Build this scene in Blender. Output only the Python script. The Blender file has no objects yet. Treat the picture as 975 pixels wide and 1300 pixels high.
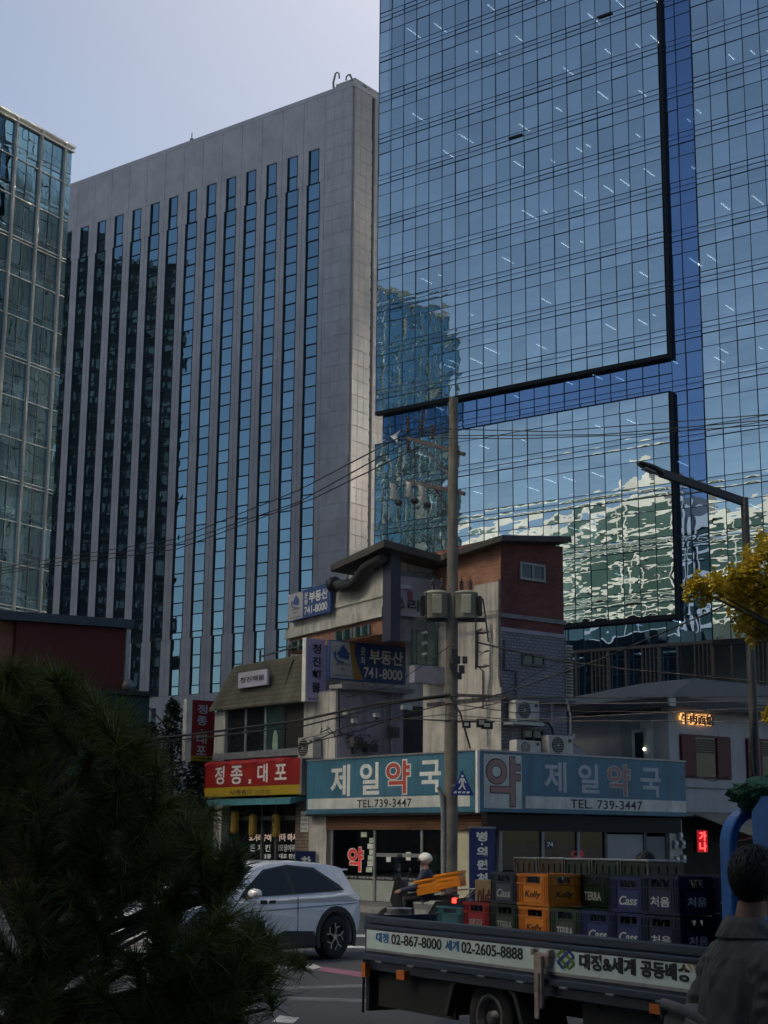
import bpy, math, random
from mathutils import Vector, Matrix, Euler
random.seed(11)
S = bpy.context.scene
COL = S.collection
R = math.radians
PI = math.pi

# ------------------------------------------------------------------ camera
cam_d = bpy.data.cameras.new('camera')
cam = bpy.data.objects.new('camera', cam_d)
COL.objects.link(cam)
S.camera = cam
PITCH, ROLL, EYE = R(12.1), 0.0091, 1.8
CAMM = Matrix.Rotation(PI/2 + PITCH, 4, 'X') @ Matrix.Rotation(ROLL, 4, 'Z')
cam.matrix_world = Matrix.Translation((0, 0, EYE)) @ CAMM
cam_d.sensor_fit = 'VERTICAL'
cam_d.sensor_height = 36.0
cam_d.lens = 54.0
cam_d.clip_start = 0.1
cam_d.clip_end = 6000
S.render.resolution_x, S.render.resolution_y = 768, 1024

# ------------------------------------------------------------------ light
SUN_AZ, SUN_EL = R(10.0), R(45.0)
w = bpy.data.worlds.new('World')
S.world = w
w.use_nodes = True
nt = w.node_tree
bg = nt.nodes['Background']
sky = nt.nodes.new('ShaderNodeTexSky')
sky.sky_type = 'NISHITA'
sky.sun_disc = False
sky.sun_elevation = SUN_EL
sky.sun_rotation = SUN_AZ
sky.air_density = 1.0
sky.dust_density = 0.8
sky.ozone_density = 0.15
nt.links.new(sky.outputs[0], bg.inputs[0])
bg.inputs[1].default_value = 0.09
sun_d = bpy.data.lights.new('sun', 'SUN')
sun_d.energy = 5.0
sun_d.angle = R(0.53)
sun_d.color = (1.0, 0.93, 0.82)
sun = bpy.data.objects.new('sun', sun_d)
COL.objects.link(sun)
sv = Vector((math.sin(SUN_AZ)*math.cos(SUN_EL), math.cos(SUN_AZ)*math.cos(SUN_EL), math.sin(SUN_EL)))
sun.rotation_euler = sv.to_track_quat('Z', 'Y').to_euler()
sun.location = (0, 0, 200)
S.view_settings.view_transform = 'Standard'
S.view_settings.look = 'None'
S.view_settings.gamma = 1.0
S.view_settings.exposure = 0.02
try:
    S.cycles.max_bounces = 10
    S.cycles.glossy_bounces = 6
    S.cycles.transparent_max_bounces = 12
    S.cycles.sample_clamp_indirect = 1500
    S.cycles.blur_glossy = 0.0
except Exception:
    pass

# ------------------------------------------------------------------ helpers
M3 = CAMM.to_3x3()
CAMP = Vector((0, 0, EYE))
def ray(px, py):                       # direction of sight towards a point of the 975 x 1300 survey photograph
    return M3 @ Vector(((px-487.5)/1950.0, -(py-650)/1950.0, -1))
def at(px, py, Y):
    d = ray(px, py)
    return CAMP + d*(Y/d.y)
def ground(px, py, z=0.0):
    d = ray(px, py)
    return CAMP + d*((z-EYE)/d.z)
class Fr:
    """A building's own axes: x along its front, y into the building, z up."""
    def __init__(s, o, deg):
        s.o = Vector((o[0], o[1], 0)); s.deg = deg; a = R(deg); s.rz = a
        s.ex = Vector((math.cos(a), math.sin(a), 0)); s.ey = Vector((-math.sin(a), math.cos(a), 0))
    def L(s, px, py, ax='y', k=0.0):
        d = ray(px, py); n = s.ey if ax == 'y' else s.ex
        t = (k-(CAMP-s.o).dot(n))/d.dot(n); p = CAMP + d*t - s.o
        return Vector((p.dot(s.ex), p.dot(s.ey), p.z))
    def W(s, x, y, z=0.0):
        return s.o + s.ex*x + s.ey*y + Vector((0, 0, z))
    def loc(s, p):
        q = Vector(p)-s.o
        return Vector((q.dot(s.ex), q.dot(s.ey), p[2]))

class MB:
    def __init__(s): s.v = []; s.f = []; s.mi = []; s.sm = []; s.m = 0
    def add(s, vs, fs, smooth=False):
        n = len(s.v); s.v.extend([tuple(v) for v in vs])
        for f in fs:
            s.f.append([i+n for i in f]); s.mi.append(s.m); s.sm.append(smooth)
        return s
    def box(s, x0, x1, y0, y1, z0, z1):
        s.add([(x0,y0,z0),(x1,y0,z0),(x1,y1,z0),(x0,y1,z0),(x0,y0,z1),(x1,y0,z1),(x1,y1,z1),(x0,y1,z1)],
              [(0,3,2,1),(4,5,6,7),(0,1,5,4),(1,2,6,5),(2,3,7,6),(3,0,4,7)]); return s
    def cbox(s, c, d, rot=None):
        x, y, z = d[0]/2, d[1]/2, d[2]/2
        vs = [Vector(p) for p in [(-x,-y,-z),(x,-y,-z),(x,y,-z),(-x,y,-z),(-x,-y,z),(x,-y,z),(x,y,z),(-x,y,z)]]
        if rot is not None: vs = [rot @ v for v in vs]
        s.add([v+Vector(c) for v in vs], [(0,3,2,1),(4,5,6,7),(0,1,5,4),(1,2,6,5),(2,3,7,6),(3,0,4,7)]); return s
    def beam(s, a, b, wd, h=None):
        a = Vector(a); b = Vector(b); h = h or wd; t = (b-a); l = t.length
        q = t.to_track_quat('Y', 'Z').to_matrix()
        return s.cbox((a+b)/2, (wd, l, h), q)
    def prism(s, poly, ax, a, b, smooth=False):
        n = len(poly)
        def P(p, k): return (k,p[0],p[1]) if ax == 'x' else ((p[0],k,p[1]) if ax == 'y' else (p[0],p[1],k))
        vs = [P(p,a) for p in poly]+[P(p,b) for p in poly]
        s.add(vs, [list(range(n)), list(range(2*n-1, n-1, -1))]); 
        s.add(vs, [(i,i+n,(i+1)%n+n,(i+1)%n) for i in range(n)], smooth); return s
    def tube(s, path, r, n=8, cap=True, smooth=True):
        path = [Vector(p) for p in path]; k = len(path); rs = r if isinstance(r, (list, tuple)) else [r]*k
        t0 = (path[1]-path[0]).normalized(); up = Vector((0,0,1)) if abs(t0.z) < .9 else Vector((1,0,0))
        nx = t0.cross(up).normalized(); vs = []
        for i, p in enumerate(path):
            t = (path[min(i+1,k-1)]-path[max(i-1,0)])
            if t.length < 1e-9: t = t0
            t = t.normalized(); nx = (nx-t*nx.dot(t)); nx = nx.normalized() if nx.length > 1e-6 else t.orthogonal().normalized(); ny = t.cross(nx)
            for j in range(n):
                a = 2*PI*j/n; vs.append(p+(nx*math.cos(a)+ny*math.sin(a))*rs[i])
        fs = [(i*n+j, i*n+(j+1)%n, (i+1)*n+(j+1)%n, (i+1)*n+j) for i in range(k-1) for j in range(n)]
        s.add(vs, fs, smooth)
        if cap: s.add(vs, [list(range(n-1,-1,-1)), [(k-1)*n+j for j in range(n)]])
        return s
    def lathe(s, prof, c=(0,0,0), n=20, ax='z', smooth=True, cap=True):
        c = Vector(c); vs = []
        for r_, h in prof:
            for j in range(n):
                a = 2*PI*j/n; u, v = r_*math.cos(a), r_*math.sin(a)
                vs.append(c+Vector((u,v,h) if ax == 'z' else ((h,u,v) if ax == 'x' else (v,h,u))))
        k = len(prof)
        s.add(vs, [(i*n+j, i*n+(j+1)%n, (i+1)*n+(j+1)%n, (i+1)*n+j) for i in range(k-1) for j in range(n)], smooth)
        if cap: s.add(vs, [list(range(n-1,-1,-1)), [(k-1)*n+j for j in range(n)]])
        return s
    def ell(s, c, r, nu=14, nv=9, fn=None):
        c = Vector(c); vs = []
        for i in range(nv+1):
            th = PI*i/nv
            for j in range(nu):
                ph = 2*PI*j/nu; d = Vector((math.sin(th)*math.cos(ph), math.sin(th)*math.sin(ph), math.cos(th)))
                k = fn(d) if fn else 1.0
                vs.append(c+Vector((d.x*r[0]*k, d.y*r[1]*k, d.z*r[2]*k)))
        s.add(vs, [(i*nu+j, (i+1)*nu+j, (i+1)*nu+(j+1)%nu, i*nu+(j+1)%nu) for i in range(nv) for j in range(nu)], True)
        return s
    def rings(s, rs, smooth=True, cap=True):
        n = len(rs[0]); vs = [p for r_ in rs for p in r_]
        s.add(vs, [(i*n+j, i*n+(j+1)%n, (i+1)*n+(j+1)%n, (i+1)*n+j) for i in range(len(rs)-1) for j in range(n)], smooth)
        if cap: s.add(vs, [list(range(n-1,-1,-1)), [(len(rs)-1)*n+j for j in range(n)]])
        return s
    def mesh(s, name, mats):
        me = bpy.data.meshes.new(name); me.from_pydata(s.v, [], s.f)
        for m in (mats if isinstance(mats, (list, tuple)) else [mats]): me.materials.append(m)
        me.polygons.foreach_set('material_index', s.mi); me.polygons.foreach_set('use_smooth', s.sm)
        me.update(); return me
    def build(s, name, mats, parent=None, bevel=0.0, seg=2, kind=None, weld=False):
        o = link(name, s.mesh(name, mats), parent)
        if weld: o.modifiers.new('weld', 'WELD').merge_threshold = .0005
        if bevel:
            b = o.modifiers.new('bevel', 'BEVEL'); b.width = bevel; b.segments = seg; b.limit_method = 'ANGLE'; b.angle_limit = R(35)
        if kind: o['kind'] = kind
        return o

def link(name, me, parent=None):
    o = bpy.data.objects.new(name, me); COL.objects.link(o)
    if parent: o.parent = parent
    return o
def tag(o, label=None, cat=None, group=None, kind=None):
    for k, v in (('label', label), ('category', cat), ('group', group), ('kind', kind)):
        if v: o[k] = v
    return o
def thing(name, label, cat, loc=(0,0,0), rz=0.0, group=None):
    o = bpy.data.objects.new(name, None); COL.objects.link(o)
    o.location = loc; o.rotation_euler = (0, 0, rz); o.empty_display_size = .2
    return tag(o, label, cat, group)
def dup(root, loc, rz, label, group=None):
    r = root.copy(); COL.objects.link(r); r.location = loc; r.rotation_euler = (0, 0, rz); r['label'] = label
    if group: r['group'] = group
    for ch in list(root.children):
        c = ch.copy(); COL.objects.link(c); c.parent = r
        for g in list(ch.children):
            d = g.copy(); COL.objects.link(d); d.parent = c
    return r
def pieces(name, me, parent, trs, limit=300, rest='remaining'):
    """trs: (loc, scale, rot_euler) most visible first; the first LIMIT are parts, the rest one joined part."""
    for loc, sc, ro in trs[:limit]:
        o = link(name, me, parent); o.location = loc; o.scale = sc
        if ro: o.rotation_euler = ro
    if len(trs) > limit:
        mb = MB(); vs = [v.co.copy() for v in me.vertices]; fs = [list(p.vertices) for p in me.polygons]
        for loc, sc, ro in trs[limit:]:
            m = Matrix.LocRotScale(Vector(loc), Euler(ro or (0,0,0)), Vector(sc))
            mb.add([m @ v for v in vs], fs, me.polygons[0].use_smooth)
        mb.build(name+'_grid', list(me.materials), parent, kind='stuff')

# ------------------------------------------------------------------ materials
MATS = {}
def nodes(name):
    m = bpy.data.materials.new(name); m.use_nodes = True; t = m.node_tree
    return m, t, t.nodes['Principled BSDF'], t.nodes['Material Output']
def N(t, typ, **kw):
    n = t.nodes.new(typ)
    for k, v in kw.items():
        if k.startswith('i_'): n.inputs[k[2:].replace('_', ' ')].default_value = v
        else: setattr(n, k, v)
    return n
def posn(t, scale=(1,1,1), obj=False):
    g = N(t, 'ShaderNodeTexCoord').outputs['Object'] if obj else N(t, 'ShaderNodeNewGeometry').outputs['Position']
    mp = N(t, 'ShaderNodeMapping'); mp.inputs['Scale'].default_value = scale
    t.links.new(g, mp.inputs[0]); return mp.outputs[0]
def c4(c): return (c[0], c[1], c[2], 1.0)
def mul(c, k): return tuple(min(1.0, x*k) for x in c[:3])
def mat(name, col, rough=.6, metal=0.0, var=.18, vs=3.0, bump=0.0, bs=40.0, streak=None, spots=None, coat=0.0, spec=.5, emit=0.0, trans=0.0, stretch=None):
    if name in MATS: return MATS[name]
    m, t, p, out = nodes(name); L = t.links.new
    p.inputs['Roughness'].default_value = rough; p.inputs['Metallic'].default_value = metal
    p.inputs['Specular IOR Level'].default_value = spec
    if coat: p.inputs['Coat Weight'].default_value = coat; p.inputs['Coat Roughness'].default_value = .06
    no = N(t, 'ShaderNodeTexNoise', i_Scale=vs, i_Detail=7.0, i_Roughness=.62)
    L(posn(t, stretch or (1,1,1)), no.inputs['Vector'])
    rp = N(t, 'ShaderNodeValToRGB'); rp.color_ramp.elements[0].position = .3; rp.color_ramp.elements[1].position = .72
    rp.color_ramp.elements[0].color = c4(mul(col, 1-var)); rp.color_ramp.elements[1].color = c4(mul(col, 1+var))
    L(no.outputs['Fac'], rp.inputs[0]); c = rp.outputs[0]
    for (spec_, sc, lo, hi) in (((streak, (2.2,2.2,.22), .48, .78),) if streak else ()) + (((spots, (1,1,1), .5, .72),) if spots else ()):
        n2 = N(t, 'ShaderNodeTexNoise', i_Scale=1.6, i_Detail=9.0, i_Roughness=.7)
        L(posn(t, sc), n2.inputs['Vector'])
        r2 = N(t, 'ShaderNodeMapRange'); r2.inputs[1].default_value = lo; r2.inputs[2].default_value = hi; r2.inputs[4].default_value = spec_[1]
        L(n2.outputs['Fac'], r2.inputs[0])
        mx = N(t, 'ShaderNodeMix', data_type='RGBA'); L(r2.outputs[0], mx.inputs[0]); L(c, mx.inputs[6]); mx.inputs[7].default_value = c4(spec_[0]); c = mx.outputs[2]
    L(c, p.inputs['Base Color'])
    if emit:
        p.inputs['Emission Color'].default_value = c4(col); p.inputs['Emission Strength'].default_value = emit
    if rough < .95:
        rr = N(t, 'ShaderNodeMapRange'); rr.inputs[3].default_value = max(.02, rough-.08); rr.inputs[4].default_value = min(1, rough+.1)
        L(no.outputs['Fac'], rr.inputs[0]); L(rr.outputs[0], p.inputs['Roughness'])
    if bump:
        n3 = N(t, 'ShaderNodeTexNoise', i_Scale=bs, i_Detail=5.0); L(posn(t), n3.inputs['Vector'])
        b = N(t, 'ShaderNodeBump', i_Strength=bump, i_Distance=.02); L(n3.outputs['Fac'], b.inputs['Height']); L(b.outputs[0], p.inputs['Normal'])
    if trans: p.inputs['Transmission Weight'].default_value = trans
    MATS[name] = m; return m
def bricks(name, c1, c2, mortar, bw, bh, ax='xz', gap=.012, bump=.5, var=.5, offs=.5, rough=.85, streak=None):
    if name in MATS: return MATS[name]
    m, t, p, out = nodes(name); L = t.links.new
    sp = N(t, 'ShaderNodeSeparateXYZ'); L(N(t, 'ShaderNodeTexCoord').outputs['Object'], sp.inputs[0])
    cb = N(t, 'ShaderNodeCombineXYZ'); L(sp.outputs[ax[0].upper()], cb.inputs[0]); L(sp.outputs[ax[1].upper()], cb.inputs[1])
    b = N(t, 'ShaderNodeTexBrick', offset=offs); L(cb.outputs[0], b.inputs[0])
    for k, v in (('Color1', c4(c1)), ('Color2', c4(c2)), ('Mortar', c4(mortar)), ('Scale', 1.0), ('Mortar Size', gap), ('Mortar Smooth', .2), ('Bias', 0.0), ('Brick Width', bw), ('Row Height', bh)): b.inputs[k].default_value = v
    no = N(t, 'ShaderNodeTexNoise', i_Scale=1.3, i_Detail=8.0, i_Roughness=.7); L(posn(t, (1,1,.5)), no.inputs['Vector'])
    r2 = N(t, 'ShaderNodeMapRange'); r2.inputs[1].default_value = .3; r2.inputs[2].default_value = .75; r2.inputs[3].default_value = 1-var; r2.inputs[4].default_value = 1+var*.5
    L(no.outputs['Fac'], r2.inputs[0])
    mx = N(t, 'ShaderNodeMix', data_type='RGBA', blend_type='MULTIPLY'); mx.inputs[0].default_value = 1.0; L(b.outputs['Color'], mx.inputs[6])
    L(r2.outputs[0], mx.inputs[7]); L(mx.outputs[2], p.inputs['Base Color'])
    bp = N(t, 'ShaderNodeBump', i_Strength=bump, i_Distance=.01); bp.invert = True; L(b.outputs['Fac'], bp.inputs['Height']); L(bp.outputs[0], p.inputs['Normal'])
    p.inputs['Roughness'].default_value = rough
    MATS[name] = m; return m
def mirror_glass(name, tint, trans, k, rough=0.0, wave=.05, ws=.55, wz=1.0, base=None, vary=0.0):
    """Coated facade glass: part mirror, part tinted see-through (or a dark backing), slightly wavy."""
    if name in MATS: return MATS[name]
    m, t, p, out = nodes(name); L = t.links.new; t.nodes.remove(p)
    g = N(t, 'ShaderNodeBsdfGlossy'); g.inputs['Color'].default_value = c4(tint); g.inputs['Roughness'].default_value = rough
    if vary:
        oi = N(t, 'ShaderNodeObjectInfo'); gi = N(t, 'ShaderNodeNewGeometry')
        sm_ = N(t, 'ShaderNodeMath', operation='ADD'); L(oi.outputs['Random'], sm_.inputs[0]); L(gi.outputs['Random Per Island'], sm_.inputs[1])
        fr = N(t, 'ShaderNodeMath', operation='FRACT'); L(sm_.outputs[0], fr.inputs[0])
        mr = N(t, 'ShaderNodeMapRange'); mr.inputs[3].default_value = 1-vary; mr.inputs[4].default_value = 1+vary*.4; L(fr.outputs[0], mr.inputs[0])
        mc = N(t, 'ShaderNodeVectorMath', operation='SCALE'); mc.inputs[0].default_value = tint[:3]; L(mr.outputs[0], mc.inputs['Scale']); L(mc.outputs[0], g.inputs['Color'])
    if base is not None:
        b = N(t, 'ShaderNodeBsdfDiffuse'); b.inputs['Color'].default_value = c4(base)
    else:
        b = N(t, 'ShaderNodeBsdfTransparent'); b.inputs['Color'].default_value = c4(trans)
    mx = N(t, 'ShaderNodeMixShader'); mx.inputs[0].default_value = k
    L(b.outputs[0], mx.inputs[1]); L(g.outputs[0], mx.inputs[2]); L(mx.outputs[0], out.inputs['Surface'])
    if wave:
        n3 = N(t, 'ShaderNodeTexNoise', i_Scale=ws, i_Detail=1.5, i_Roughness=.45); L(posn(t, (1,1,wz)), n3.inputs['Vector'])
        bp = N(t, 'ShaderNodeBump', i_Strength=1.0, i_Distance=wave); L(n3.outputs['Fac'], bp.inputs['Height']); L(bp.outputs[0], g.inputs['Normal'])
    MATS[name] = m; return m
def emis(name, col, k):
    if name in MATS: return MATS[name]
    m, t, p, out = nodes(name); p.inputs['Base Color'].default_value = c4(mul(col, .3)); p.inputs['Emission Color'].default_value = c4(col); p.inputs['Emission Strength'].default_value = k
    MATS[name] = m; return m
def clear_glass(name, tint=(.8,.85,.85), k=.25, rough=.02):
    return mirror_glass(name, (1,1,1), tint, k, rough, wave=.004, ws=1.2)

# ------------------------------------------------------------------ lettering
TXT = {}
def text_mesh(body, bold, shear=0.0, ext=.0, align='LEFT', sp=1.0):
    key = (body, bold, shear, align, sp)
    if key in TXT: return TXT[key]
    c = bpy.data.curves.new('lettering', 'FONT'); c.body = body; c.resolution_u = 4; c.offset = bold; c.shear = shear; c.align_x = align; c.space_character = sp
    o = bpy.data.objects.new('lettering', c)
    me = bpy.data.meshes.new_from_object(o); bpy.data.objects.remove(o); bpy.data.curves.remove(c)
    TXT[key] = me; return me
def text(body, m, parent, x0, x1, z0, z1, face='y', k=0.0, bold=.02, shear=0.0, depth=.004, name='lettering', sp=1.0, flip=False, M=None):
    """Raised letters filling x0..x1, z0..z1 on the plane y = k facing -y (face 'y'), or y0..y1 on x = k facing -x (face 'x', read from far y to near y)."""
    src = text_mesh(body, bold, shear, sp=sp); vs = [v.co for v in src.vertices]
    ax, bx = min(v.x for v in vs), max(v.x for v in vs); ay, by = min(v.y for v in vs), max(v.y for v in vs)
    mb = MB(); n = len(vs); out = []
    for d in (0.0, depth):
        for v in vs:
            u = (v.x-ax)/(bx-ax); q = (v.y-ay)/(by-ay)
            p = x0+(x1-x0)*u; z = z0+(z1-z0)*q
            if face == 'y': out.append(Vector((p, k-d, z)))
            elif face == 'x': out.append(Vector((k-d, p, z)))
            elif face == '+y': out.append(Vector((p, k+d, z)))
    fs = [list(p.vertices) for p in src.polygons]
    fr = [[i+n for i in f] for f in fs]
    mb.add(out, fr)
    cnt = {}
    for f in fs:
        for i in range(len(f)):
            a, b = f[i], f[(i+1) % len(f)]; cnt[(a, b)] = 1
    sd = [(a, b, b+n, a+n) for (a, b) in cnt if (b, a) not in cnt]
    mb.add(out, sd)
    if M is not None: mb.v = [tuple(M @ Vector(v)) for v in mb.v]
    return mb.build(name, m, parent)
# ------------------------------------------------------------------ palette
m_asph = mat('asphalt', (.062,.063,.068), .82, var=.35, vs=.6, bump=.5, bs=90, spots=((.035,.035,.037), .7))
m_pave = bricks('paving', (.22,.21,.20), (.17,.165,.16), (.09,.09,.09), .4, .4, 'xy')
m_white = mat('white_paint', (.72,.72,.70), .6, var=.15, vs=6)
m_roadw = mat('road_paint', (.55,.55,.53), .7, var=.35, vs=5, spots=((.1,.1,.1), .8))
m_roadp = mat('pink_road_paint', (.30,.12,.17), .75, var=.3, vs=4, spots=((.08,.07,.07), .8))
m_kerb = mat('kerb_granite', (.26,.255,.25), .8, var=.25, vs=9, bump=.3)
m_dark = mat('dark_recess', (.012,.012,.013), .7, var=.2)
m_black = mat('black_plastic', (.02,.02,.022), .45, var=.25, vs=14)
m_rubber = mat('rubber', (.018,.018,.019), .85, var=.3, vs=12, bump=.2)
m_chrome = mat('steel', (.45,.45,.45), .3, 1.0, var=.2, vs=12)
m_galv = mat('galvanised', (.33,.34,.35), .5, .7, var=.3, vs=8)
m_grimy = mat('grimy_metal', (.10,.10,.105), .6, .3, var=.4, vs=6, streak=((.03,.028,.025), .6))

# ------------------------------------------------------------------ ground
def sheet(name, x0, x1, y0, y1, z, m, nx=1, ny=1):
    mb = MB(); mb.add([(x0,y0,z),(x1,y0,z),(x1,y1,z),(x0,y1,z)], [(0,1,2,3)])
    o = mb.build(name, m); o['kind'] = 'structure'; return o
K = Fr((2.46, 40), 37)                 # corner building: x along the right-hand front, y along the left-hand front
sheet('ground', -2500, 2500, -1500, 2500, 0.0, mat('city_ground', (.20,.19,.18), .9, var=.3, vs=.05))
sheet('road', -70, 40, 2.0, 60, .004, m_asph)
# pavement round the corner building, with a granite kerb
def pav(name, poly, z, m):
    mb = MB(); mb.prism([(K.W(x,y).x, K.W(x,y).y) for x, y in poly], 'z', .003, z); o = mb.build(name, m); o['kind'] = 'structure'; return o
pav('pavement', [(-1.5,-2.3),(30,-2.3),(30,14),(30,40),(-1.5,40)], .15, bricks('paving_slabs', (.20,.195,.19), (.155,.15,.145), (.07,.07,.07), .4, .4, 'xy'))
mb = MB()
for k in range(28): mb.prism([(K.W(x,y).x, K.W(x,y).y) for x, y in [(-1.5+k*1.1,-2.55),(-1.5+k*1.1+1.085,-2.55),(-1.5+k*1.1+1.085,-2.303),(-1.5+k*1.1,-2.303)]], 'z', .003, .147)
for k in range(38): mb.prism([(K.W(x,y).x, K.W(x,y).y) for x, y in [(-1.75,-2.3+k*1.1),(-1.503,-2.3+k*1.1),(-1.503,-2.3+k*1.1+1.085),(-1.75,-2.3+k*1.1+1.085)]], 'z', .003, .147)
mb.build('kerb', m_kerb)['kind'] = 'structure'
# near pavement under the pine and the walker
sheet('near_pavement', -30, 30, -12, 2.0, .01, m_pave)
# markings
def mark(name, pts, m, z=.008):
    mb = MB(); mb.add([(p.x, p.y, z) for p in pts], [tuple(range(len(pts)))]); mb.build(name, m)['kind'] = 'structure'
g = lambda x, y: ground(x, y, 0)
mark('road_arrow', [g(350,1226),g(396,1226.5),g(397,1224),g(408,1228.5),g(398,1231.5),g(393,1229.5),g(350,1230)], m_roadw)
mark('pink_guide_line', [g(408,1228),g(470,1236),g(472,1243),g(404,1233)], m_roadp)
mark('lane_line', [g(425,1186.5),g(500,1187.5),g(500,1190.5),g(424,1189.5)], m_roadw)
mark('lane_line', [g(430,1201),g(470,1202),g(470,1204.5),g(430,1203.5)], m_roadw)
mark('lane_line', [g(330,1254),g(475,1250),g(475,1253),g(330,1258)], mat('worn_road_paint', (.16,.16,.16), .8, var=.5, vs=3, spots=((.07,.07,.07), .8)))
mark('lane_line', [g(365,1266),g(490,1270),g(490,1274),g(365,1270)], MATS['worn_road_paint'])
mark('crossing_stripe', [g(355,1290),g(380,1293),g(372,1300),g(345,1298)], m_roadw)

# ------------------------------------------------------------------ pane mesh: unit square, slightly pillowed, facing -y
def pane_mesh(name, m, bulge, nx=4, nz=4, edge=.02):
    mb = MB(); vs = []; 
    for j in range(nz+1):
        for i in range(nx+1):
            x, z = i/nx, j/nz
            vs.append((x, -edge - bulge*(1-(2*x-1)**2)*(1-(2*z-1)**2), z))
    mb.add(vs, [(j*(nx+1)+i, j*(nx+1)+i+1, (j+1)*(nx+1)+i+1, (j+1)*(nx+1)+i) for j in range(nz) for i in range(nx)], True)
    return mb.mesh(name, m)

# ------------------------------------------------------------------ blue glass tower
T = Fr((-.8, 140), -37.2)
tower = thing('glass_tower', 'tall blue glass office tower with projecting framed curtain wall filling the top right', 'tower', T.o, T.rz)
m_tg = mirror_glass('tower_glass', (.86,.98,1.0), (.36,.46,.52), .88, wave=.0075, ws=.62, wz=2.3, vary=.14)
m_rg = mirror_glass('recess_glass', (.40,.58,.90), (.08,.13,.22), .70, wave=.01, ws=.42)
m_lg = mirror_glass('side_glass', (.97,.95,.90), (.2,.2,.2), .95, rough=.155, base=(.3,.3,.3), wave=.05, ws=.25, wz=.35)
m_mul = mat('dark_mullion', (.028,.045,.07), .45, .3, var=.15)
m_soff = mat('dark_soffit', (.018,.018,.02), .7, var=.2)
m_int = mat('office_interior', (.20,.23,.25), .8, var=.35, vs=.35)
m_ceil = mat('office_ceiling', (.42,.46,.48), .8, var=.2, vs=.4)
DR = .48
TOP, PITCHX, FL = 190.0, 1.52, 4.36
cols = [-.06+PITCHX*k for k in range(21)]
zb = [42.62+FL*k for k in range(-9, 11)]
GT = 86.0
p_t = pane_mesh('glass_pane', m_tg, .008); p_r = pane_mesh('recess_pane', m_rg, .006)
rnd = random.Random(3)
big, small, rec = [], [], []
def rows(z):                            # rows of one storey, from its floor line z downward: (z0, z1, is vision pane)
    return [(z-1.16, z, False), (z-1.16-2.23, z-1.16, True), (z-3.87, z-3.39, False), (z-FL, z-3.87, False)]
def panes(x0, x1, zlo, zhi, y, lst_big, lst_small):
    for z in zb:
        for a, b, vis in rows(z):
            a2, b2 = max(a, zlo), min(b, zhi)
            if b2-a2 < .15: continue
            t = ((x0+.03, y, a2+.03), (x1-x0-.06, rnd.choice((1,.6,-.8,1.3,.3)), b2-a2-.06), (rnd.gauss(0,.0022), 0, rnd.gauss(0,.0026)))
            (lst_big if vis else lst_small).append(t)
for i in range(20):
    panes(cols[i], cols[i+1], 41.5, GT, 0, big, small)
    panes(cols[i], cols[i+1], 19.75, 38.2, 0, big, small)
rx = [33.5+PITCHX*k for k in range(28)]
for i in range(27): panes(rx[i], rx[i+1], 17.3, GT, 0, big, small)
big.sort(key=lambda t: (not (t[0][0] < 41 and 19 < t[0][2] < 84), -t[0][0]*.02+abs(t[0][2]-45)*.01))
pieces('glass_pane', p_t, tower, big, 200)
pieces('spandrel_pane', p_t, tower, sorted(small, key=lambda t: (not (t[0][0] < 41 and 19 < t[0][2] < 84), -t[1][2])), 90)
for i in range(2): panes((30.46, 31.74)[i], (31.74, 33.2)[i], 17.4, GT, DR+.03, rec, rec)
for i in range(20):
    panes(cols[i]+.4 if i == 0 else cols[i]+.45, cols[i+1]+.45 if i < 19 else 30.46, 38.2, 41.5, DR+.03, rec, rec)
    panes(cols[i]+.4 if i == 0 else cols[i]+.45, cols[i+1]+.45 if i < 19 else 30.46, 4, 19.75, DR+.03, rec, rec)
pieces('recess_pane', p_r, tower, sorted(rec, key=lambda t: (t[0][2] > 80, -t[1][2]*t[1][0])), 110)
mb = MB()                               # the grid of bars between the panes
for i, x in enumerate(cols):
    for z0, z1 in ((41.5, TOP), (19.75, 38.2)): mb.box(x-.022, x+.022, -.05, .10, z0, min(z1, GT))
for x in rx: mb.box(x-.023, x+.023, -.05, .10, 17.3, GT)
for z in zb:
    for dz, h in ((0, .036), (1.16, .02), (3.39, .018), (3.87, .018)):
        for x0, x1, z0, z1 in ((cols[0], cols[20], 41.5, TOP), (cols[0], cols[20], 19.75, 38.2), (rx[0], rx[-1], 17.3, TOP)):
            if z0 < z-dz-h and z-dz+h < min(z1, GT): mb.box(x0+.024, x1-.024, -.047, .097, z-dz-h, z-dz+h)
        if dz in (0, 1.16) and 18 < z-dz < TOP-1: mb.box(30.5, 33.2, DR-.02, DR+.09, z-dz-h, z-dz+h)
for x in (31.74,): mb.box(x-.03, x+.03, DR-.03, DR+.1, 4, TOP)
for x in cols[1:20]:
    mb.box(x+.42, x+.48, DR-.03, DR+.1, 38.2, 41.5); mb.box(x+.42, x+.48, DR-.03, DR+.1, 4, 19.75)
mb.box(cols[0]+.45, 30.46, DR-.02, DR+.09, 39.9, 39.98)
mb.build('mullion_grid', m_mul, tower, kind='stuff')
mb = MB(); mb.box(30.46, 30.56, -.08, DR-.02, 41.1, TOP); mb.build('corner_fin', m_soff, tower)
mb = MB(); mb.box(30.46, 30.56, -.08, DR-.02, 19.3, 38.25); mb.build('corner_fin', m_soff, tower)
mb = MB(); mb.box(-.1, 30.46, -.10, DR-.02, 41.15, 41.5); mb.build('soffit', m_soff, tower)
mb = MB(); mb.box(-.1, 30.46, -.10, DR-.02, 19.4, 19.75); mb.build('soffit', m_soff, tower)
mb = MB(); mb.box(-.1, 30.46, -.08, DR-.02, 38.2, 38.3); mb.build('cap_flashing', m_mul, tower)
mb = MB(); mb.box(33.3, 75, .1, DR, 17.0, 17.3); mb.build('soffit', m_soff, tower)
for x in (31.4, 32.6):                  # opened vents showing as dark slots
    pass
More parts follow.
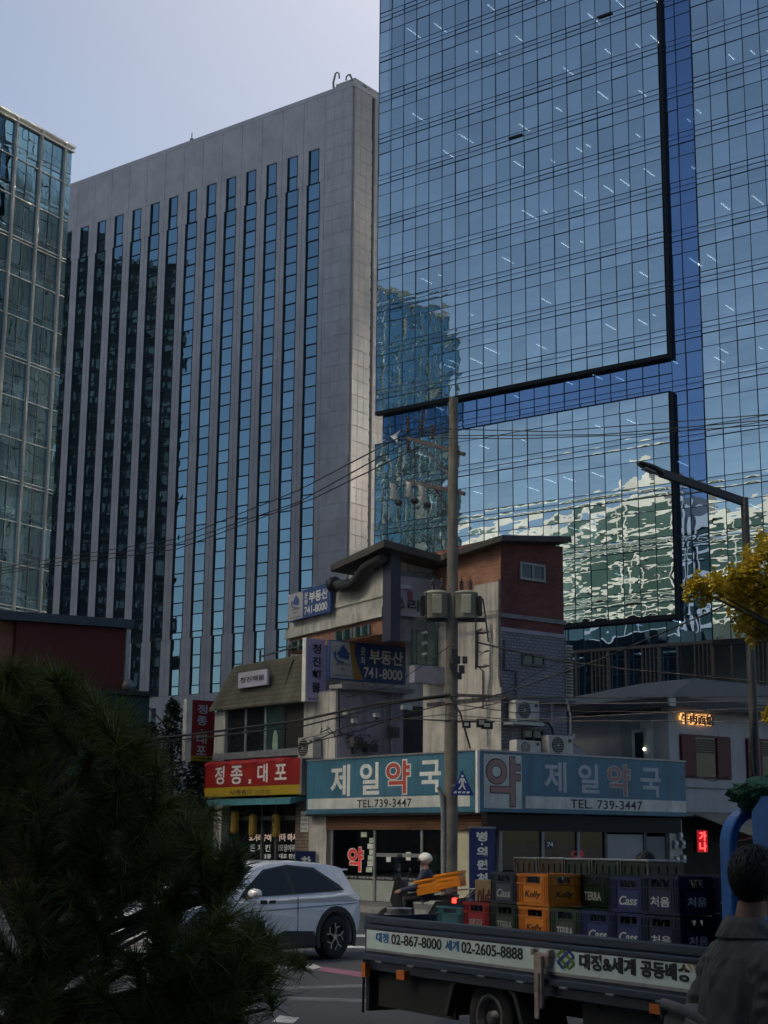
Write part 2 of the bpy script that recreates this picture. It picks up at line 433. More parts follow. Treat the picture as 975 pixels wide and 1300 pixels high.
for px, py in ((655,174), (768,20)):
    q = T.L(px, py); mb = MB(); mb.box(q.x-.72, q.x+.72, -.16, -.07, q.z-.1, q.z+.12); mb.build('open_vent', m_soff, tower)
# floors, ceilings with lamps behind the glass
for z in zb:
    if 18 < z < 90:
        mb = MB(); mb.box(.4, 75, 1.5, 9.0, z-1.05, z-.05); mb.build('floor_slab', m_ceil, tower)
mb = MB(); mb.box(.4, 75, 8.8, 9.1, 4, TOP); mb.build('office_back_wall', m_int, tower)
mb = MB(); mb.box(.42, 75, 1.3, 46, TOP-1, TOP); mb.box(.42, 75, 45.5, 46, 0, TOP-1); mb.box(75, 75.5, 1.3, 46, 0, TOP); mb.box(.42, 60, 46.1, 106, 0, 124); mb.box(.5, 75, 9.2, 9.6, 0, TOP-1.1); mb.build('rear_walls', m_int, tower)  # unseen rear wing, made deep and low to aim the flank bounce
mb = MB(); mb.box(-.0, 75, .3, .9, GT, TOP); mb.build('upper_curtain_wall', m_tg, tower)
lamp_m = emis('ceiling_tube', (.95,1.0,1.0), 7.0)
mbl = MB(); mbl.cbox((0,0,0), (.07, 1.0, .03)); lm = mbl.mesh('ceiling_light', lamp_m)
rl = random.Random(21); cnt = 0
for z in zb:
    if 20 < z < 84:
        for i in range(1, 27):
            if rl.random() < .28 and cnt < 190:
                o = link('ceiling_light', lm, tower); o.location = (1.0+1.52*i+rl.uniform(-.3,.3), rl.uniform(1.9, 4.2), z-1.10); o.scale = (1, rl.uniform(.5, 2.6), 1); cnt += 1
# unseen side face shaped to bounce sun onto the grey flank, and the base
mb = MB()
nz = 36
for k in range(69):
    for j in range(45 if k < 29 else 29):
        y0 = 1.4+k*1.52; z0 = j*4.2
        if k >= 29 and (math.sin(j*1.4+1.2*math.sin(j*.9+k*.2)) > .38): continue  # panes left out to break the bounced sun into dapples
        a, b = rnd.gauss(0,.02), rnd.gauss(0,.02)
        mb.add([(-.02+a, y0+.04, z0+.05), (-.02-a+b, y0+1.48, z0+.05), (-.02-a-b, y0+1.48, z0+4.15), (-.02+a-b, y0+.04, z0+4.15)], [(0,3,2,1)])
mb.build('side_glazing', m_lg, tower, kind='stuff')
mb = MB(); mb.box(.02, .38, 1.4, 45, 0, TOP-.5); mb.box(.02, .38, 45.1, 106, 0, 123.8); mb.build('side_wall', m_mul, tower)
m_fin = mat('bronze_fin', (.16,.12,.095), .55, .2, var=.25, vs=4)
mb = MB(); mb.box(15.2, 34, .16, .44, 17.25, 17.5); mb.build('louvre_rail', m_fin, tower)
mb = MB(); mb.box(-.06, .06, -.12, .12, 0, 1); fm = mb.mesh('louvre_fin', m_fin)
fx = []
for b0 in range(-1, 5):
    base = 19.43+b0*4.64
    for d, s in ((1.55,1),(3.07,1),(3.43,.6),(3.79,.6),(4.15,.6),(4.58,2.2)): fx.append((base+d, s))
for x, s in fx:
    if 13 < x < 45:
        o = link('louvre_fin', fm, tower); o.location = (x, .30, 5.0); o.scale = (s, 1, 12.3)

# ------------------------------------------------------------------ grey stone slab block
G = Fr((-4.3, 170), -37.2)
grey = thing('stone_office_block', 'grey stone office slab with tall vertical strips of blue windows', 'office building', G.o, G.rz)
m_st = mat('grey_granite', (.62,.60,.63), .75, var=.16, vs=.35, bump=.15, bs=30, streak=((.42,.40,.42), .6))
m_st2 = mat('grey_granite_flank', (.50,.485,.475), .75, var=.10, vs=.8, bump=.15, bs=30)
m_gg = mirror_glass('grey_block_glass', (.40,.58,.68), None, .82, base=(.01,.02,.03), wave=.010, ws=.55, wz=.8, vary=.16)
m_gf = mat('window_frame_dark', (.012,.02,.03), .5, var=.1)
BAY, J0 = 3.405, -4.07
NB = 15
gp = pane_mesh('window_pane', m_gg, .004)
wp, wp2 = [], []
mb = MB(); mb.box(-56, 0, .34, 26, 0, 91.0); mb.build('core', m_gf, grey)
pier = MB(); pier.box(0, 1, -.0, .345, 0, 1); pier = pier.mesh('stone_pier', m_st)
def stone(x0, x1, z0, z1, name='stone_pier', y=0.0):
    o = link(name, pier, grey); o.location = (x0, y, z0); o.scale = (x1-x0, 1, z1-z0); return o
for b in range(NB):
    xr = J0-BAY*b; xl = xr-BAY; c = (xl+xr)/2
    # the two half piers of a bay, split where the opening widens
    for s in (-1, 1):
        e = xl if s < 0 else xr
        def span(hw, z0, z1):
            a, d = (e+.03, c-hw) if s < 0 else (c+hw, e-.03)
            stone(a, d, z0, z1)
        span(.78, 79.58, 84.0); span(.99, 25.6, 79.56); span(.80, 18.75, 25.58)
    stone(xl+.03, xr-.03, 84.02, 90.6, 'parapet_panel'); stone(xl+.03, xr-.03, 17.38, 18.73, 'sill_panel')
    for s in (-1, 1):
        stone(xl+.03 if s < 0 else c+.48, c-.48 if s < 0 else xr-.03, 14.8, 17.36)
    stone(xl+.03, xr-.03, 6, 14.78, 'base_panel')
    def pn(hw, z0, z1):
        wp.append(((c-hw+.05, .16, z0+.06), (2*hw-.1, rnd.choice((1,.6,-.8,.3)), z1-z0-.12), (rnd.gauss(0,.002), 0, rnd.gauss(0,.0025))))
    pn(.78, 81.35, 84.0); pn(.78, 79.58, 81.35); pn(.48, 14.8, 17.36)
    z = 79.56; k = 0
    while z > 19.5:
        h = 2.09 if k % 2 == 0 else 1.56
        zl = max(18.75, z-h); hw = .99 if zl > 25.0 else .80
        if zl < 25.6 < z: zl = 25.58
        pn(hw, zl, z); z = zl; k += 1
wp.sort(key=lambda t: -t[0][0]*.02 - t[1][2])
pieces('window_pane', gp, grey, wp, 300)
mb = MB()
for b in range(NB):
    c = J0-BAY*(b+.5)
    for hw, z0, z1 in ((.78, 79.58, 84.0), (.99, 25.6, 79.56), (.80, 18.75, 25.58)):
        for s in (-1, 1): mb.box(c+s*hw-.05, c+s*hw+.05, -.03, .16, z0, z1)
for lo, sc, ro in wp: mb.box(lo[0]-.02, lo[0]+sc[0]+.02, .06, .17, lo[2]-.11, lo[2]+.0)
mb.build('window_frames', m_gf, grey, kind='stuff')
# plain stone end bay and flank, in courses of panels
pan = MB(); pan.box(0, 1, -.0, .345, 0, 1); pan = pan.mesh('stone_panel', m_st)
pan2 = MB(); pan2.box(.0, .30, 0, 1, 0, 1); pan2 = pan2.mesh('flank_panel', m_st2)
tr = []
zc = [90.6-1.83*k for k in range(46)]
for k in range(len(zc)-1):
    for j in range(3): tr.append(((J0+.03+j*1.35, rnd.uniform(-.012,.006), zc[k+1]+.025), (1.35-.03, 1, 1.83-.035), None))
pieces('stone_panel', pan, grey, tr)
tr = []
for k in range(len(zc)-1):
    for y0, y1 in ((.36,1.45),(1.45,2.55),(2.55,3.64),(4.22,5.4),(5.4,6.8)):
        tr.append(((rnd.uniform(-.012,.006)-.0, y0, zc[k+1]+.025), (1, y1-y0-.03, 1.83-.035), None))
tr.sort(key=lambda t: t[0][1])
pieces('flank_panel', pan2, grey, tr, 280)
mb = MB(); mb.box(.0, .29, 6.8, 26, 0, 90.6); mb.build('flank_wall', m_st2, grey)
mb = MB()
for k in range(43): mb.box(.06, .16, 3.72, 3.86, 84-.3-1.6*k, 84-1.6*k+.9)
mb.build('slot_bar_strip', mat('slot_glint', (.6,.6,.56), .3, .6), grey)  # pale metal bars up the flank slot, not lamps
mb = MB(); mb.box(-56, .3, -.02, .5, 90.62, 91.2); mb.box(-.2, .32, .5, 26, 90.62, 91.2); mb.build('coping', m_st, grey)
mb = MB(); mb.box(-3.5, -.5, 1.2, 24, 91.2, 92.4); mb.build('roof_plant', m_st2, grey)
m_crane = mat('cradle_steel', (.30,.29,.28), .6, .3, var=.2)
for i, (px, py0, py1, s) in enumerate(((424, 111, 88, 1), (446, 101, 86, -1), (464, 107, 97, -1))):
    # hooked davits on the roof corner
    q = G.L(px, py0, 'y', .8 if i < 2 else 3.0); h = G.L(px, py1, 'y', .8 if i < 2 else 3.0).z - q.z
    d = thing('roof_davit', ('hooked roof davit standing apart on the stone slab roof', 'tallest hooked davit on the corner of the stone slab roof', 'small davit behind the roof corner beside the glass tower')[i], 'davit', G.W(q.x, q.y, 91.2), G.rz)
    mb = MB(); mb.tube([(0,0,0),(s*-.12,0,h*.55),(s*.18,0,h*.95)], .13, 6); mb.build('post', m_crane, d)
    mb = MB(); mb.tube([(s*.1,0,h*.98),(s*.45,0,h*1.04),(s*.75,0,h*.95),(s*.82,0,h*.66)], .1, 6); mb.build('hook', m_crane, d)
    mb = MB(); mb.beam((s*-.05,0,h*.3),(s*.9 if i == 0 else -s*.9,0,.05),.09); mb.build('stay', m_crane, d)
mast = thing('roof_mast', 'short lone rod on the roofline of the stone slab', 'mast', G.W(-27.3, .6, 91.2), G.rz)
mb = MB(); mb.tube([(0,0,0),(0,0,1.4)], .07, 6); mb.build('rod', m_crane, mast); mb = MB(); mb.cbox((0,0,.3),(.4,.3,.6)); mb.build('base', m_crane, mast)

# ------------------------------------------------------------------ pale framed glass block on the left
Lf = Fr((-31.69, 140), 58.4)
lgb = thing('glass_block', 'green tinted glass block with pale metal posts at the left edge', 'office building', Lf.o, Lf.rz)
m_lgg = mirror_glass('green_glass', (.30,.52,.62), (.04,.07,.085), .64, wave=.014, ws=.5, wz=.8, vary=.3)
m_post = mat('pale_post', (.50,.49,.45), .4, .3, var=.15, vs=2)
m_thin = mat('thin_bar', (.10,.13,.14), .5, .2)
lp = pane_mesh('glazing_pane', m_lgg, .005)
FH, ZT = 3.84, 68.3
trs = []; mbt = MB(); NB2 = 8
bars = MB(); bars.box(0, 1, -.14, .02, -.045, .045); bars = bars.mesh('floor_bar', m_post)
for b in range(-1, NB2):
    x1 = -3.27*b; x0 = x1-3.27
    if b == -1: x0, x1 = 0.0, 1.1
    for k in range(18):
        zt = ZT-FH*k; zbm = zt-FH
        if b >= 0 or True:
            nsp = 2 if b >= 0 else 1; wdt = (x1-x0)/nsp
            for s in range(nsp):
                a = x0+s*wdt
                for q0, q1 in ((0, .70), (.70, 1.22), (1.22, FH)):
                    trs.append(((a+.04, 0, zbm+q0+.03), (wdt-.08, rnd.choice((1,.5,-.8,1.2)), q1-q0-.06), (rnd.gauss(0,.003), 0, rnd.gauss(0,.004))))
            if nsp == 2: mbt.box(x0+wdt-.03, x0+wdt+.03, -.07, .05, zbm, zt)
            mbt.box(x0+.05, x1-.05, -.05, .04, zbm+.67, zbm+.73); mbt.box(x0+.05, x1-.05, -.05, .04, zbm+1.2, zbm+1.24)
        o = link('floor_bar', bars, lgb); o.location = (x0+.14, 0, zbm); o.scale = (x1-x0-.28, 1, 1)
        if k % 3 == 2: 
            o = link('floor_bar', bars, lgb); o.location = (x0+.14, 0, zbm-.32); o.scale = (x1-x0-.28, 1, .8)
trs.sort(key=lambda t: (t[0][0] < -9, -t[1][2]))
pieces('glazing_pane', lp, lgb, trs, 250)
mbt.build('thin_bars', m_thin, lgb, kind='stuff')
for b in range(NB2+1):
    mb = MB()
    for d in (-.10, .045): mb.box(-3.27*b+d, -3.27*b+d+.06, -.30, .02, 0, ZT+.15)
    mb.build('post', m_post, lgb)
mb = MB(); mb.box(-3.27*NB2, 1.3, -.3, .3, ZT+.16, ZT+.34); mb.box(-3.27*NB2, 1.15, -.3, .3, ZT-.34, ZT-.22); mb.build('roof_rail', m_post, lgb)
mb = MB()
for k in range(18): mb.box(-3.27*NB2, .9, .8, 7, ZT-FH*k-3.9, ZT-FH*k-3.4)
mb.build('floor_slab', m_thin, lgb)
mb = MB(); mb.box(-3.27*NB2, .7, 7.0, 7.3, 0, ZT-.5); mb.box(-3.27*NB2, .9, 7.3, 34, 0, ZT-.6); mb.build('core', mat('left_core', (.05,.065,.065), .8, var=.5, vs=.3), lgb)
mb = MB()
for k in range(17):
    for b in range(NB2):
        if rl.random() < .35: x = -3.27*b-rl.uniform(.4,2.6); mb.box(x-.6, x+.5, .9, 1.0, ZT-FH*k-rl.uniform(2.4,3.0), ZT-FH*k-.35)
mb.build('window_blind', mat('pale_blind', (.13,.15,.15), .8, var=.2), lgb, kind='stuff')

# ------------------------------------------------------------------ town beyond the left edge, seen in the mirror glass
def block(name, label, o, deg, wd, dp, h, m_w, m_g, fl=3.6, bay=3.0, z0=0, sides=True):
    b = thing(name, label, 'building', (o[0], o[1], 0), R(deg))
    mb = MB(); mb.box(0, wd, .35, dp, 0, h); mb.build('wall', m_w, b)
    mb = MB(); k = 0
    z = h-1.6
    while z > 1.0:
        mb.box(-.05, wd+.05, 0, .352, z-.95 if k else z-.3, z if k else h+.4); k += 1; z -= fl
    for i in range(int(wd/bay)+1): mb.box(i*bay-.25, i*bay+.25, .05, .353, 0, h-1.6)
    mb.build('facade_bands', m_w, b)
    mb = MB(); mb.box(.1, wd-.1, .2, .3, 0, h-1.7); mb.build('window_bands', m_g, b)
    return b
m_cream = mat('cream_stone', (.56,.54,.49), .7, var=.1, vs=.4)
m_bgl = mirror_glass('opposite_glass', (.42,.55,.5), None, .4, rough=.30, base=(.015,.05,.042), wave=0, vary=.5)
# fronts look up the sun's side of the street, back at the tower
A0 = T.W(-52, -90); B0 = T.W(8, -90)
def facing(tx, D): return T.W(tx, -D)
for i, (tx, wd, D, h, nm, lb) in enumerate(((-58, 28, 92, 51.0, 'cream_block', 'cream stone office block with green window bands mirrored low in the tower'),
        (-30, 17, 90, 53.0, 'cream_block', 'tallest cream stone block of the row mirrored in the tower'),
        (-13, 22, 91, 48.5, 'cream_block', 'lower cream stone block mirrored at the right of the tower glass'))):
    p = facing(tx+wd, D)
    b = block(nm, lb, (p.x, p.y), T.deg+180, wd, 14, h, m_cream, m_bgl, (3.5, 3.9, 3.3)[i], (6.2, 9.0, 7.0)[i])
    if i == 1:
        mb = MB(); mb.box(3, 9, 2, 8, h, h+3.5); mb.build('roof_plant', m_cream, b)
dk = thing('dark_tower', 'dark gridded tower mirrored in the left windows of the stone slab', 'building', (-104, 176, 0), R(90))
m_dg = mat('dark_cladding', (.025,.03,.034), .5, var=.3)
mb = MB(); mb.box(0, 60, .35, 30, 0, 104); mb.box(14, 60, .36, 30, 104, 109); mb.build('wall', m_dg, dk)
mb = MB()
for k in range(32):
    for i in range(20):
        mb.box(i*3+.5+rl.uniform(-.3,.3), i*3+2.3+rl.uniform(-.3,.3), .1, .352, k*3.3+.8, k*3.3+2.6+rl.uniform(-.4,.3))
mb.build('window', mat('dull_window', (.10,.14,.15), .3, var=.5, vs=.3), dk, kind='stuff')

p = facing(10, 78)  # unseen block added to darken the foot of the mirrored row
dl = block('dark_low_block', 'unseen low dark block added to darken the reflection at the foot of the tower', (p.x, p.y), T.deg+180, 62, 8, 29.5, mat('dark_green_cladding', (.03,.05,.045), .6, var=.4, vs=.3), m_dg, 3.6, 2.4)
# out-of-view reflector block added on the left to throw sunlight onto the corner building
m_bounce = mirror_glass('bounce_glazing', (.95,.90,.80), None, .9, rough=.32, base=(.3,.3,.3), wave=0)
sg_c = Vector((-43.5, 19, 0)); h_ = T.ex*-1
sgb_ = thing('sun_bounce_block', 'unseen block added out of view so its glazing throws sunlight into the street', 'office building', sg_c+T.ex*37, R(T.deg+180))
m_sgb = mat('umber_stone', (.10,.09,.08), .8, var=.2)
mb = MB(); mb.box(0, 52, .4, 20, 0, 82); mb.build('wall', m_sgb, sgb_)
mb = MB()
for i in range(18):
    for k in range(18):
        if rl.random() < .22: continue
        x0_ = .3+i*2.8; z0_ = 13+k*3.75; a, b_ = rnd.gauss(0, .022), rnd.gauss(0, .022)
        mb.add([(x0_, .2+a, z0_), (x0_+2.5, .2+b_, z0_), (x0_+2.5, .2-a, z0_+3.2), (x0_, .2-b_, z0_+3.2)], [(0,1,2,3)])
mb.build('glazing', m_bounce, sgb_, kind='stuff')
mb = MB()
for i in range(19): mb.box(i*2.8-.02, i*2.8+.25, .0, .402, 3, 81)
mb.build('pilasters', m_sgb, sgb_, kind='stuff')
for i, (x, wd, h, col) in enumerate(((-44,17,14,(.12,.07,.05)),(-26,15,18,(.11,.11,.11)),(-10,16,13,(.13,.10,.08)),(7,18,17,(.09,.09,.095)),(26,16,14,(.12,.08,.06)))):
    block('row_building', ('brown shop row building behind the viewer, first from the left', 'grey shop row building behind the viewer', 'tan shop row building directly behind the viewer', 'charcoal shop row building behind the viewer to the right', 'russet shop row building at the right end of the row behind the viewer')[i], (x+wd, -16), 180, wd, 10, h, mat('row_wall_%d' % i, col, .8, var=.2), m_dg, 3.4, 2.6)

# ------------------------------------------------------------------ corner building with the pharmacy
m_conc = mat('stained_concrete', (.44,.43,.40), .85, var=.3, vs=1.6, bump=.4, bs=14, streak=((.05,.05,.045), .85))
m_creamw = mat('cream_wall', (.47,.462,.425), .8, var=.25, vs=1.4, bump=.3, bs=16, streak=((.07,.068,.06), .85))
m_lav = mat('shade_tint_board', (.30,.29,.36), .75, var=.2, vs=1.5, bump=.2, streak=((.10,.10,.11), .5))  # purple shade of the right-facing walls is put into this colour
m_grc = mat('grey_render', (.20,.205,.21), .85, var=.3, vs=1.5, bump=.4, bs=14, streak=((.05,.05,.05), .8))
m_red = bricks('red_brick', (.22,.055,.045), (.15,.035,.032), (.10,.06,.055), .21, .07, 'xz')
m_redy = bricks('sunlit_brick', (.40,.17,.09), (.28,.10,.06), (.25,.20,.16), .21, .07, 'yz')  # sunlight on the left faces is put into this brighter brick
m_tile = bricks('lilac_tile', (.27,.265,.31), (.235,.23,.275), (.13,.125,.16), .20, .09, 'xz', gap=.016, var=.25)
m_roof = mat('roof_sheet', (.055,.053,.05), .75, var=.4, vs=2, bump=.3, spots=((.12,.11,.10), .5))
m_frame = mat('window_frame_grey', (.25,.26,.27), .5, .2, var=.2)
m_wg = mirror_glass('dark_window', (.75,.8,.82), None, .08, base=(.012,.018,.02), wave=.01)
m_teal = mirror_glass('teal_window', (.6,.75,.75), None, .2, base=(.02,.06,.06), wave=.01)
m_sg = mirror_glass('shop_glass', (.8,.85,.85), (.42,.46,.44), .05, wave=.006)
m_wood = bricks('brown_fascia', (.16,.075,.035), (.12,.055,.028), (.05,.025,.015), 3.0, .075, 'yz', gap=.01, var=.3)
m_navy = mat('sign_navy', (.012,.025,.12), .45, var=.12, vs=5)
m_lett = mat('letter_white', (.76,.77,.73), .5, var=.14, vs=4, streak=((.42,.41,.37), .6))
m_blk = mat('letter_black', (.015,.015,.02), .5, var=.1)
m_pblue = mat('sign_blue', (.05,.17,.26), .42, var=.22, vs=1.1, streak=((.03,.07,.09), .8))
m_pred = mat('sign_red_letter', (.50,.08,.06), .5, var=.1)
m_pred2 = mat('sign_faded_letter', (.34,.20,.18), .5, var=.1)

pz = lambda F, px, py, ax='y', k=0.0: F.L(px, py, ax, k)
cb = thing('corner_shop_building', 'ramshackle corner building of concrete, brick and lilac tile above the pharmacy', 'shop building', K.o, K.rz)
# --- ground floor
DY = K.L(400, 1100, 'x', .35).y
mb = MB(); mb.box(.5, 7.8, 7.3, 9.0, .15, 4.0); mb.box(3.6, 7.8, 4.2, 7.3, .15, 4.0); mb.build('rear_wall', m_grc, cb)
mb = MB(); mb.box(.36, 7.8, .36, 7.9, 3.9, 4.08); mb.build('first_floor_slab', m_conc, cb)
mb = MB(); mb.box(.4, 3.6, .4, 7.25, 2.55, 2.60); mb.build('shop_ceiling', m_grc, cb)
mb = MB(); mb.box(.3, 7.8, .3, 7.8, .152, .17); mb.build('shop_floor', m_pave, cb)
mb = MB(); mb.box(.18, .36, .05, 7.0, 2.12, 2.52); mb.build('wood_fascia', m_wood, cb)
mb = MB(); mb.box(.37, 7.8, .18, .36, 2.10, 2.52); mb.build('dark_fascia', m_dark, cb)
mb = MB(); mb.box(.2, .42, 7.0, 7.9, .15, 3.9); mb.build('side_pier', m_conc, cb)
ya = [K.L(x, 1100, 'x', .3).y for x in (422.7, 477, 537, 563, 596)]
for i, y in enumerate(ya[:4]):
    mb = MB(); mb.box(.24, .36, y-.045, y+.045, .17, 2.11); mb.build('shopfront_post', m_frame, cb)
for y0, y1 in ((ya[1], ya[0]), (ya[2], ya[1]), (ya[3], ya[2])):
    mb = MB(); mb.box(.29, .31, y0+.05, y1-.05, .75, 2.1); mb.build('shop_window', m_sg, cb)
    mb = MB(); mb.box(.285, .315, y0+.05, y1-.05, .18, .73); mb.build('frosted_panel', mat('frosted_glass', (.33,.37,.34), .35, var=.15), cb)
    mb = MB(); mb.box(.278, .284, y0+.05, y1-.05, .74, .86); o = mb.build('name_strip', m_blk, cb)
    text('건강제일 약국 처방조제', m_lett, cb, y1-.1, y0+.1, .775, .83, 'x', .277, .01, name='strip_lettering')
mb = MB(); mb.box(.26, .33, ya[2]+.06, ya[1]-.06, 1.38, 1.48); mb.build('door_rail', m_frame, cb)
mb = MB(); mb.box(.28, .34, ya[4]-.0, ya[3]-.05, .17, 2.1); mb.build('cream_panel', mat('cream_panel', (.48,.46,.33), .6, var=.1), cb)
mb = MB(); mb.box(.30, .7, .32, .70, .17, 2.1); mb.build('corner_post', m_frame, cb)
mb = MB(); mb.box(.24, .34, ya[0]+.05, 7.0, .17, 2.11); mb.build('shutter_side', m_grimy, cb)
# red 'yak' and posters in the window
y0 = K.L(461, 1090, 'x', .27).y; y1 = K.L(442, 1090, 'x', .27).y
z1, z0 = K.L(450, 1076, 'x', .27).z, K.L(450, 1106, 'x', .27).z
text('약', mat('window_red', (.55,.04,.03), .5, emit=.25), cb, y1, y0, z0, z1, 'x', .268, .025, name='red_lettering')
text('약', m_lett, cb, y1+.04, y0-.04, z0-.03, z1+.03, 'x', .274, .05, name='letter_outline')
rp = random.Random(5)
for i in range(7):
    y = K.L(462+rp.uniform(0,12), 1090, 'x', .3).y; z = .95+.16*i
    mb = MB(); mb.box(.278, .284, y-.14, y+.14, z, z+.14); mb.build('poster', mat('poster_pale%d' % (i % 3), ((.55,.62,.48),(.62,.62,.58),(.45,.55,.42))[i % 3], .7, var=.35, vs=18), cb)
for px, py, s in ((493,1089,.10),(518,1087,.10)):
    p = K.L(px, py, 'x', .27); mb = MB(); mb.box(.276, .282, p.y-s, p.y+s, p.z-.11, p.z+.11); mb.build('door_notice', m_lett, cb)
p = K.L(549, 1082, 'x', .35)
mb = MB(); mb.box(.33, .34, p.y-.28, p.y+.28, p.z-.05, p.z+.42); mb.m = 1; mb.box(.322, .332, p.y-.26, p.y+.26, p.z-.55, p.z-.06); mb.build('window_poster', [mat('poster_red', (.30,.07,.04), .6, var=.5, vs=12), mat('poster_green', (.40,.50,.42), .6, var=.6, vs=14)], cb)
# shelves inside
for i in range(9):
    x = .9+.3*rp.random(); y = .8+.7*i
    mb = MB(); mb.box(x+1.4, x+1.7, y, y+.62, .17, 1.2+rp.random()*.7); mb.build('shop_shelf', mat('shelf%d' % (i % 3), ((.20,.18,.14),(.12,.14,.13),(.25,.25,.22))[i % 3], .7, var=.6, vs=9), cb)
# right-hand front
xb = lambda px, py=1090, k=.3: K.L(px, py, 'y', k).x
xs = [xb(634), xb(688), xb(692), xb(733), xb(768), xb(818), xb(846), xb(870)]
for x in (xs[0], xs[1], xs[3], xs[4], xs[5], xs[6]):
    mb = MB(); mb.box(x-.05, x+.05, .24, .38, .17, 2.1); mb.build('shopfront_post', m_frame if x < xs[4] else m_grimy, cb)
for a, b in ((xs[0], xs[1]), (xs[1], xs[3]), (xs[3], xs[4])):
    mb = MB(); mb.box(a+.05, b-.05, .29, .31, .2, 2.1); mb.build('shop_window', m_sg, cb)
mb = MB(); mb.box(xs[4]+.05, xs[5]-.05, .28, .33, .17, 2.05); mb.build('roller_shutter', mat('pale_shutter', (.30,.31,.33), .6, var=.12, vs=2), cb)
mb = MB(); mb.box(xs[5]+.05, xs[6]-.05, .28, .33, .17, 2.0); mb.build('side_door', mat('grey_door', (.17,.175,.18), .55, var=.15, vs=3), cb)
mb = MB(); mb.box(xs[6]+.05, 7.85, .2, .5, .15, 2.5); mb.build('end_pier', m_conc, cb)
for i, (px, py) in enumerate(((855,1072),(864,1072),(857,1092),(865,1090),(861,1062))):
    p = K.L(px, py, 'y', .2); mb = MB(); mb.cbox((p.x, .14, p.z), (.14, .12, .22)); mb.m = 1; mb.lathe([(.05,0),(.05,-.03)], (p.x, .08, p.z+.03), 10, 'y'); mb.build('meter_box', [m_galv, m_lett], cb)
z1, z0 = K.L(733, 1079, 'y', .28).z, K.L(733, 1096, 'y', .28).z
text('약', mat('window_red2', (.35,.03,.04), .5, emit=.12), cb, xb(724), xb(741), z0, z1, 'y', .284, .03, name='red_lettering')
p0, p1 = K.L(693, 1066, 'y', .2), K.L(705, 1078, 'y', .2)
mb = MB(); mb.box(p0.x, p1.x, .22, .24, p1.z, p0.z); mb.build('number_plate', m_blk, cb)
text('74', m_lett, cb, p0.x+.06, p1.x-.06, p1.z+.06, p0.z-.06, 'y', .219, .02, name='plate_lettering')
for i in range(8):
    x = .9+.75*i; mb = MB(); mb.box(x, x+.6, 1.9, 2.2, .17, 1.0+rp.random()*.9); mb.build('shop_shelf', mat('shelf%d' % (i % 3), (.2,.2,.2)), cb)

# --- upper floors: left lower block
yL = K.L(428, 930, 'x', .4).y; yE = K.L(383, 930, 'x', .4).y; xR = K.L(512, 900, 'y', yL).x
mb = MB(); mb.box(.4, xR, yL, yL+4.5, 4.09, 6.2); mb.build('lean_to', m_lav, cb)
for i in range(5):
    y = yL+.02+i*(yE-yL)/5; mb = MB(); mb.box(.36, .399, y+.015, y+(yE-yL)/5-.015, 4.09, 6.15); mb.build('wall_board', m_creamw, cb)
for a, b in ((430,447),(449,462),(463,494),(496,511)):
    mb = MB(); mb.box(max(.42, K.L(a, 910, 'y', yL).x), K.L(b, 910, 'y', yL).x-.02, yL-.04, yL-.002, 4.1, 6.1); mb.build('wall_board', m_lav, cb)  # right-hand boards carry their shade as a purple tint
dp0, dp1 = K.L(462, 888, 'y', yL-.04), K.L(488, 960, 'y', yL-.04)
mb = MB(); mb.box(dp0.x, dp0.x+.07, yL-.08, yL-.041, 4.1, dp0.z); mb.box(dp1.x-.07, dp1.x, yL-.08, yL-.041, 4.1, dp0.z); mb.box(dp0.x+.07, dp1.x-.07, yL-.078, yL-.041, dp0.z-.07, dp0.z); mb.build('door_frame', m_frame, cb)
mb = MB(); mb.box(.30, xR+.15, yL-.35, yL+.3, 6.21, 6.34); mb.build('tarpaulin_ledge', mat('grey_tarp', (.30,.30,.31), .6, var=.4, vs=5, bump=.5, bs=9), cb)
# dark terrace recess behind the sign
yR = yL+1.4; xN = K.L(600, 900, 'y', yR).x
mb = MB(); mb.box(xR, xN+1.2, yR, yR+3, 4.09, 6.9); mb.build('terrace_wall', mat('dark_recess_wall', (.055,.055,.058), .9, var=.5, vs=1.2), cb)  # recess shade is put into this wall's dark grey
p = K.L(515, 905, 'y', yR); q = K.L(535, 925, 'y', yR); mb = MB(); mb.box(p.x, q.x+.3, yR-.04, yR-.002, q.z-.4, p.z); mb.build('dark_window', m_wg, cb)
mb = MB(); mb.add([(xR+.6,.6,4.09),(xR+1.8,.5,4.09),(xR+1.4,1.6,5.0),(xR+.7,1.6,4.9)],[(0,1,2,3)]); mb.build('leaning_board', m_grc, cb)

# --- the left wing, turned a little more to the west
Wp = K.W(.12, K.L(497, 800, 'x', .12).y)
Wf = Fr(Wp, 30.4)
wing = bpy.data.objects.new('upper_wing', None); COL.objects.link(wing); wing.parent = cb; wing.location = K.loc(Wp)*1; wing.location.z = 0; wing.rotation_euler = (0, 0, Wf.rz-K.rz)
yW = Wf.L(368, 790, 'x', 0).y; zl = Wf.L(477, 773, 'x', 0).z; zo = Wf.L(450, 812, 'x', 0).z; zp = Wf.L(400, 748, 'x', 0).z
zr = Wf.L(437, 714, 'x', 0).z; yT = Wf.L(449, 730, 'x', 0).y
WL = 3.6
mb = MB(); mb.box(0, WL, .35, yW, zo, zl-.3); mb.build('brick_storey', m_redy, wing)
mb = MB(); mb.box(-.12, WL, .35, yW+.1, zl-.295, zl-.02); mb.build('ledge', m_creamw, wing)
mb = MB(); mb.box(-.02, WL, .35, yW, zl-.015, zp); mb.build('parapet', m_creamw, wing)
mb = MB(); mb.box(-.06, WL, .35, yW+.06, zl+.3, zl+.42); mb.build('parapet_band', m_creamw, wing)
mb = MB(); mb.box(.02, WL, .3, yT, zp+.005, zr); mb.build('penthouse', m_creamw, wing)
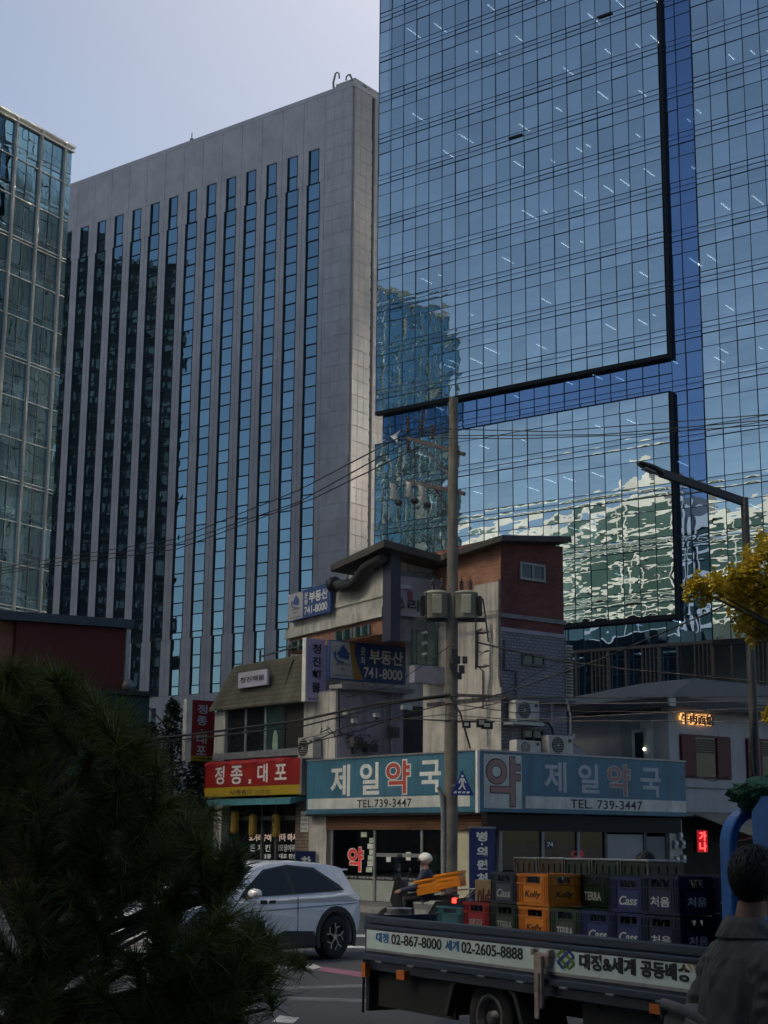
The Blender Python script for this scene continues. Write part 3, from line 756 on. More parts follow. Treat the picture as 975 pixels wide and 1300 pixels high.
for px0, px1 in ((372,390),(428,448),(452,470)):
    a, b = Wf.L(px1, 800, 'x', -.02), Wf.L(px0, 800, 'x', -.02); z1 = zl-.42
    mb = MB(); mb.box(-.05, -.004, a.y, b.y, zo+.05, z1); mb.build('window', m_teal, wing)
    mb = MB()
    for u in (a.y, (a.y+b.y)/2, b.y): mb = MB(); mb.box(-.09, -.052, u-.03, u+.03, zo+.05, z1); mb.build('window_bar', m_frame, wing)
# right face: lit room under the roof, banner, teal windows, slab
xw = lambda px, py=780: Wf.L(px, py, 'y', 0).x
XE = xw(572)
mb = MB(); mb.box(.05, xw(523)-.003, .06, .34, Wf.L(500, 812, 'y', 0).z, Wf.L(520, 727, 'y', 0).z); mb.box(xw(523), XE+.6, .06, .34, Wf.L(540, 846, 'y', -.1).z, Wf.L(520, 727, 'y', 0).z); mb.box(.05, XE+.8, .5, .8, Wf.L(520, 727, 'y', 0).z, zr+.1); mb.build('front_wall', m_grc, wing)
mb = MB(); mb.box(.10, xw(520), .42, .49, Wf.L(520, 727, 'y', 0).z, zr+.02); mb.build('pale_room_wall', mat('pale_render', (.46,.47,.42), .8, var=.2), wing)
mb = MB(); mb.box(xw(521), XE+.7, .40, .49, Wf.L(520, 727, 'y', 0).z, zr+.05); mb.build('blue_room_wall', mat('blue_render', (.22,.25,.30), .8, var=.2), wing)
mb = MB(); mb.box(-.10, .22, -.12, .34, Wf.L(492, 813, 'y', -.1).z, zr+.1); mb.build('corner_duct', mat('navy_metal', (.035,.04,.07), .55, var=.25, vs=2), wing)
za, zb2 = Wf.L(515, 798, 'y', 0).z, Wf.L(515, 842, 'y', 0).z
for a, b in ((524,530),(530,541),(543,556)):
    mb = MB(); mb.box(xw(a), xw(b)-.02, .02, .055, zb2, za); mb.build('teal_pane', m_teal, wing)
zs0, zs1 = Wf.L(540, 868, 'y', -.1).z, Wf.L(540, 846, 'y', -.1).z
mb = MB(); mb.box(xw(521), XE+.9, -.25, .05, zs0, zs1); mb.build('balcony_slab', m_lav, wing)
mb = MB(); mb.box(xw(530), XE+.9, -.10, .05, 6.35, zs0-.004); mb.build('under_slab', m_grc, wing)
# roof: a sheet with a fascia, falling to the back on both sides of the corner
c0 = Wf.L(515, 688, 'y', -.5); zR = c0.z
e0 = Wf.L(436, 712, 'x', -.55); e1 = Wf.L(600, 716, 'y', -.5)
def slab(top, th, m, name, par):
    mb = MB(); n = len(top); vs = [tuple(p) for p in top]+[(p[0], p[1], p[2]-th) for p in top]
    mb.add(vs, [list(range(n)), list(range(2*n-1, n-1, -1))]+[(i, i+n, (i+1) % n+n, (i+1) % n) for i in range(n)]); return mb.build(name, m, par)
slab([(-.55,-.5,zR),(e1.x,-.5,e1.z),(e1.x,yT+.2,e1.z-.1),(-.55,yT+.45,e0.z)], .20, m_roof, 'roof', wing)
# exhaust duct humping over the parapet
pts = [Wf.L(x, y, 'x', -.28) for x, y in ((424,742),(436,744),(447,743),(456,734),(463,722),(473,714),(487,708))]
mb = MB(); mb.tube(pts, [.10,.2,.19,.17,.16,.16,.15], 10); mb.build('exhaust_duct', mat('black_duct', (.022,.022,.024), .5, var=.3), wing)
mb = MB(); mb.lathe([(.10,-.1),(.24,-.08),(.24,.1),(.12,.12)], pts[0], 12, 'y'); mb.build('duct_fan', m_black, wing)
# banner 'bul-ra.'
zt, zbm = Wf.L(520, 731, 'y', -.02).z, Wf.L(520, 783, 'y', -.02).z
ban = thing('shop_banner', 'grey cloth banner with brush lettering hung under the upper wing roof', 'banner', Wf.W(xw(497), -.03, zbm), Wf.rz)
bw = xw(571)-xw(497); bh = zt-zbm
mb = MB(); nx, nzz = 16, 8; vs = []
for j in range(nzz+1):
    for i in range(nx+1):
        u, v = i/nx, j/nzz; vs.append((u*bw, -.03*math.sin(u*9+v*4)*(v**2)-.02, v*bh-.05*math.sin(PI*u)*v))
mb.add(vs, [(j*(nx+1)+i, j*(nx+1)+i+1, (j+1)*(nx+1)+i+1, (j+1)*(nx+1)+i) for j in range(nzz) for i in range(nx)], True)
mb.build('cloth', mat('banner_cloth', (.30,.29,.33), .75, var=.2, vs=2.5), ban)
s = bw/74
text('불', mat('banner_red', (.25,.06,.06), .6), ban, 17.5*s, 25*s, bh*.40, bh*.62, 'y', -.06, .02)
text('라', m_blk, ban, 18*s, 36*s, bh*.13, bh*.42, 'y', -.06, .02)
text('♨', m_blk, ban, 4*s, 14*s, bh*.16, bh*.46, 'y', -.06, .0)
mb = MB(); mb.box(2*s, 22*s, -.075, -.055, bh*.66, bh*.75); mb.build('patch', mat('patch_pale', (.42,.41,.43), .6), ban)

# --- right block: brick room over lilac tile
xB = K.L(636, 760, 'y', 1.0).x; xBe = K.L(716, 800, 'y', 1.0).x
zz = lambda py, px=676: K.L(px, py, 'y', 1.0).z
z_top, z_b1, z_b2, z_t, z_l = zz(698, 640), zz(783), zz(806), zz(886), 4.09
mb = MB(); mb.box(xB, xBe, 1.0, 4.2, z_b1+.005, z_top+.35); o = mb.build('brick_room', m_red, cb)
mb = MB(); mb.box(xB-.006, xB-.001, 1.0, 4.2, z_b1+.3, z_top+.3); mb.build('brick_side', m_redy, cb)
mb = MB(); mb.box(xB-.03, xBe+.04, .95, 4.2, z_b1-.12, z_b1); mb.build('stone_band', m_grc, cb)
mb = MB(); mb.box(xB, xBe, 1.002, 4.2, z_b2+.12, z_b1-.125); mb.build('stained_brick', m_red, cb)
mb = MB(); mb.box(xB-.02, xBe+.05, .97, 4.2, z_b2, z_b2+.115); mb.build('tile_coping', m_lav, cb)
mb = MB(); mb.box(xB, xBe+.04, 1.0, 4.2, z_t, z_b2-.005); mb.build('tile_wall', m_tile, cb)
mb = MB(); mb.box(xB, xBe+.1, 1.06, 4.2, z_l, z_t-.12); mb.build('lower_tile_wall', m_tile, cb)
mb = MB(); mb.box(xB-.05, xBe+.25, .82, 4.2, z_t-.115, z_t-.005); mb.build('ledge', m_grimy, cb)
mb = MB(); mb.box(xB-.02, xB-.003, 1.02, 4.4, 4.09, z_b1+.29); mb.build('render_side', m_conc, cb)
a = K.L(603, 780, 'x', xB-.03); b = K.L(633, 738, 'x', xB-.03); mb = MB(); mb.box(xB-.05, xB-.022, b.y, a.y, a.z+.02, b.z); mb.build('white_patch', m_creamw, cb)
def window(par, F, px0, py0, px1, py1, k, name='window', mg=None, frm=None, split=1):
    a, b = F.L(px0, py0, 'y', k), F.L(px1, py1, 'y', k); x0, x1, z0, z1 = a.x, b.x, b.z, a.z
    mb = MB(); t = .07
    mb.box(x0, x1, k-.06, k-.004, z0, z0+t); mb.box(x0, x1, k-.06, k-.004, z1-t, z1); mb.box(x0, x0+t, k-.058, k-.004, z0+t, z1-t); mb.box(x1-t, x1, k-.058, k-.004, z0+t, z1-t)
    for i in range(split): c = x0+(x1-x0)*(i+1)/(split+1); mb.box(c-.03, c+.03, k-.056, k-.004, z0+t, z1-t)
    f = mb.build(name, frm or m_frame, par)
    mb = MB(); mb.box(x0+t, x1-t, k-.03, k-.006, z0+t, z1-t); mb.build('pane', mg or m_wg, f)
window(cb, K, 659, 713, 691, 740, 1.0)
window(cb, K, 662, 829, 691, 848, 1.0, frm=m_grimy)
window(cb, K, 662, 924, 690, 948, 1.06, frm=m_grimy)
ra, rb, rc = K.L(590, 712, 'x', xB-.4), K.L(641, 697, 'y', .6), K.L(724, 693, 'y', .6)
zk = K.L(636, 699, 'y', 1.0).z
slab([(xB-.35,.55,zk+.33),(rc.x,.55,zk+.62),(rc.x,4.6,zk+.55),(xB-.35,4.6,zk+.05)], .16, m_roof, 'roof', cb)
mb = MB(); mb.box(xB+.01, xBe, 1.01, 4.0, z_top+.3, zk+.30); mb.build('roof_fill', m_red, cb)

# --- pharmacy signs
sA = thing('pharmacy_sign', 'sunlit blue pharmacy sign on the left-hand front of the corner shop', 'sign', K.W(0,0,2.56), K.rz, 'pharmacy signs round the corner')
LA = 7.78; HA = 1.54
mb = MB(); mb.box(0, .33, .06, LA, 0, HA); mb.build('box', m_pblue, sA, .012)
mb = MB(); mb.box(-.012, -.002, .3, LA-.1, .14, .44); mb.build('white_band', mat('sign_white', (.60,.63,.60), .5, var=.2, vs=2, streak=((.33,.32,.28), .7)), sA)
mb = MB(); mb.box(-.02, .055, -.03, .055, -.02, HA+.03); mb.build('corner_trim', m_lett, sA)
mb = MB(); mb.box(-.03, .35, .06, LA+.02, HA+.002, HA+.05); mb.build('top_trim', m_galv, sA)
mb = MB(); mb.box(-.02, .35, .06, LA+.02, -.06, -.003); mb.build('bottom_trim', m_blk, sA)
ly = lambda px, py: K.L(px, py, 'x', 0)
def sgn(body, px0, px1, py0, py1, m, bold=.03, name='lettering'):
    a, b = ly(px0, (py0+py1)/2), ly(px1, (py0+py1)/2)
    return text(body, m, sA, a.y, b.y, ly((px0+px1)/2, py1).z-2.56, ly((px0+px1)/2, py0).z-2.56, 'x', -.004, bold, name=name)
sgn('제', 420, 444.5, 971, 1011, m_lett, .022)
sgn('일', 457, 481.5, 968, 1009, m_lett, .022)
text('약', m_lett, sA, ly(490,985).y+.03, ly(521,985).y-.03, ly(505,1008).z-2.59, ly(505,965.5).z-2.53, 'x', -.002, .05, name='letter_outline')
sgn('약', 490.5, 520.5, 966, 1007.5, m_pred, .02)
sgn('국', 533, 560, 965, 1006, m_lett, .022)
text('TEL.739-3447', m_blk, sA, ly(454,1020).y, ly(523,1020).y, ly(488,1025).z-2.56, ly(488,1014.5).z-2.56, 'x', -.014, .012, sp=1.1)
sB = thing('pharmacy_sign', 'shaded blue pharmacy sign on the right-hand front, with one oversized character at its left end', 'sign', K.W(0,0,2.56), K.rz, 'pharmacy signs round the corner')
LB = 7.85
mb = MB(); mb.box(.06, LB, .0, .33, 0, HA); mb.build('box', m_pblue, sB, .012)
mb = MB(); mb.box(.06, LB+.02, -.02, .35, HA+.002, HA+.05); mb.build('top_trim', m_galv, sB)
lx = lambda px, py: K.L(px, py, 'y', 0)
x0, x1 = lx(614,990).x, lx(662,990).x
mb = MB(); mb.box(x0, x1, -.012, -.002, .10, HA-.06); mb.build('white_panel', MATS['sign_white'], sB)
mb = MB(); mb.box(lx(667,1018).x, LB-.03, -.012, -.002, .12, .44); mb.build('white_band', MATS['sign_white'], sB)
text('약', m_blk, sB, x0+.06, x1-.04, .13, HA-.09, 'y', -.012, .04, name='letter_outline')
text('약', m_pred2, sB, x0+.09, x1-.07, .16, HA-.12, 'y', -.018, .022)
def sgb(body, px0, px1, py0, py1, m, bold=.03, k=-.004, name='lettering'):
    return text(body, m, sB, lx(px0, 990).x, lx(px1, 990).x, lx((px0+px1)/2, py1).z-2.56, lx((px0+px1)/2, py0).z-2.56, 'y', k, bold, name=name)
m_let2 = mat('letter_silver', (.42,.46,.50), .5, var=.1)
sgb('제', 691, 719, 967, 1006, m_let2, .022); sgb('일', 734, 760, 970, 1007, m_let2, .022)
sgb('약', 770, 801, 970, 1011, m_let2, .05, -.002, 'letter_outline'); sgb('약', 771, 800, 971, 1010, m_pred2, .02, -.009)
sgb('국', 813, 839, 975, 1012, m_let2, .022)
text('TEL. 739-3447', m_blk, sB, lx(724,1021).x, lx(815,1024).x, lx(770,1027.5).z-2.56, lx(770,1016).z-2.56, 'y', -.014, .012, sp=1.1)

# standing clinic sign at the corner
p = at(613, 1110, 39.3)
cs = thing('clinic_sign', 'tall navy vertical sign board with white letters at the corner of the pharmacy', 'sign', (p.x, p.y, .15), R(14))
mb = MB(); mb.box(-.33, .33, 0, .1, .05, 2.0); mb.build('board', m_navy, cs, .01)
mb = MB(); mb.box(-.345, .345, -.01, .11, 1.99, 2.03); mb.box(-.28, -.22, .02, .08, 0, .05); mb.box(.22, .28, .02, .08, 0, .05); mb.build('frame', m_galv, cs)
for i, ch in enumerate('병·의원처방'):
    zc_ = (1.79, 1.60, 1.42, 1.10, .78, .46)[i]; h = .24 if ch != '·' else .05; wd_ = .28 if ch != '·' else .05
    text(ch, m_lett, cs, -.02-wd_/2, -.02+wd_/2, zc_-h/2, zc_+h/2, 'y', -.003, .045)

# estate agency signs
def agency(o, F, face, k, z0, z1, u0, u1, lab, split, orange):
    """u0..u1 from left to right as read"""
    m_ag = mat('agency_navy', (.03,.075,.24), .45, var=.15, vs=3); m_agw = mat('agency_grey', (.40,.41,.42), .55, var=.15, vs=3)
    U = lambda f: u0+(u1-u0)*f; Z = lambda f: z0+(z1-z0)*f
    def bx(mb, f0, f1, g0, g1, d0, d1):
        a, b = sorted((U(f0), U(f1)))
        if face == 'y': mb.box(a, b, k-d1, k-d0, Z(g0), Z(g1))
        else: mb.box(k-d1, k-d0, a, b, Z(g0), Z(g1))
        return mb
    bx(MB(), 0, 1, 0, 1, 0, .12).build('box', m_ag, o, .008)
    bx(MB(), .012, split, .03, .97, .122, .127).build('pale_panel', m_agw, o)
    if orange:
        mb = MB(); pts = [(split-.06,.97),(split+.02,.97),(split+.01,.7),(split+.05,.4),(split+.13,.03),(split-.0,.03),(split-.03,.5)]
        poly = [(U(f), Z(g)) for f, g in pts]; mb.prism(poly, face, k-.133, k-.129); mb.build('orange_sweep', mat('sweep_orange', (.33,.20,.05), .5), o)
    kk = k-.128
    T_ = lambda s_, f0, f1, g0, g1, m, bo=.02, nm='lettering': text(s_, m, o, U(f0), U(f1), Z(g0), Z(g1), face, kk-.006, bo, name=nm)
    T_('부동산', split+.20 if orange else split+.16, .96, .48, .86, m_lett, .03); T_('741-8000', split+.13 if orange else split+.05, .95, .10, .38, m_lett, .02, 'phone_lettering')
    T_('문', split+.09 if orange else split+.05, split+.15 if orange else split+.13, .68, .88, m_lett, .01); T_('화', split+.09 if orange else split+.05, split+.15 if orange else split+.13, .44, .64, m_lett, .01)
    # house emblem
    mb = MB(); c = split*.55; poly = [(c-.06,.62),(c-.09,.62),(c,.90),(c+.09,.66),(c+.075,.66),(c+.075,.52),(c-.06,.55)]
    mb.prism([(U(f), Z(g)) for f, g in poly], face, kk-.006, kk-.001); mb.build('house_emblem', m_ag, o)
    mb = MB(); arc = [(c-.10+.0*i+.02*math.cos(2+i*.5), .62-.03*i) for i in range(3)]
    pts = []
    for i in range(9): a = R(150+i*16); pts.append((c+.12*math.cos(a), .62+.20*math.sin(a)))
    pts += [(c+(p_[0]-c)*.86+.01, .62+(p_[1]-.62)*.8) for p_ in reversed(pts)]
    mb.prism([(U(f), Z(g)) for f, g in pts], face, kk-.005, kk-.001); mb.build('emblem_sweep', m_ag, o)
    T_('공인중개사', .08, split-.05, .36, .43, m_blk, .0, 'small_lettering'); T_('사무소', .14, split-.12, .24, .30, m_blk, .0, 'small_lettering')
    T_('등록번호 제1호', .06, split-.05, .08, .13, m_blk, .0, 'small_lettering')
yk = yL-.36
a, b = K.L(415, 845, 'y', yk), K.L(512, 845, 'y', yk)
z1_, z0_ = K.L(470, 818, 'y', yk).z, K.L(470, 866.5, 'y', yk).z
ag = thing('estate_agency_sign', 'navy estate agency sign with an orange sweep, beside the lilac blade sign', 'sign', K.W(0,0,0), K.rz, 'estate agency signs')
agency(ag, K, 'y', yk, z0_, z1_, a.x, b.x, '', .31, True)
a, b = Wf.L(371, 770, 'x', -.1), Wf.L(424, 760, 'x', -.1)
z1_, z0_ = Wf.L(400, 747, 'x', -.1).z, Wf.L(400, 783, 'x', -.1).z
ag2 = thing('estate_agency_sign', 'smaller estate agency sign up on the cream parapet beside the exhaust duct', 'sign', Wf.W(0,0,0), Wf.rz, 'estate agency signs')
agency(ag2, Wf, 'x', -.12, z0_, z1_, a.y, b.y, '', .36, False)
# lilac blade sign
yb = K.L(390, 850, 'x', -.05).y
a = K.L(389.5, 850, 'y', yb); b = K.L(414.5, 850, 'y', yb); zt_, zb_ = K.L(402, 811, 'y', yb).z, K.L(402, 891, 'y', yb).z
bl = thing('seafood_blade_sign', 'lilac vertical blade sign with brush lettering and a lit edge coloured white', 'sign', K.W(a.x, yb, zb_), K.rz)
wd_, h_ = b.x-a.x, zt_-zb_
mb = MB(); mb.box(0, wd_, 0, .16, 0, h_); mb.build('face_panel', mat('blade_lilac', (.52,.48,.74), .5, var=.1, vs=2), bl)
mb = MB(); mb.box(-.06, -.002, -.012, .172, -.01, h_+.01); mb.build('edge_face', m_lett, bl)  # light on the outer edge is put in as a white face
for i, ch in enumerate('청진해물'):
    zc_ = h_*(.84-.205*i); text(ch, m_blk, bl, wd_*.27, wd_*.70, zc_-h_*.078, zc_+h_*.078, 'y', -.003, .025)
text('02-733-3967', m_blk, bl, wd_*.1, wd_*.92, h_*.025, h_*.058, 'y', -.003, .02, name='phone_lettering')
mb = MB(); mb.beam((wd_, .08, h_*.85), (wd_+.5, .08, h_*.85), .04); mb.beam((wd_, .08, h_*.2), (wd_+.5, .08, h_*.2), .04); mb.build('bracket', m_grimy, bl)

# ------------------------------------------------------------------ sake bar to the left
jb = thing('bar_building', 'narrow two storey bar with a mossy metal parapet and a red and yellow sign', 'shop building', K.o, K.rz)
y0, y1 = 8.02, 13.55
zw1, zw0 = K.L(330, 898, 'x', .3).z, K.L(330, 953, 'x', .3).z
mb = MB(); mb.box(.75, 6, y0, y1, .15, 6.0); mb.build('core', mat('bar_core', (.06,.055,.05), .9, var=.3), jb)
zmp, zmt = K.L(330, 893, 'x', 0).z, K.L(330, 840, 'x', .5).z
mb = MB(); mb.box(.25, .75, y0, y1, zw1+.02, zmp-.01); mb.build('lintel', m_creamw, jb)
m_moss = bricks('mossy_metal', (.13,.124,.088), (.10,.096,.07), (.06,.055,.03), 6, .16, 'yz', gap=.012, var=.6)
slab([(.02,y1+.05,zmp),(.02,y0,zmp),(.62,y0,zmt+.05),(.62,y1-.45,zmt)], .06, m_moss, 'mansard', jb)
a, b = K.L(290, 866, 'x', .2), K.L(361, 866, 'x', .2)
mb = MB(); mb.prism([(.18, zmp+.25),(.55, zmt-.1),(.50, zmt-.1),(.13, zmp+.25)], 'y', b.y, a.y-.6); mb.build('mansard_panel', m_moss, jb)
mb = MB(); mb.box(.6, 5.9, y0+.1, y1-.5, 6.0, zmt-.1); mb.build('parapet_back', m_creamw, jb)
mb = MB(); mb.box(1.2, 2.0, y0+1.2, y0+2.4, zmt-.1, zmt+.3); mb.build('roof_tank', m_conc, jb)
mb = MB()
for y in (y0+.4, y0+1.9, y0+3.6): mb.beam((.7,y,zmt-.2),(.7,y,zmt+.42),.05)
mb.beam((.7,y0+.4,zmt+.4),(.7,y0+3.6,zmt+.2),.05); mb.build('roof_rail', m_grimy, jb)
yw1, yw0 = K.L(288, 930, 'x', .3).y, K.L(386, 930, 'x', .3).y
for a, b in ((yw1, yw1-.25), ):
    mb = MB(); mb.box(.22, .75, yw1, y1, 3.9, zw1); mb.build('side_pier', m_creamw, jb)
mb = MB(); mb.box(.18, .75, y0, y1, zw0-.22, zw0-.004); mb.build('window_sill', m_galv, jb)
wi = [K.L(x, 930, 'x', .35).y for x in (288, 313, 338, 362, 386)]
for i in range(4):
    mb = MB(); mb.box(.34, .38, wi[i+1]+.05, wi[i]-.05, zw0, zw1); mb.build('window_pane', (m_wg, m_wg, m_teal, MATS['dark_recess'])[i], jb)
    mb = MB(); mb.box(.30, .42, wi[i]-.05, wi[i]+.05, zw0, zw1); mb.build('window_bar', m_frame if i < 3 else m_black, jb)
p = K.L(350, 940, 'x', .36)
mb = MB(); mb.lathe([(.30,0),(.33,.1),(.30,.55),(.22,1.0),(.0,1.02)], (.62, p.y, zw0), 14); mb.build('curtain', mat('green_curtain', (.25,.36,.27), .8, var=.3), jb)
# ground floor of the bar
zs1, zs0 = K.L(320, 966, 'x', .05).z, K.L(320, 1010, 'x', .05).z
mb = MB(); mb.box(.3, .74, y0, y0+.75, .15, zs1); mb.build('right_pier', bricks('tan_tile', (.26,.20,.15), (.21,.16,.12), (.10,.08,.06), .30, .10, 'yz', var=.4), jb)
mb = MB(); mb.box(.3, .74, y1-.5, y1, .15, zs0); mb.build('left_pier', m_creamw, jb)
for px in (332, 350):
    y = K.L(px, 1080, 'x', .5).y; mb = MB(); mb.box(.48, .56, y-.05, y+.05, .15, zs0); mb.build('door_post', m_grimy, jb)
mb = MB(); mb.box(.6, .62, y0+.8, y1-.5, .2, zs0); mb.build('dark_glass', m_wg, jb)
mb = MB(); mb.box(.5, .58, y0+.75, y1-.5, zs0-.75, zs0-.62); mb.build('door_head', m_grimy, jb)
lt = [('노가리구이', 316, 344, 1059, 1068, .35), ('가마 마시다', 350.5, 384, 1058, 1068, .35), ('돈 치 킨', 317, 343, 1072, 1081, .08), ('생오징어무침', 350, 379, 1072, 1081, .08), ('정종', 333, 344, 1084, 1090, .15), ('대포 한잔', 354, 377, 1084, 1090, .15)]
for s_, a, b, t_, q_, e in lt:
    pa, pb = K.L(a, (t_+q_)/2, 'x', .58), K.L(b, (t_+q_)/2, 'x', .58)
    text(s_, mat('lit_letter_%d' % int(e*100), (.75,.55,.46) if e > .3 else (.6,.6,.58), .5, emit=e), jb, pa.y, pb.y, K.L((a+b)/2, q_, 'x', .58).z, K.L((a+b)/2, t_, 'x', .58).z, 'x', .585, .02, name='window_lettering')
for i, (px, lab) in enumerate(((298, 'hanging yellow paper lantern at the far left of the bar front, half in shade'), (321, 'yellow paper lantern in the middle of the bar front'), (350.5, 'yellow paper lantern with dark writing at the right of the bar front'))):
    p = K.L(px, 1048 if i else 1044, 'x', .3)
    ln = thing('paper_lantern', lab, 'lantern', K.W(.3, p.y, p.z), K.rz, 'lanterns over the bar door')
    mb = MB(); mb.lathe([(.07,-.34),(.115,-.31),(.13,-.25),(.128,0),(.13,.25),(.115,.31),(.07,.34)], (0,0,0), 16); mb.build('shade', mat('lantern_yellow', (.30,.20,.03), .6, var=.25, vs=4, emit=.03), ln)
    mb = MB(); mb.lathe([(.08,.342),(.08,.37)], (0,0,0), 12); mb.lathe([(.08,-.37),(.08,-.342)], (0,0,0), 12); mb.tube([(0,0,.37),(0,0,.8)], .012, 5); mb.build('fitting', m_black, ln)
    if i == 2:
        text('대', m_blk, ln, .07, -.07, .06, .24, 'x', -.131, .02); text('포', m_blk, ln, .07, -.07, -.2, -.02, 'x', -.131, .02)
# signs of the bar
bs = thing('bar_sign', 'red and yellow bar sign with white characters above a teal awning', 'sign', K.W(0,0,zs0), K.rz)
ya_, yb_ = K.L(260, 992, 'x', 0).y, K.L(381, 985, 'x', 0).y
H = zs1-zs0
m_sr = mat('bar_red', (.30,.016,.015), .4, var=.15, vs=2); m_sy = mat('bar_yellow', (.40,.27,.015), .45, var=.12, vs=2)
mb = MB(); mb.box(0, .4, yb_, ya_, H*.27, H); mb.build('red_panel', m_sr, bs, .006)
mb = MB(); mb.box(-.004, .4, yb_, ya_, 0, H*.265); mb.build('yellow_panel', m_sy, bs)
mb = MB(); mb.box(-.01, .41, yb_-.09, yb_-.003, -.02, H+.02); mb.build('end_cap', m_frame, bs)
def bsg(s_, x0, x1, t_, q_, m, bo):
    pa, pb = K.L(x0, (t_+q_)/2, 'x', 0), K.L(x1, (t_+q_)/2, 'x', 0)
    text(s_, m, bs, pa.y, pb.y, K.L((x0+x1)/2, q_, 'x', 0).z-zs0, K.L((x0+x1)/2, t_, 'x', 0).z-zs0, 'x', -.006, bo)
bsg('정', 273, 285, 973, 996, m_lett, .02); bsg('종', 293, 308, 972, 995.5, m_lett, .02); bsg('대', 327, 340, 969.5, 993, m_lett, .02); bsg('포', 349, 364, 970, 990, m_lett, .02)
mb = MB(); p = K.L(317.5, 992, 'x', 0); mb.cbox((-.01, p.y, p.z-zs0), (.02, .11, .14)); mb.build('dot', m_lett, bs)
bsg('사케名酒', 292, 321, 1002.5, 1009, m_blk, .02); bsg('전문점', 324, 342, 1003, 1008.5, m_blk, .0)
mb = MB(); yy = [ya_+(yb_+.9-ya_)*i/14 for i in range(15)]
vs = []
for i, y in enumerate(yy):
    h = H+.03+.02*math.sin(i*1.7); vs += [(-.03, y, h-.14+.05*math.sin(i*2.3)), (-.02, y, h-.02), (.3, y, h+.06)]
mb.add(vs, [(i*3+j, i*3+j+1, i*3+j+4, i*3+j+3) for i in range(14) for j in range(2)], True); mb.build('rolled_cover', m_sr, bs)
aw = thing('teal_awning', 'folded teal awning under the red and yellow bar sign', 'awning', K.W(0,0,zs0), K.rz)
pa, pb = K.L(262, 1020, 'x', -.3).y, K.L(369, 1016, 'x', -.3).y
mb = MB(); mb.prism([(.3,-.06),(-.3,-.12),(-.34,-.30),(-.30,-.30),(.3,-.16)], 'y', pb, pa); mb.build('canopy', mat('awning_teal', (.05,.18,.22), .6, var=.25, vs=3), aw)
mb = MB(); mb.beam((.3,pa-.1,-.1),(-.3,pa-.1,-.26),.04); mb.beam((.3,pb+.1,-.1),(-.3,pb+.1,-.26),.04); mb.build('arm', m_grimy, aw)
# red blade sign
yb = K.L(243, 930, 'x', -.1).y
yb = 14.35
a, b = K.L(243, 930, 'y', yb), K.L(272, 930, 'y', yb); zt_, zb_ = K.L(256, 889, 'y', yb).z, K.L(256, 966, 'y', yb).z
rb = thing('red_blade_sign', 'dark red vertical blade sign with a white edge at the left end of the bar', 'sign', K.W(a.x, yb, zb_), K.rz)
wd_, h_ = b.x-a.x, zt_-zb_
mb = MB(); mb.box(0, wd_, 0, .2, h_*.08, h_); mb.m = 1; mb.box(0, wd_, .001, .199, 0, h_*.078); mb.build('face_panel', [mat('blade_red', (.22,.008,.012), .5, var=.15, vs=2), m_sy], rb)
mb = MB(); mb.box(-.22, -.003, -.01, .21, -.02, h_+.01); mb.build('edge_face', mat('blade_edge', (.62,.63,.58), .5, var=.15), rb)
for i, ch in enumerate('정종·대포'):
    zc_ = h_*(.85, .66, .51, .36, .17)[i]; hh = h_*(.075 if ch != '·' else .012); ww = wd_*(.22 if ch != '·' else .04)
    text(ch, m_let2, rb, wd_*.45-ww, wd_*.45+ww, zc_-hh, zc_+hh, 'y', -.003, .02)
text('사케名酒', m_blk, rb, wd_*.08, wd_*.9, h_*.015, h_*.06, 'y', -.003, .01)
mb = MB(); mb.beam((wd_,.1,h_*.9),(wd_+.5,.1,h_*.9),.05); mb.beam((wd_,.1,h_*.12),(wd_+.5,.1,h_*.12),.05); mb.build('bracket', m_frame, rb)
# small parapet sign
p0, p1 = K.L(304, 864, 'x', .12), K.L(341, 859, 'x', .12); zt_, zb_ = K.L(322, 852, 'x', .12).z, K.L(322, 872, 'x', .12).z
ps = thing('parapet_plaque', 'small lilac plaque with brush lettering on the mossy parapet', 'sign', K.W(0,0,0), K.rz)
mb = MB(); mb.box(.06, .16, p1.y, p0.y, zb_, zt_); mb.build('plaque', mat('plaque_lilac', (.46,.44,.55), .5, var=.12), ps, .02)
text('청진해물', m_blk, ps, p0.y-.15, p1.y+.15, zb_+.16, zt_-.16, 'x', .057, .02)
# paper notice and blue stand by the bar
p = K.L(385.5, 1043, 'x', .25)
no_ = thing('menu_notice', 'rounded white notice with rows of small print on the pier between bar and pharmacy', 'notice', K.W(.27, p.y, p.z), K.rz)
mb = MB(); mb.box(0, .03, -.20, .20, -.30, .30); mb.build('board', m_lett, no_, .02)
for i in range(4): text('홍어 삼합 병어'[i % 3:][:5], m_blk, no_, .15, -.15, .14-.13*i, .22-.13*i, 'x', -.003, .0)
p = K.L(388, 1093, 'x', -.2)
st = thing('soju_stand', 'small navy standing sign with one white character behind the parked car', 'sign', K.W(-.2, p.y, .15), K.rz+R(-20))
mb = MB(); mb.box(-.3, .3, 0, .12, 0, 1.35); mb.build('board', m_navy, st, .01)
text('참', m_lett, st, -.14, .16, .85, 1.2, 'y', -.003, .04)

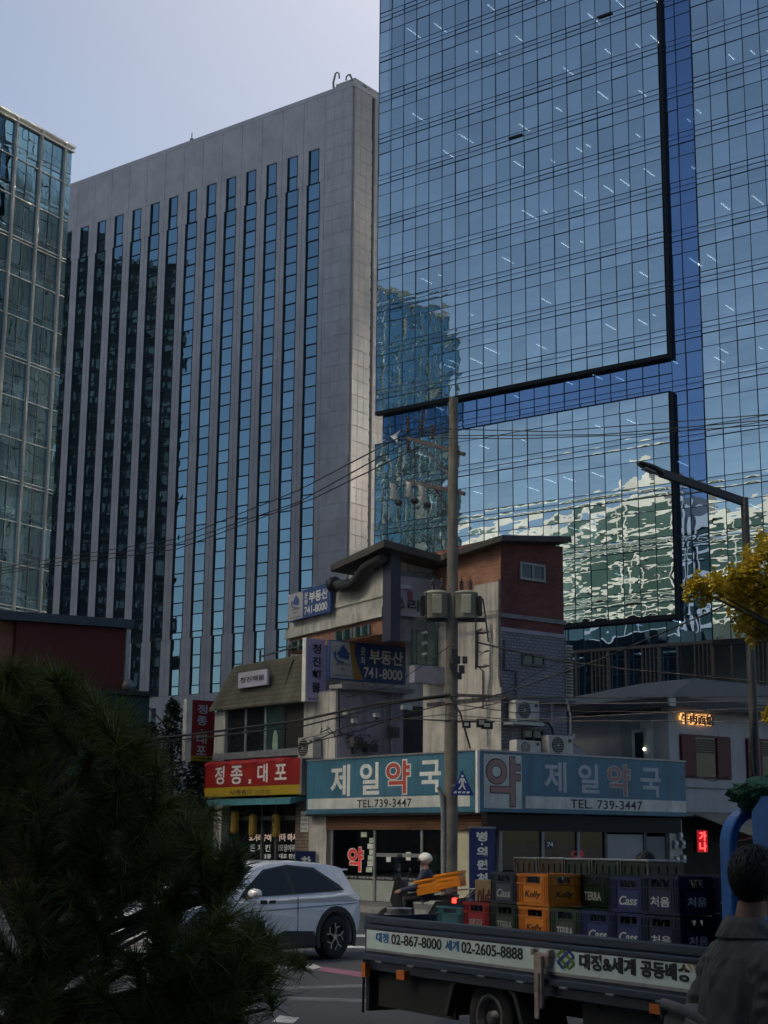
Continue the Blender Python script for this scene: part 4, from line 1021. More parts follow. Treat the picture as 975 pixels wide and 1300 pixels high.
def wall_pipe(par, F, pts, ax, k, r_=.035, m=None, name='wall_pipe'):
    mb = MB(); mb.tube([F.L(x, y, ax, k) for x, y in pts], r_, 7); mb.build(name, m or m_galv, par)
wall_pipe(cb, K, [(634,735),(634,790),(634,858),(636,872)], 'x', xB-.10, .04, m_grimy)
wall_pipe(cb, K, [(622,792),(622,860),(618,885),(619,948)], 'x', xB-.10, .03)
wall_pipe(cb, K, [(606,800),(606,845),(613,852),(613,900)], 'x', xB-.08, .022, m_black)
wall_pipe(cb, K, [(640,812),(640,850),(655,852),(655,884)], 'y', .94, .022, m_black)
wall_pipe(cb, K, [(700,890),(700,932)], 'y', .95, .03)
wall_pipe(cb, K, [(648,890),(648,950)], 'y', .95, .035, m_grimy)
wall_pipe(cb, K, [(497,875),(497,955)], 'y', yL-.10, .03)
wall_pipe(cb, K, [(430,878),(431,930),(447,934),(447,958)], 'y', yL-.10, .025, m_black)
for px, py, w_, h_ in ((443,905,.3,.22),(452,942,.35,.3),(500,930,.25,.3),(470,950,.4,.22)):
    p = K.L(px, py, 'y', yL-.2); mb = MB(); mb.cbox((p.x, yL-.2, p.z), (w_,.25,h_)); mb.build('wall_box', m_grimy if py > 920 else m_conc, cb)
rq = random.Random(31)
for i in range(16):
    px, py = rq.uniform(425,480), rq.uniform(925,955); pts = [(px, py)]
    for k in range(5): pts.append((pts[-1][0]+rq.uniform(-9,9), pts[-1][1]+rq.uniform(-7,6)))
    wall_pipe(cb, K, pts, 'y', yL-.35-rq.random()*.5, .012, m_black, 'tangled_cable')
for px, py, w_, h_, k in ((612,845,.5,.6,1),(626,812,.3,.7,1)):
    p = K.L(px, py, 'x', xB-.03); mb = MB(); n_ = 9
    mb.prism([(p.y+w_*.5*math.cos(2*PI*i/n_)*rq.uniform(.7,1.1), p.z+h_*.5*math.sin(2*PI*i/n_)*rq.uniform(.7,1.1)) for i in range(n_)], 'x', xB-.028, xB-.021); mb.build('plaster_patch', (m_grc, m_creamw, MATS['dark_recess_wall'])[k], cb)
# ------------------------------------------------------------------ white restaurant to the right
Q = Fr((8.52, 46), 37)
rs = thing('noodle_house', 'white walled noodle restaurant with a dark hipped roof and dark red shutters', 'restaurant', Q.o, Q.rz)
m_rw = mat('white_render', (.42,.43,.44), .8, var=.12, vs=1.2, bump=.15, streak=((.22,.22,.22), .5))
m_shut = mat('oxblood_shutter', (.085,.010,.016), .55, var=.15, vs=3)
zl_ = Q.L(900, 1031, 'y', 0).z; ze = Q.L(848, 897, 'y', 0).z
mb = MB(); mb.box(0, 10, 0, 7, zl_, ze+.25); mb.build('wall', m_rw, rs)
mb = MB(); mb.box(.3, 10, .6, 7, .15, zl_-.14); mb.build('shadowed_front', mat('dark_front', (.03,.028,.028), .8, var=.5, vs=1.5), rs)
mb = MB(); mb.box(0, 10, -.06, 7, zl_-.13, zl_-.004); mb.build('sill_band', m_grc, rs)
mb = MB(); z_ = Q.L(900,1001,'y',0).z; mb.box(.004, 10, -.02, -.002, z_-.02, z_+.02); mb.build('wall_groove', m_grc, rs)
# eaves and hipped roof
zE = Q.L(832, 884, 'y', -.5).z; pk = Q.L(880, 861, 'y', 2.2)
mb = MB()
ev = [(-.55,-.55,zE),(11,-.55,zE),(11,7.6,zE),(-.55,7.6,zE)]; ri = [(pk.x,2.2,pk.z),(9,2.2,pk.z),(9,4.5,pk.z),(pk.x,4.5,pk.z)]
mb.add(ev+ri, [(0,1,5,4),(1,2,6,5),(2,3,7,6),(3,0,4,7),(4,5,6,7),(3,2,1,0)]); mb.build('hip_roof', mat('dark_roof_metal', (.05,.05,.053), .6, .2, var=.3, vs=1.5), rs)
mb = MB(); mb.box(-.58, 11, -.60, -.54, zE-.28, zE+.03); mb.box(-.60, -.54, -.535, 7.6, zE-.28, zE+.03); mb.build('fascia', mat('dark_fascia_board', (.035,.037,.045), .6, var=.2), rs)
mb = MB(); mb.box(-.5, 11, -.53, 7.5, zE-.2, zE-.15); mb.build('eave_soffit', m_grc, rs)
mb = MB(); mb.box(-.66, -.40, -.68, -.605, zE-.26, zE+.02); mb.build('hopper', m_galv, rs)
for px in range(742, 830, 9):           # rafters under the left-hand eave
    y = Q.L(px, 893, 'x', -.5).y; mb = MB(); mb.box(-.53, .0, y-.04, y+.04, zE-.32, zE-.205); mb.build('rafter', m_roof, rs)
def shutwin(x0p, x1p, yt0, yt1, yb, name='window'):
    a = Q.L(x0p, (yt0+yb)/2, 'y', -.03).x; b = Q.L(x1p, (yt1+yb)/2, 'y', -.03).x
    zt = Q.L(x0p, yt0, 'y', -.03).z; zb_ = Q.L(x0p, yb, 'y', -.03).z; w_ = b-a
    mb = MB(); mb.prism([(a-.05,zb_-.06),(b+.05,zb_-.06),(b+.05,zt+.06),(a-.05,zt+.06)], 'y', -.008, -.003); f = mb.build(name, m_shut, rs)
    mb = MB(); mb.box(a, a+w_*.28, -.07, -.012, zb_+.003, zt-.003); mb.build('shutter', m_shut, f)
    mb = MB(); mb.box(b-w_*.28, b, -.07, -.012, zb_+.003, zt-.003); mb.build('shutter', m_shut, f)
    mb = MB(); mb.box(a+w_*.285, b-w_*.285, -.02, -.010, zb_+.003, zt-.003); mb.build('pane', m_wg, f)
    for k in range(6):
        mb = MB(); z = zt-.06-(zt-zb_)*.06*k; mb.box(a+w_*.29, b-w_*.29, -.05, -.024, z-.05, z-.01); mb.build('slat', mat('dark_slat', (.05,.025,.02), .6), f)
shutwin(865, 927, 934, 938, 985); shutwin(949, 1012, 939, 943, 988)
p = Q.L(881, 955, 'y', -.03); mb = MB(); mb.ell((p.x, -.04, p.z), (.035,.02,.035), 8, 6); mb.build('small_lamp', emis('tiny_lamp', (1,.9,.75), 4), rs)
# lit neon characters
q0, q1 = Q.L(864, 915, 'y', -.1), Q.L(905, 918, 'y', -.1); zt_, zb_ = Q.L(884, 907, 'y', -.1).z, Q.L(884, 919.5, 'y', -.1).z
ne = thing('neon_characters', 'dark standing characters with amber light behind them high on the white restaurant wall', 'sign', Q.W(0,0,0), Q.rz)
text('牛肉面馆', mat('neon_face', (.03,.012,.006), .5), ne, q0.x, q1.x, zb_, zt_, 'y', -.12, .02, depth=.03)
text('牛肉面馆', emis('amber_glow', (1.0,.48,.16), 1.5), ne, q0.x-.03, q1.x+.03, zb_-.02, zt_+.03, 'y', -.06, .045, depth=.01, name='back_light')
# left-hand wall: recessed lit window
mb = MB(); a, b = Q.L(795, 915, 'x', 0), Q.L(828, 985, 'x', 0)
yd0, yd1, yd2 = Q.L(830, 940, 'x', 0).y, Q.L(816, 940, 'x', 0).y, Q.L(790, 940, 'x', 0).y
zt_ = Q.L(810, 915, 'x', 0).z; m_lw = mat('pale_trim', (.52,.55,.50), .6, var=.1)
mb = MB(); mb.box(-.07, -.004, yd1, yd2, zl_+.4, zt_); mb.build('window_surround', mat('sage_trim', (.25,.28,.26), .7, var=.1), rs)
mb = MB(); mb.box(-.10, -.004, yd0, yd1-.004, zl_+.4, zt_-.02); mb.build('lit_jamb', m_lw, rs)
ya2, yb2 = Q.L(820, 940, 'x', -.07).y, Q.L(803, 940, 'x', -.07).y; zw_ = Q.L(810, 926, 'x', -.07).z
mb = MB(); mb.box(-.10, -.072, ya2, yb2, zl_+.4, zw_); mb.build('window_frame', m_lw, rs)
mb = MB(); mb.box(-.115, -.102, ya2+.08, yb2-.14, zl_+.4, zw_-.1); mb.build('window_pane', m_wg, rs)
p = Q.L(818, 951, 'x', -.12); mb = MB(); mb.ell((-.13, p.y, p.z), (.03,.05,.05), 8, 6); mb.build('small_lamp', MATS['tiny_lamp'], rs)
# red lit sign, awning, clutter under the restaurant
p0, p1 = Q.L(884, 1053, 'y', -.5), Q.L(899, 1083, 'y', -.5)
rd = thing('red_light_sign', 'glowing red upright sign in the dark under the restaurant', 'sign', Q.W((p0.x+p1.x)/2, -.5, p1.z), Q.rz)
w_, h_ = (p1.x-p0.x)/2, p0.z-p1.z
mb = MB(); mb.box(-w_, w_, 0, .14, 0, h_); mb.build('box', m_black, rd)
mb = MB(); mb.box(-w_+.02, w_-.02, -.012, -.002, .03, h_-.03); mb.build('lit_face', emis('red_led_dim', (.9,.01,.02), .35), rd)
for i, ch in enumerate('가나'): text(ch, emis('red_led', (1,.05,.05), 3.0), rd, -w_*.6, w_*.7, h_*(.52-.45*i), h_*(.92-.45*i), 'y', -.014, .04)
mb = MB(); mb.beam((0,.14,h_*.5), (.2,.75,h_*.5), .05); mb.build('bracket', m_grimy, rd)
aw2 = thing('grey_awning', 'dusty grey sloping awning below the restaurant wall', 'awning', Q.W(0,0,0), Q.rz)
a = Q.L(882, 1033, 'y', -.1)
slab([(a.x,-.08,a.z),(a.x+4,-.08,a.z),(a.x+4,-1.5,a.z-.62),(a.x+.9,-1.5,a.z-.62)], .03, mat('dusty_canvas', (.20,.19,.16), .8, var=.3, vs=3), 'canvas', aw2)
mb = MB(); mb.beam((a.x+1.0,-1.45,a.z-.68),(a.x+1.0,-.1,a.z-.9),.04); mb.beam((a.x+3.9,-1.45,a.z-.68),(a.x+3.9,-.1,a.z-.9),.04); mb.build('arm', m_galv, aw2)

# ------------------------------------------------------------------ dark red house, teal hut and low walls on the left
E_ = Fr(at(160, 786, 55), 26)
rh = thing('dark_red_house', 'windowless dark red rendered house end with a navy roof edge behind the pine', 'house', E_.o, E_.rz)
m_dr = mat('dark_red_render', (.085,.012,.013), .75, var=.15, vs=.9, bump=.15)
mb = MB(); mb.box(-3.9, 0, 0, 6, .1, 9.2); mb.build('wall', m_dr, rh)
mb = MB(); mb.box(-8.5, -3.92, .4, 6, .1, 9.2); mb.build('brick_wall', bricks('sunny_brick', (.34,.15,.08), (.25,.10,.06), (.22,.17,.13), .22, .075, 'xz'), rh)  # sun on this strip is put into the brick colour
mb = MB(); mb.box(-8.7, .25, -.22, 6.2, 9.21, 9.52); mb.build('roof_edge', mat('navy_roof_edge', (.03,.05,.075), .6, var=.2), rh)
mb = MB(); mb.box(.02, .16, -.1, .06, 5.0, 9.2); mb.build('downpipe', m_galv, rh)
p = E_.L(166, 870, 'y', -.2); mb = MB(); mb.lathe([(.10,0),(.2,.05),(.22,.2),(.16,.36),(.06,.42)], (p.x-.1, -.15, p.z-.2), 12); mb.build('vent_cowl', mat('grey_cowl', (.16,.165,.17), .5, .2), rh)
p0, p1 = E_.L(150, 882, 'y', -.6), E_.L(187, 960, 'y', -.6)
hut = thing('teal_hut', 'small dark teal hut with a flat black roof beside the red house', 'hut', E_.W(0,0,0), E_.rz)
mb = MB(); mb.box(p0.x-1.5, p1.x, -.6, 3, .1, p0.z); mb.build('wall', mat('dark_teal', (.015,.055,.055), .7, var=.2), hut)
mb = MB(); mb.box(p0.x-1.6, p1.x+.25, -.75, 3.1, p0.z+.004, p0.z+.16); mb.build('roof', m_black, hut)
lw = thing('low_wall', 'long grey boundary wall running behind the pine and the shrubs', 'wall', at(120, 1100, 54), R(10))
lw.location.z = 0
mb = MB(); mb.box(-14, 6, 0, .3, .1, 3.2); mb.build('wall', mat('low_wall_render', (.12,.12,.125), .85, var=.3), lw)
mb = MB(); mb.box(-14, 6, -.05, .35, 3.205, 3.3); mb.build('coping', m_conc, lw)

# ------------------------------------------------------------------ foliage
def leaf_cloud(name, m, parent, pts, size, flat=.5, seed=1, ratio=.55):
    rn = random.Random(seed); vs = []; fs = []
    for c in pts:
        d = Vector((rn.gauss(0,1), rn.gauss(0,1), rn.gauss(0,1)*flat)).normalized(); n = Vector((rn.gauss(0,.6), rn.gauss(0,.6), 1)).normalized()
        u = d; v = n.cross(u); v = v.normalized() if v.length > 1e-3 else u.orthogonal().normalized(); s_ = size*rn.uniform(.6,1.3); k = len(vs)
        c = Vector(c)
        vs += [c-u*s_*.5, c+v*s_*ratio*.5, c+u*s_*.5, c-v*s_*ratio*.5]; fs.append((k,k+1,k+2,k+3))
    me = bpy.data.meshes.new(name); me.from_pydata([tuple(v) for v in vs], [], fs); me.materials.append(m)
    return link(name, me, parent)
def leaf_mat(name, c1, c2, tr=.35, rough=.55):
    m, t, p, out = nodes(name); L = t.links.new
    no = N(t, 'ShaderNodeTexNoise', i_Scale=2.2, i_Detail=3.0); L(posn(t), no.inputs['Vector'])
    wn = N(t, 'ShaderNodeTexWhiteNoise'); gi = N(t, 'ShaderNodeNewGeometry'); L(gi.outputs['Random Per Island'], wn.inputs[0] if wn.noise_dimensions == '1D' else wn.inputs[0])
    ad = N(t, 'ShaderNodeMath', operation='MULTIPLY_ADD'); L(gi.outputs['Random Per Island'], ad.inputs[0]); ad.inputs[1].default_value = .5; L(no.outputs['Fac'], ad.inputs[2])
    rp_ = N(t, 'ShaderNodeValToRGB'); rp_.color_ramp.elements[0].position = .45; rp_.color_ramp.elements[1].position = 1.0
    rp_.color_ramp.elements[0].color = c4(c1); rp_.color_ramp.elements[1].color = c4(c2); L(ad.outputs[0], rp_.inputs[0]); L(rp_.outputs[0], p.inputs['Base Color'])
    p.inputs['Roughness'].default_value = rough
    tr_ = N(t, 'ShaderNodeBsdfTranslucent'); L(rp_.outputs[0], tr_.inputs[0]); mx = N(t, 'ShaderNodeMixShader'); mx.inputs[0].default_value = tr
    L(p.outputs[0], mx.inputs[1]); L(tr_.outputs[0], mx.inputs[2]); L(mx.outputs[0], out.inputs['Surface']); return m
m_bark = mat('bark', (.05,.042,.035), .9, var=.4, vs=9, bump=.6, bs=30)
m_shrub = leaf_mat('shrub_leaf', (.012,.026,.014), (.03,.055,.03), .2)
for i, (px, py, Y, rx, rz_, lab) in enumerate(((218, 945, 52, 1.1, 1.3, 'dark conical evergreen rising between the stone slab and the bar'), (187, 970, 51, 1.5, 1.2, 'low spreading dark shrub left of the conical evergreen'), (252, 985, 53, .9, 1.0, 'dark shrub tucked behind the red blade sign'))):
    p = at(px, py, Y); sh = thing('dark_shrub', lab, 'shrub', (p.x, p.y, 0), 0, 'shrubs behind the bar')
    rn = random.Random(40+i); pts = []
    for _ in range(2600):
        t_ = rn.random(); r_ = rx*(1-t_*.85)*math.sqrt(rn.random()); a = rn.random()*6.283
        k = 1+.35*math.sin(3*a+t_*9)
        pts.append((r_*k*math.cos(a), r_*k*math.sin(a), p.z-rz_*1.2+t_*rz_*2.3+rn.gauss(0,.08)))
    leaf_cloud('crown', m_shrub, sh, pts, .16, seed=i)
    mb = MB(); mb.tube([(0,0,0),(.03,0,p.z-rz_),(0,0,p.z+rz_*.4)], [.1,.08,.02], 7); mb.build('trunk', m_bark, sh)
# yellow street tree
yt = thing('yellow_street_tree', 'street tree with yellowing autumn leaves reaching in beside the lamp post', 'tree', (7.7, 25, 0), 0)
m_yl = leaf_mat('autumn_leaf', (.32,.25,.02), (.72,.55,.06), .5)
tp = Vector((7.7,25,0)); loc_ = lambda px, py, Y: at(px, py, Y)-tp
mb = MB(); mb.tube([(0,0,0),(.05,0,2),(-.05,.05,4.2),(-.1,0,6.5),(0,0,8.6)], [.17,.15,.12,.08,.02], 10); mb.build('trunk', m_bark, yt)
lobes = [((966,706),.30,24.7),((984,690),.34,25),((945,728),.28,24.9),((925,742),.30,24.8),((900,748),.30,24.5),((880,746),.20,24.4),((940,757),.34,25.2),((962,765),.34,25),((978,745),.40,25.3),((945,788),.22,24.8),((962,800),.24,25.2),((985,790),.36,25),((1005,730),.5,25),((990,845),.20,25),((978,905),.13,24.9),((1025,760),.6,25),((1040,700),.6,25.5),((1050,800),.7,25)]
rn = random.Random(77); pts = []
for (c, r_, Y) in lobes:
    cc = loc_(c[0], c[1], Y)
    for _ in range(int(120+620*r_*r_*3.4)):
        d = Vector((rn.gauss(0,1), rn.gauss(0,1), rn.gauss(0,.8))); d = d/d.length*r_*rn.random()**.45
        pts.append(cc+d+Vector((0,0,.09*math.sin(d.x*14)+.06*math.sin(d.y*17))))
leaf_cloud('crown', m_yl, yt, pts, .105, seed=4, ratio=.85)
for k, (c, r_, Y) in enumerate(lobes[:13]):
    cc = loc_(c[0], c[1], Y); st_ = Vector((-.05,0,max(2.6, cc.z-1.5))); md = (cc+st_)/2+Vector((0,0,.18))
    mb = MB(); mb.tube([st_, md, cc], [.05,.03,.008], 6); mb.build('branch', m_bark, yt)

# pine in front
m_pin = leaf_mat('pine_needle', (.034,.070,.012), (.16,.18,.032), .22, .5)
pt = Vector((-1.25, 5.6, 0))
pine = thing('pine_tree', 'dark bushy pine with long needle tufts filling the lower left corner', 'tree', pt, 0)
rn = random.Random(9)
tufts = []
def tuft(px, py, Y, r_): tufts.append((at(px, py, Y)-pt, r_))
outline = [(45,838),(18,846),(68,848),(40,860),(85,852),(20,900),(120,880),(150,905),(65,905),(175,930),(115,940),(40,960),(10,1010),(200,965),(150,985),(90,1000),(55,1050),(215,1005),(235,1035),(180,1040),(130,1060),(255,1060),(210,1075),(265,1085),(90,1110),(160,1120),(235,1110),(25,1120),(60,1170),(120,1160),(200,1150),(290,1150),(318,1172),(260,1175),(290,1195),(318,1205),(245,1215),(290,1235),(210,1235),(170,1205),(120,1240),(60,1245),(10,1210),(255,1265),(275,1275),(225,1285),(170,1275),(110,1295),(50,1300),(292,1245),(0,880),(-30,940),(-30,1060),(-30,1160)]
for (x, y) in outline:
    for k in range(3):
        tuft(x+rn.gauss(0,20), y+18+rn.gauss(0,18), 5.2+rn.random()*1.3, rn.uniform(.11,.17))
    tuft(x, y+14, 5.0+rn.random()*.4, rn.uniform(.13,.17))
vs = []; fs = []
for c, r_ in tufts:
    ax_ = Vector((rn.gauss(0,.5)+.25*(c.x), rn.gauss(0,.5)-.25, 1.0+rn.gauss(0,.25))).normalized()
    tip = c
    for _ in range(330):
        s_ = rn.random(); base = tip-ax_*(s_*r_*1.15)
        d = (ax_*rn.uniform(.25,1.25)+Vector((rn.gauss(0,1), rn.gauss(0,1), rn.gauss(0,1))).normalized()*.95).normalized()
        l = r_*rn.uniform(.55,1.0); n_ = d.cross(Vector((rn.gauss(0,1), rn.gauss(0,1), rn.gauss(0,1)))).normalized()*.0020
        e = base+d*l+Vector((0,0,-.010*l/r_)); k = len(vs)
        vs += [base-n_, base+n_, e]; fs.append((k,k+1,k+2))
me = bpy.data.meshes.new('crown'); me.from_pydata([tuple(v) for v in vs], [], fs); me.materials.append(m_pin); link('crown', me, pine)
mb = MB(); mb.tube([(0,0,.3),(-.06,.03,.9),(.05,.05,1.5),(0,.1,2.2)], [.09,.075,.05,.02], 9); mb.build('trunk', m_bark, pine)
mb = MB()
for i in range(0, len(tufts), 2):
    c, r_ = tufts[i]; z0_ = max(.45, min(2.0, c.z-.35)); b_ = Vector((0,.05,z0_))
    mb.tube([b_, (b_+c)/2+Vector((0,0,-.06)), c-Vector((0,0,r_*.9))], [.022,.014,.006], 5)
mb.build('branches', m_bark, pine)
pl = thing('stone_planter', 'pale stone planter edge at the foot of the pine', 'planter', (-1.55, 5.35, 0), R(8))
mb = MB(); mb.box(-1.2, .28, -.35, 1.3, .0, .60); mb.build('trough', mat('planter_stone', (.34,.27,.21), .85, var=.25, vs=5, bump=.3), pl, .02)
mb = MB(); mb.box(-1.12, .20, -.27, 1.22, .601, .61); mb.build('soil', mat('soil', (.035,.028,.02), .95, var=.4, vs=20), pl)

# ------------------------------------------------------------------ utility pole
pb = at(571, 1150, 38); pbx = Vector((pb.x, 38.0, .15)); ptop = at(576, 505, 38)
pole = thing('utility_pole', 'tall concrete utility pole in front of the pharmacy carrying transformers and wires', 'utility pole', pbx, 0)
m_pole = mat('pole_concrete', (.15,.14,.122), .85, var=.3, vs=2.5, bump=.3, streak=((.07,.065,.06), .6))
H = ptop.z-.15; tx = ptop.x-pbx.x
px_ = lambda z: tx*z/H
mb = MB(); mb.tube([(0,0,0),(px_(H*.5),0,H*.5),(tx,0,H)], [.185,.15,.115], 16); mb.build('shaft', m_pole, pole)
mb = MB(); mb.tube([(-.17,-.12,0),(-.17,-.12,2.3),(-.2,-.14,2.75),(-.28,-.18,2.95)], .055, 8); mb.build('cable_conduit', m_galv, pole)
m_arm = mat('crossarm_steel', (.075,.06,.065), .6, .3, var=.3, vs=8)
def pw(px, py, Y=38): return at(px, py, Y)-pbx
def arm(p0, p1, name='crossarm'):
    mb = MB(); mb.beam(p0, p1, .09, .09); mb.build(name, m_arm, pole)
a1, a2 = pw(517,556,38.6), pw(590,577,37.9); arm(a1, a2)
b1, b2 = pw(517,611,38.6), pw(590,627,37.9); arm(b1, b2)
for (p0, p1) in ((pw(543,575,38.4), pw(571,604,38)), (pw(552,618,38.4), pw(570,650,38))):
    mb = MB(); mb.beam(p0, p1, .045); mb.build('brace', m_arm, pole)
m_por = mat('porcelain_brown', (.06,.04,.035), .25, var=.2); m_porw = mat('porcelain_grey', (.36,.36,.35), .3, var=.15)
def insul(c, h, r_, m, tilt=0):
    mb = MB(); pr = []
    n_ = 5
    for i in range(n_): z = h*i/n_; pr += [(r_*.45, z), (r_, z+h*.06), (r_*.45, z+h*.13)]
    mb.lathe([(.0,0)]+pr+[(r_*.3, h)], (0,0,0), 10)
    q = Matrix.Rotation(tilt, 4, 'Y'); mb.v = [tuple(q @ Vector(v)+Vector(c)) for v in mb.v]; mb.build('insulator', m, pole)
for px, py in ((518,547),(535,551),(549,556)): insul(pw(px, py+2, 38.5), .42, .075, m_por)
insul(pw(518,572,38.6), .35, .07, m_por)
for px, py in ((500,626),(520,624),(536,629)):
    c = pw(px, py, 38.3)
    mb = MB(); mb.beam(c+Vector((-.10,0,.28)), c+Vector((.16,0,-.28)), .06); mb.m = 1; mb.lathe([(.05,-.2),(.085,-.12),(.05,-.05),(.09,0),(.05,.08),(.085,.14),(.05,.2)], c+Vector((-.02,-.08,.02)), 9); mb.m = 2; mb.lathe([(.06,-.09),(.10,-.05),(.10,.03),(.04,.06)], c+Vector((.13,-.03,-.24)), 10); mb.build('fuse_cutout', [m_porw, m_porw, m_black], pole)
# transformers
def trafo(px, py0, py1, side, lab):
    top, bot = pw(px, py0, 37.75), pw(px, py1, 37.75); h = top.z-bot.z; r_ = .30
    t_ = thing('transformer', lab, 'transformer', pbx+Vector((bot.x, -.02, bot.z)), 0, 'transformers on the utility pole')
    m_ = mat('transformer_paint', (.32,.32,.26), .55, var=.15, vs=4, streak=((.12,.11,.09), .5))
    mb = MB(); mb.lathe([(r_*.9,0),(r_,.04),(r_,h*.86),(r_*1.05,h*.87),(r_*1.05,h*.92),(r_*.8,h*.97),(0,h)], (0,0,0), 22); mb.build('tank', m_, t_)
    mb = MB(); mb.box(-.12, .12, -r_-.05, -r_+.1, h*.12, h*.80); mb.build('radiator_front', m_, t_, .02)
    for k in range(5):
        a = R(150+k*14) if side < 0 else R(-30-k*14+56); mb = MB(); c = Vector((math.cos(a)*(r_+.05), math.sin(a)*(r_+.05), h*.45)); mb.cbox(c, (.12,.018,h*.66), Matrix.Rotation(a, 3, 'Z')); mb.build('cooling_fin', m_black, t_)
    for dx in (-.10, .12):
        mb = MB(); pr = [(.0,0)]
        for i in range(4): pr += [(.035,.07*i+.02),(.07,.07*i+.045),(.035,.07*i+.07)]
        mb.lathe(pr+[(.02,.36)], (dx, .03, h*.95), 9); mb.build('bushing', m_por, t_)
    mb = MB(); mb.beam((-side*.0,.1,h*.3),(-side*.42,.16,h*.3),.07); mb.beam((0,.1,h*.75),(-side*.42,.16,h*.75),.07); mb.build('hanger', m_arm, t_)
trafo(555, 748, 784, -1, 'transformer can left of the pole shaft')
trafo(592, 748, 784, 1, 'transformer can right of the pole shaft')
mb = MB(); z = pw(571,787).z; mb.beam((-.8,-.02,z),(.9,-.02,z),.10); mb.build('platform_beam', m_arm, pole)
for x0, pts in ((0, [(541,752),(541,790),(541,846)]), (1, [(604,755),(604,800),(604,850)]), (2, [(552,790),(552,830)]), (3, [(613,760),(617,790),(620,815)])):
    mb = MB(); mb.tube([pw(x, y, 37.6) for x, y in pts], .022, 6); mb.build('drop_cable', m_black, pole)
for px, py in ((536,805),(536,818),(536,832),(605,800),(608,830),(612,846)):
    insul(pw(px, py, 37.6), .14, .06, m_porw, R(70))
for py in (803, 827, 846):
    mb = MB(); mb.tube([pw(603,py,37.6), pw(613,py+1,37.6), pw(621,py-1,37.6)], .02, 5); mb.build('jumper', m_black, pole)
mb = MB()
for px, py, s_ in ((577,830,.15),(581,838,.13),(586,850,.14),(590,838,.12),(583,858,.12),(574,846,.12)): mb.cbox(pw(px, py, 37.75), (s_,s_,s_*1.4))
mb.build('splice_box', m_black, pole)
for px, py, w_, h_ in ((592,920,.20,.16),(611,918,.24,.2),(618,921,.28,.17)):
    mb = MB(); c = pw(px, py, 37.7); mb.cbox(c, (w_,.2,h_)); mb.m = 1; mb.cbox(c+Vector((0,-.12,0)), (w_*.5,.05,h_*.5)); mb.build('terminal_box', [m_black, m_porw], pole)
mb = MB(); mb.beam(pw(571,882), pw(625,884,37.7), .07); mb.beam(pw(571,916), pw(628,916,37.7), .05); mb.build('cable_bracket', m_arm, pole)
# crossing sign on the pole
tri = [K.L(587, 976, 'x', -.5), K.L(573.5, 1007, 'x', -.5), K.L(601, 1007, 'x', -.5)]
c = at(587, 997, 37.6); xs_ = thing('crossing_sign', 'blue triangular pedestrian crossing sign on the utility pole', 'sign', (c.x, 37.6, c.z), R(10))
mb = MB(); mb.prism([(-.29,-.24),(.29,-.24),(0,.36)], 'y', 0, .02); mb.build('plate', mat('road_sign_blue', (.015,.035,.22), .4, var=.1), xs_, .01)
mb = MB(); k = -.006
mb.prism([(-.03,.19),(.03,.19),(.03,.25),(-.03,.25)], 'y', k, 0); mb.prism([(-.05,.17),(.05,.17),(.10,.06),(.08,.05),(.04,.11),(.03,.02),(.09,-.10),(.05,-.10),(0,-.01),(-.06,-.10),(-.10,-.10),(-.03,.02),(-.03,.11),(-.08,.04),(-.10,.06)], 'y', k, 0)
for i in range(4): mb.prism([(-.20+.105*i,-.14),(-.13+.105*i,-.14),(-.15+.105*i,-.19),(-.22+.105*i,-.19)], 'y', k, 0)
mb.build('pictogram', m_lett, xs_)
mb = MB(); mb.beam((-.25,.05,0),(.2,.05,0),.03); mb.build('clamp', m_galv, xs_)

# ------------------------------------------------------------------ lamp post
lp0 = at(945, 632, 30); lpb = Vector((lp0.x, 30, .15))
lamp = thing('street_lamp', 'dark grey street lamp with a long arm reaching left over the road', 'street lamp', lpb, 0)
m_lp = mat('lamp_paint', (.05,.052,.055), .5, .2, var=.2, vs=4)
hz = lp0.z-.15
mb = MB(); mb.tube([(0,0,0),(0,0,hz*.4),(0,0,hz)], [.11,.095,.08], 12); mb.build('post', m_lp, lamp)
mb = MB(); mb.lathe([(.18,0),(.18,.35),(.12,.42)], (0,0,0), 12); mb.build('base', m_lp, lamp)
e = at(838, 600, 29.2)-lpb; s0 = at(944, 637, 30)-lpb
mb = MB(); mb.beam(s0, e, .11, .15); mb.build('arm', m_lp, lamp)
h0, h1 = at(842, 601, 29.2)-lpb, at(810, 587, 28.9)-lpb
mb = MB(); d = (h1-h0); L_ = d.length; dn = d.normalized(); sd = dn.cross(Vector((0,0,1))).normalized(); up = sd.cross(dn)
rr = []
for f, wd_, th in ((0,.05,.05),(.15,.10,.08),(.5,.15,.07),(.85,.12,.05),(1,.06,.03)):
    c = h0+d*f; rr.append([c+sd*wd_*math.cos(a)+up*th*math.sin(a) for a in [2*PI*i/12 for i in range(12)]])
mb.rings(rr); mb.build('lamp_head', m_lp, lamp)
mb = MB(); c = h0+d*.55-up*.072; mb.cbox(c, (.26,.16,.02), dn.to_track_quat('X','Z').to_matrix()); mb.build('lamp_glass', mat('lamp_lens', (.35,.36,.36), .3, var=.1), lamp)
mb = MB(); mb.tube([Vector((-.02,-.11,4.2)), Vector((-.12,-.13,3.4)), Vector((-.1,-.13,3.0)), Vector((0,-.11,2.8))], .035, 7); mb.build('loose_cable', m_black, lamp)

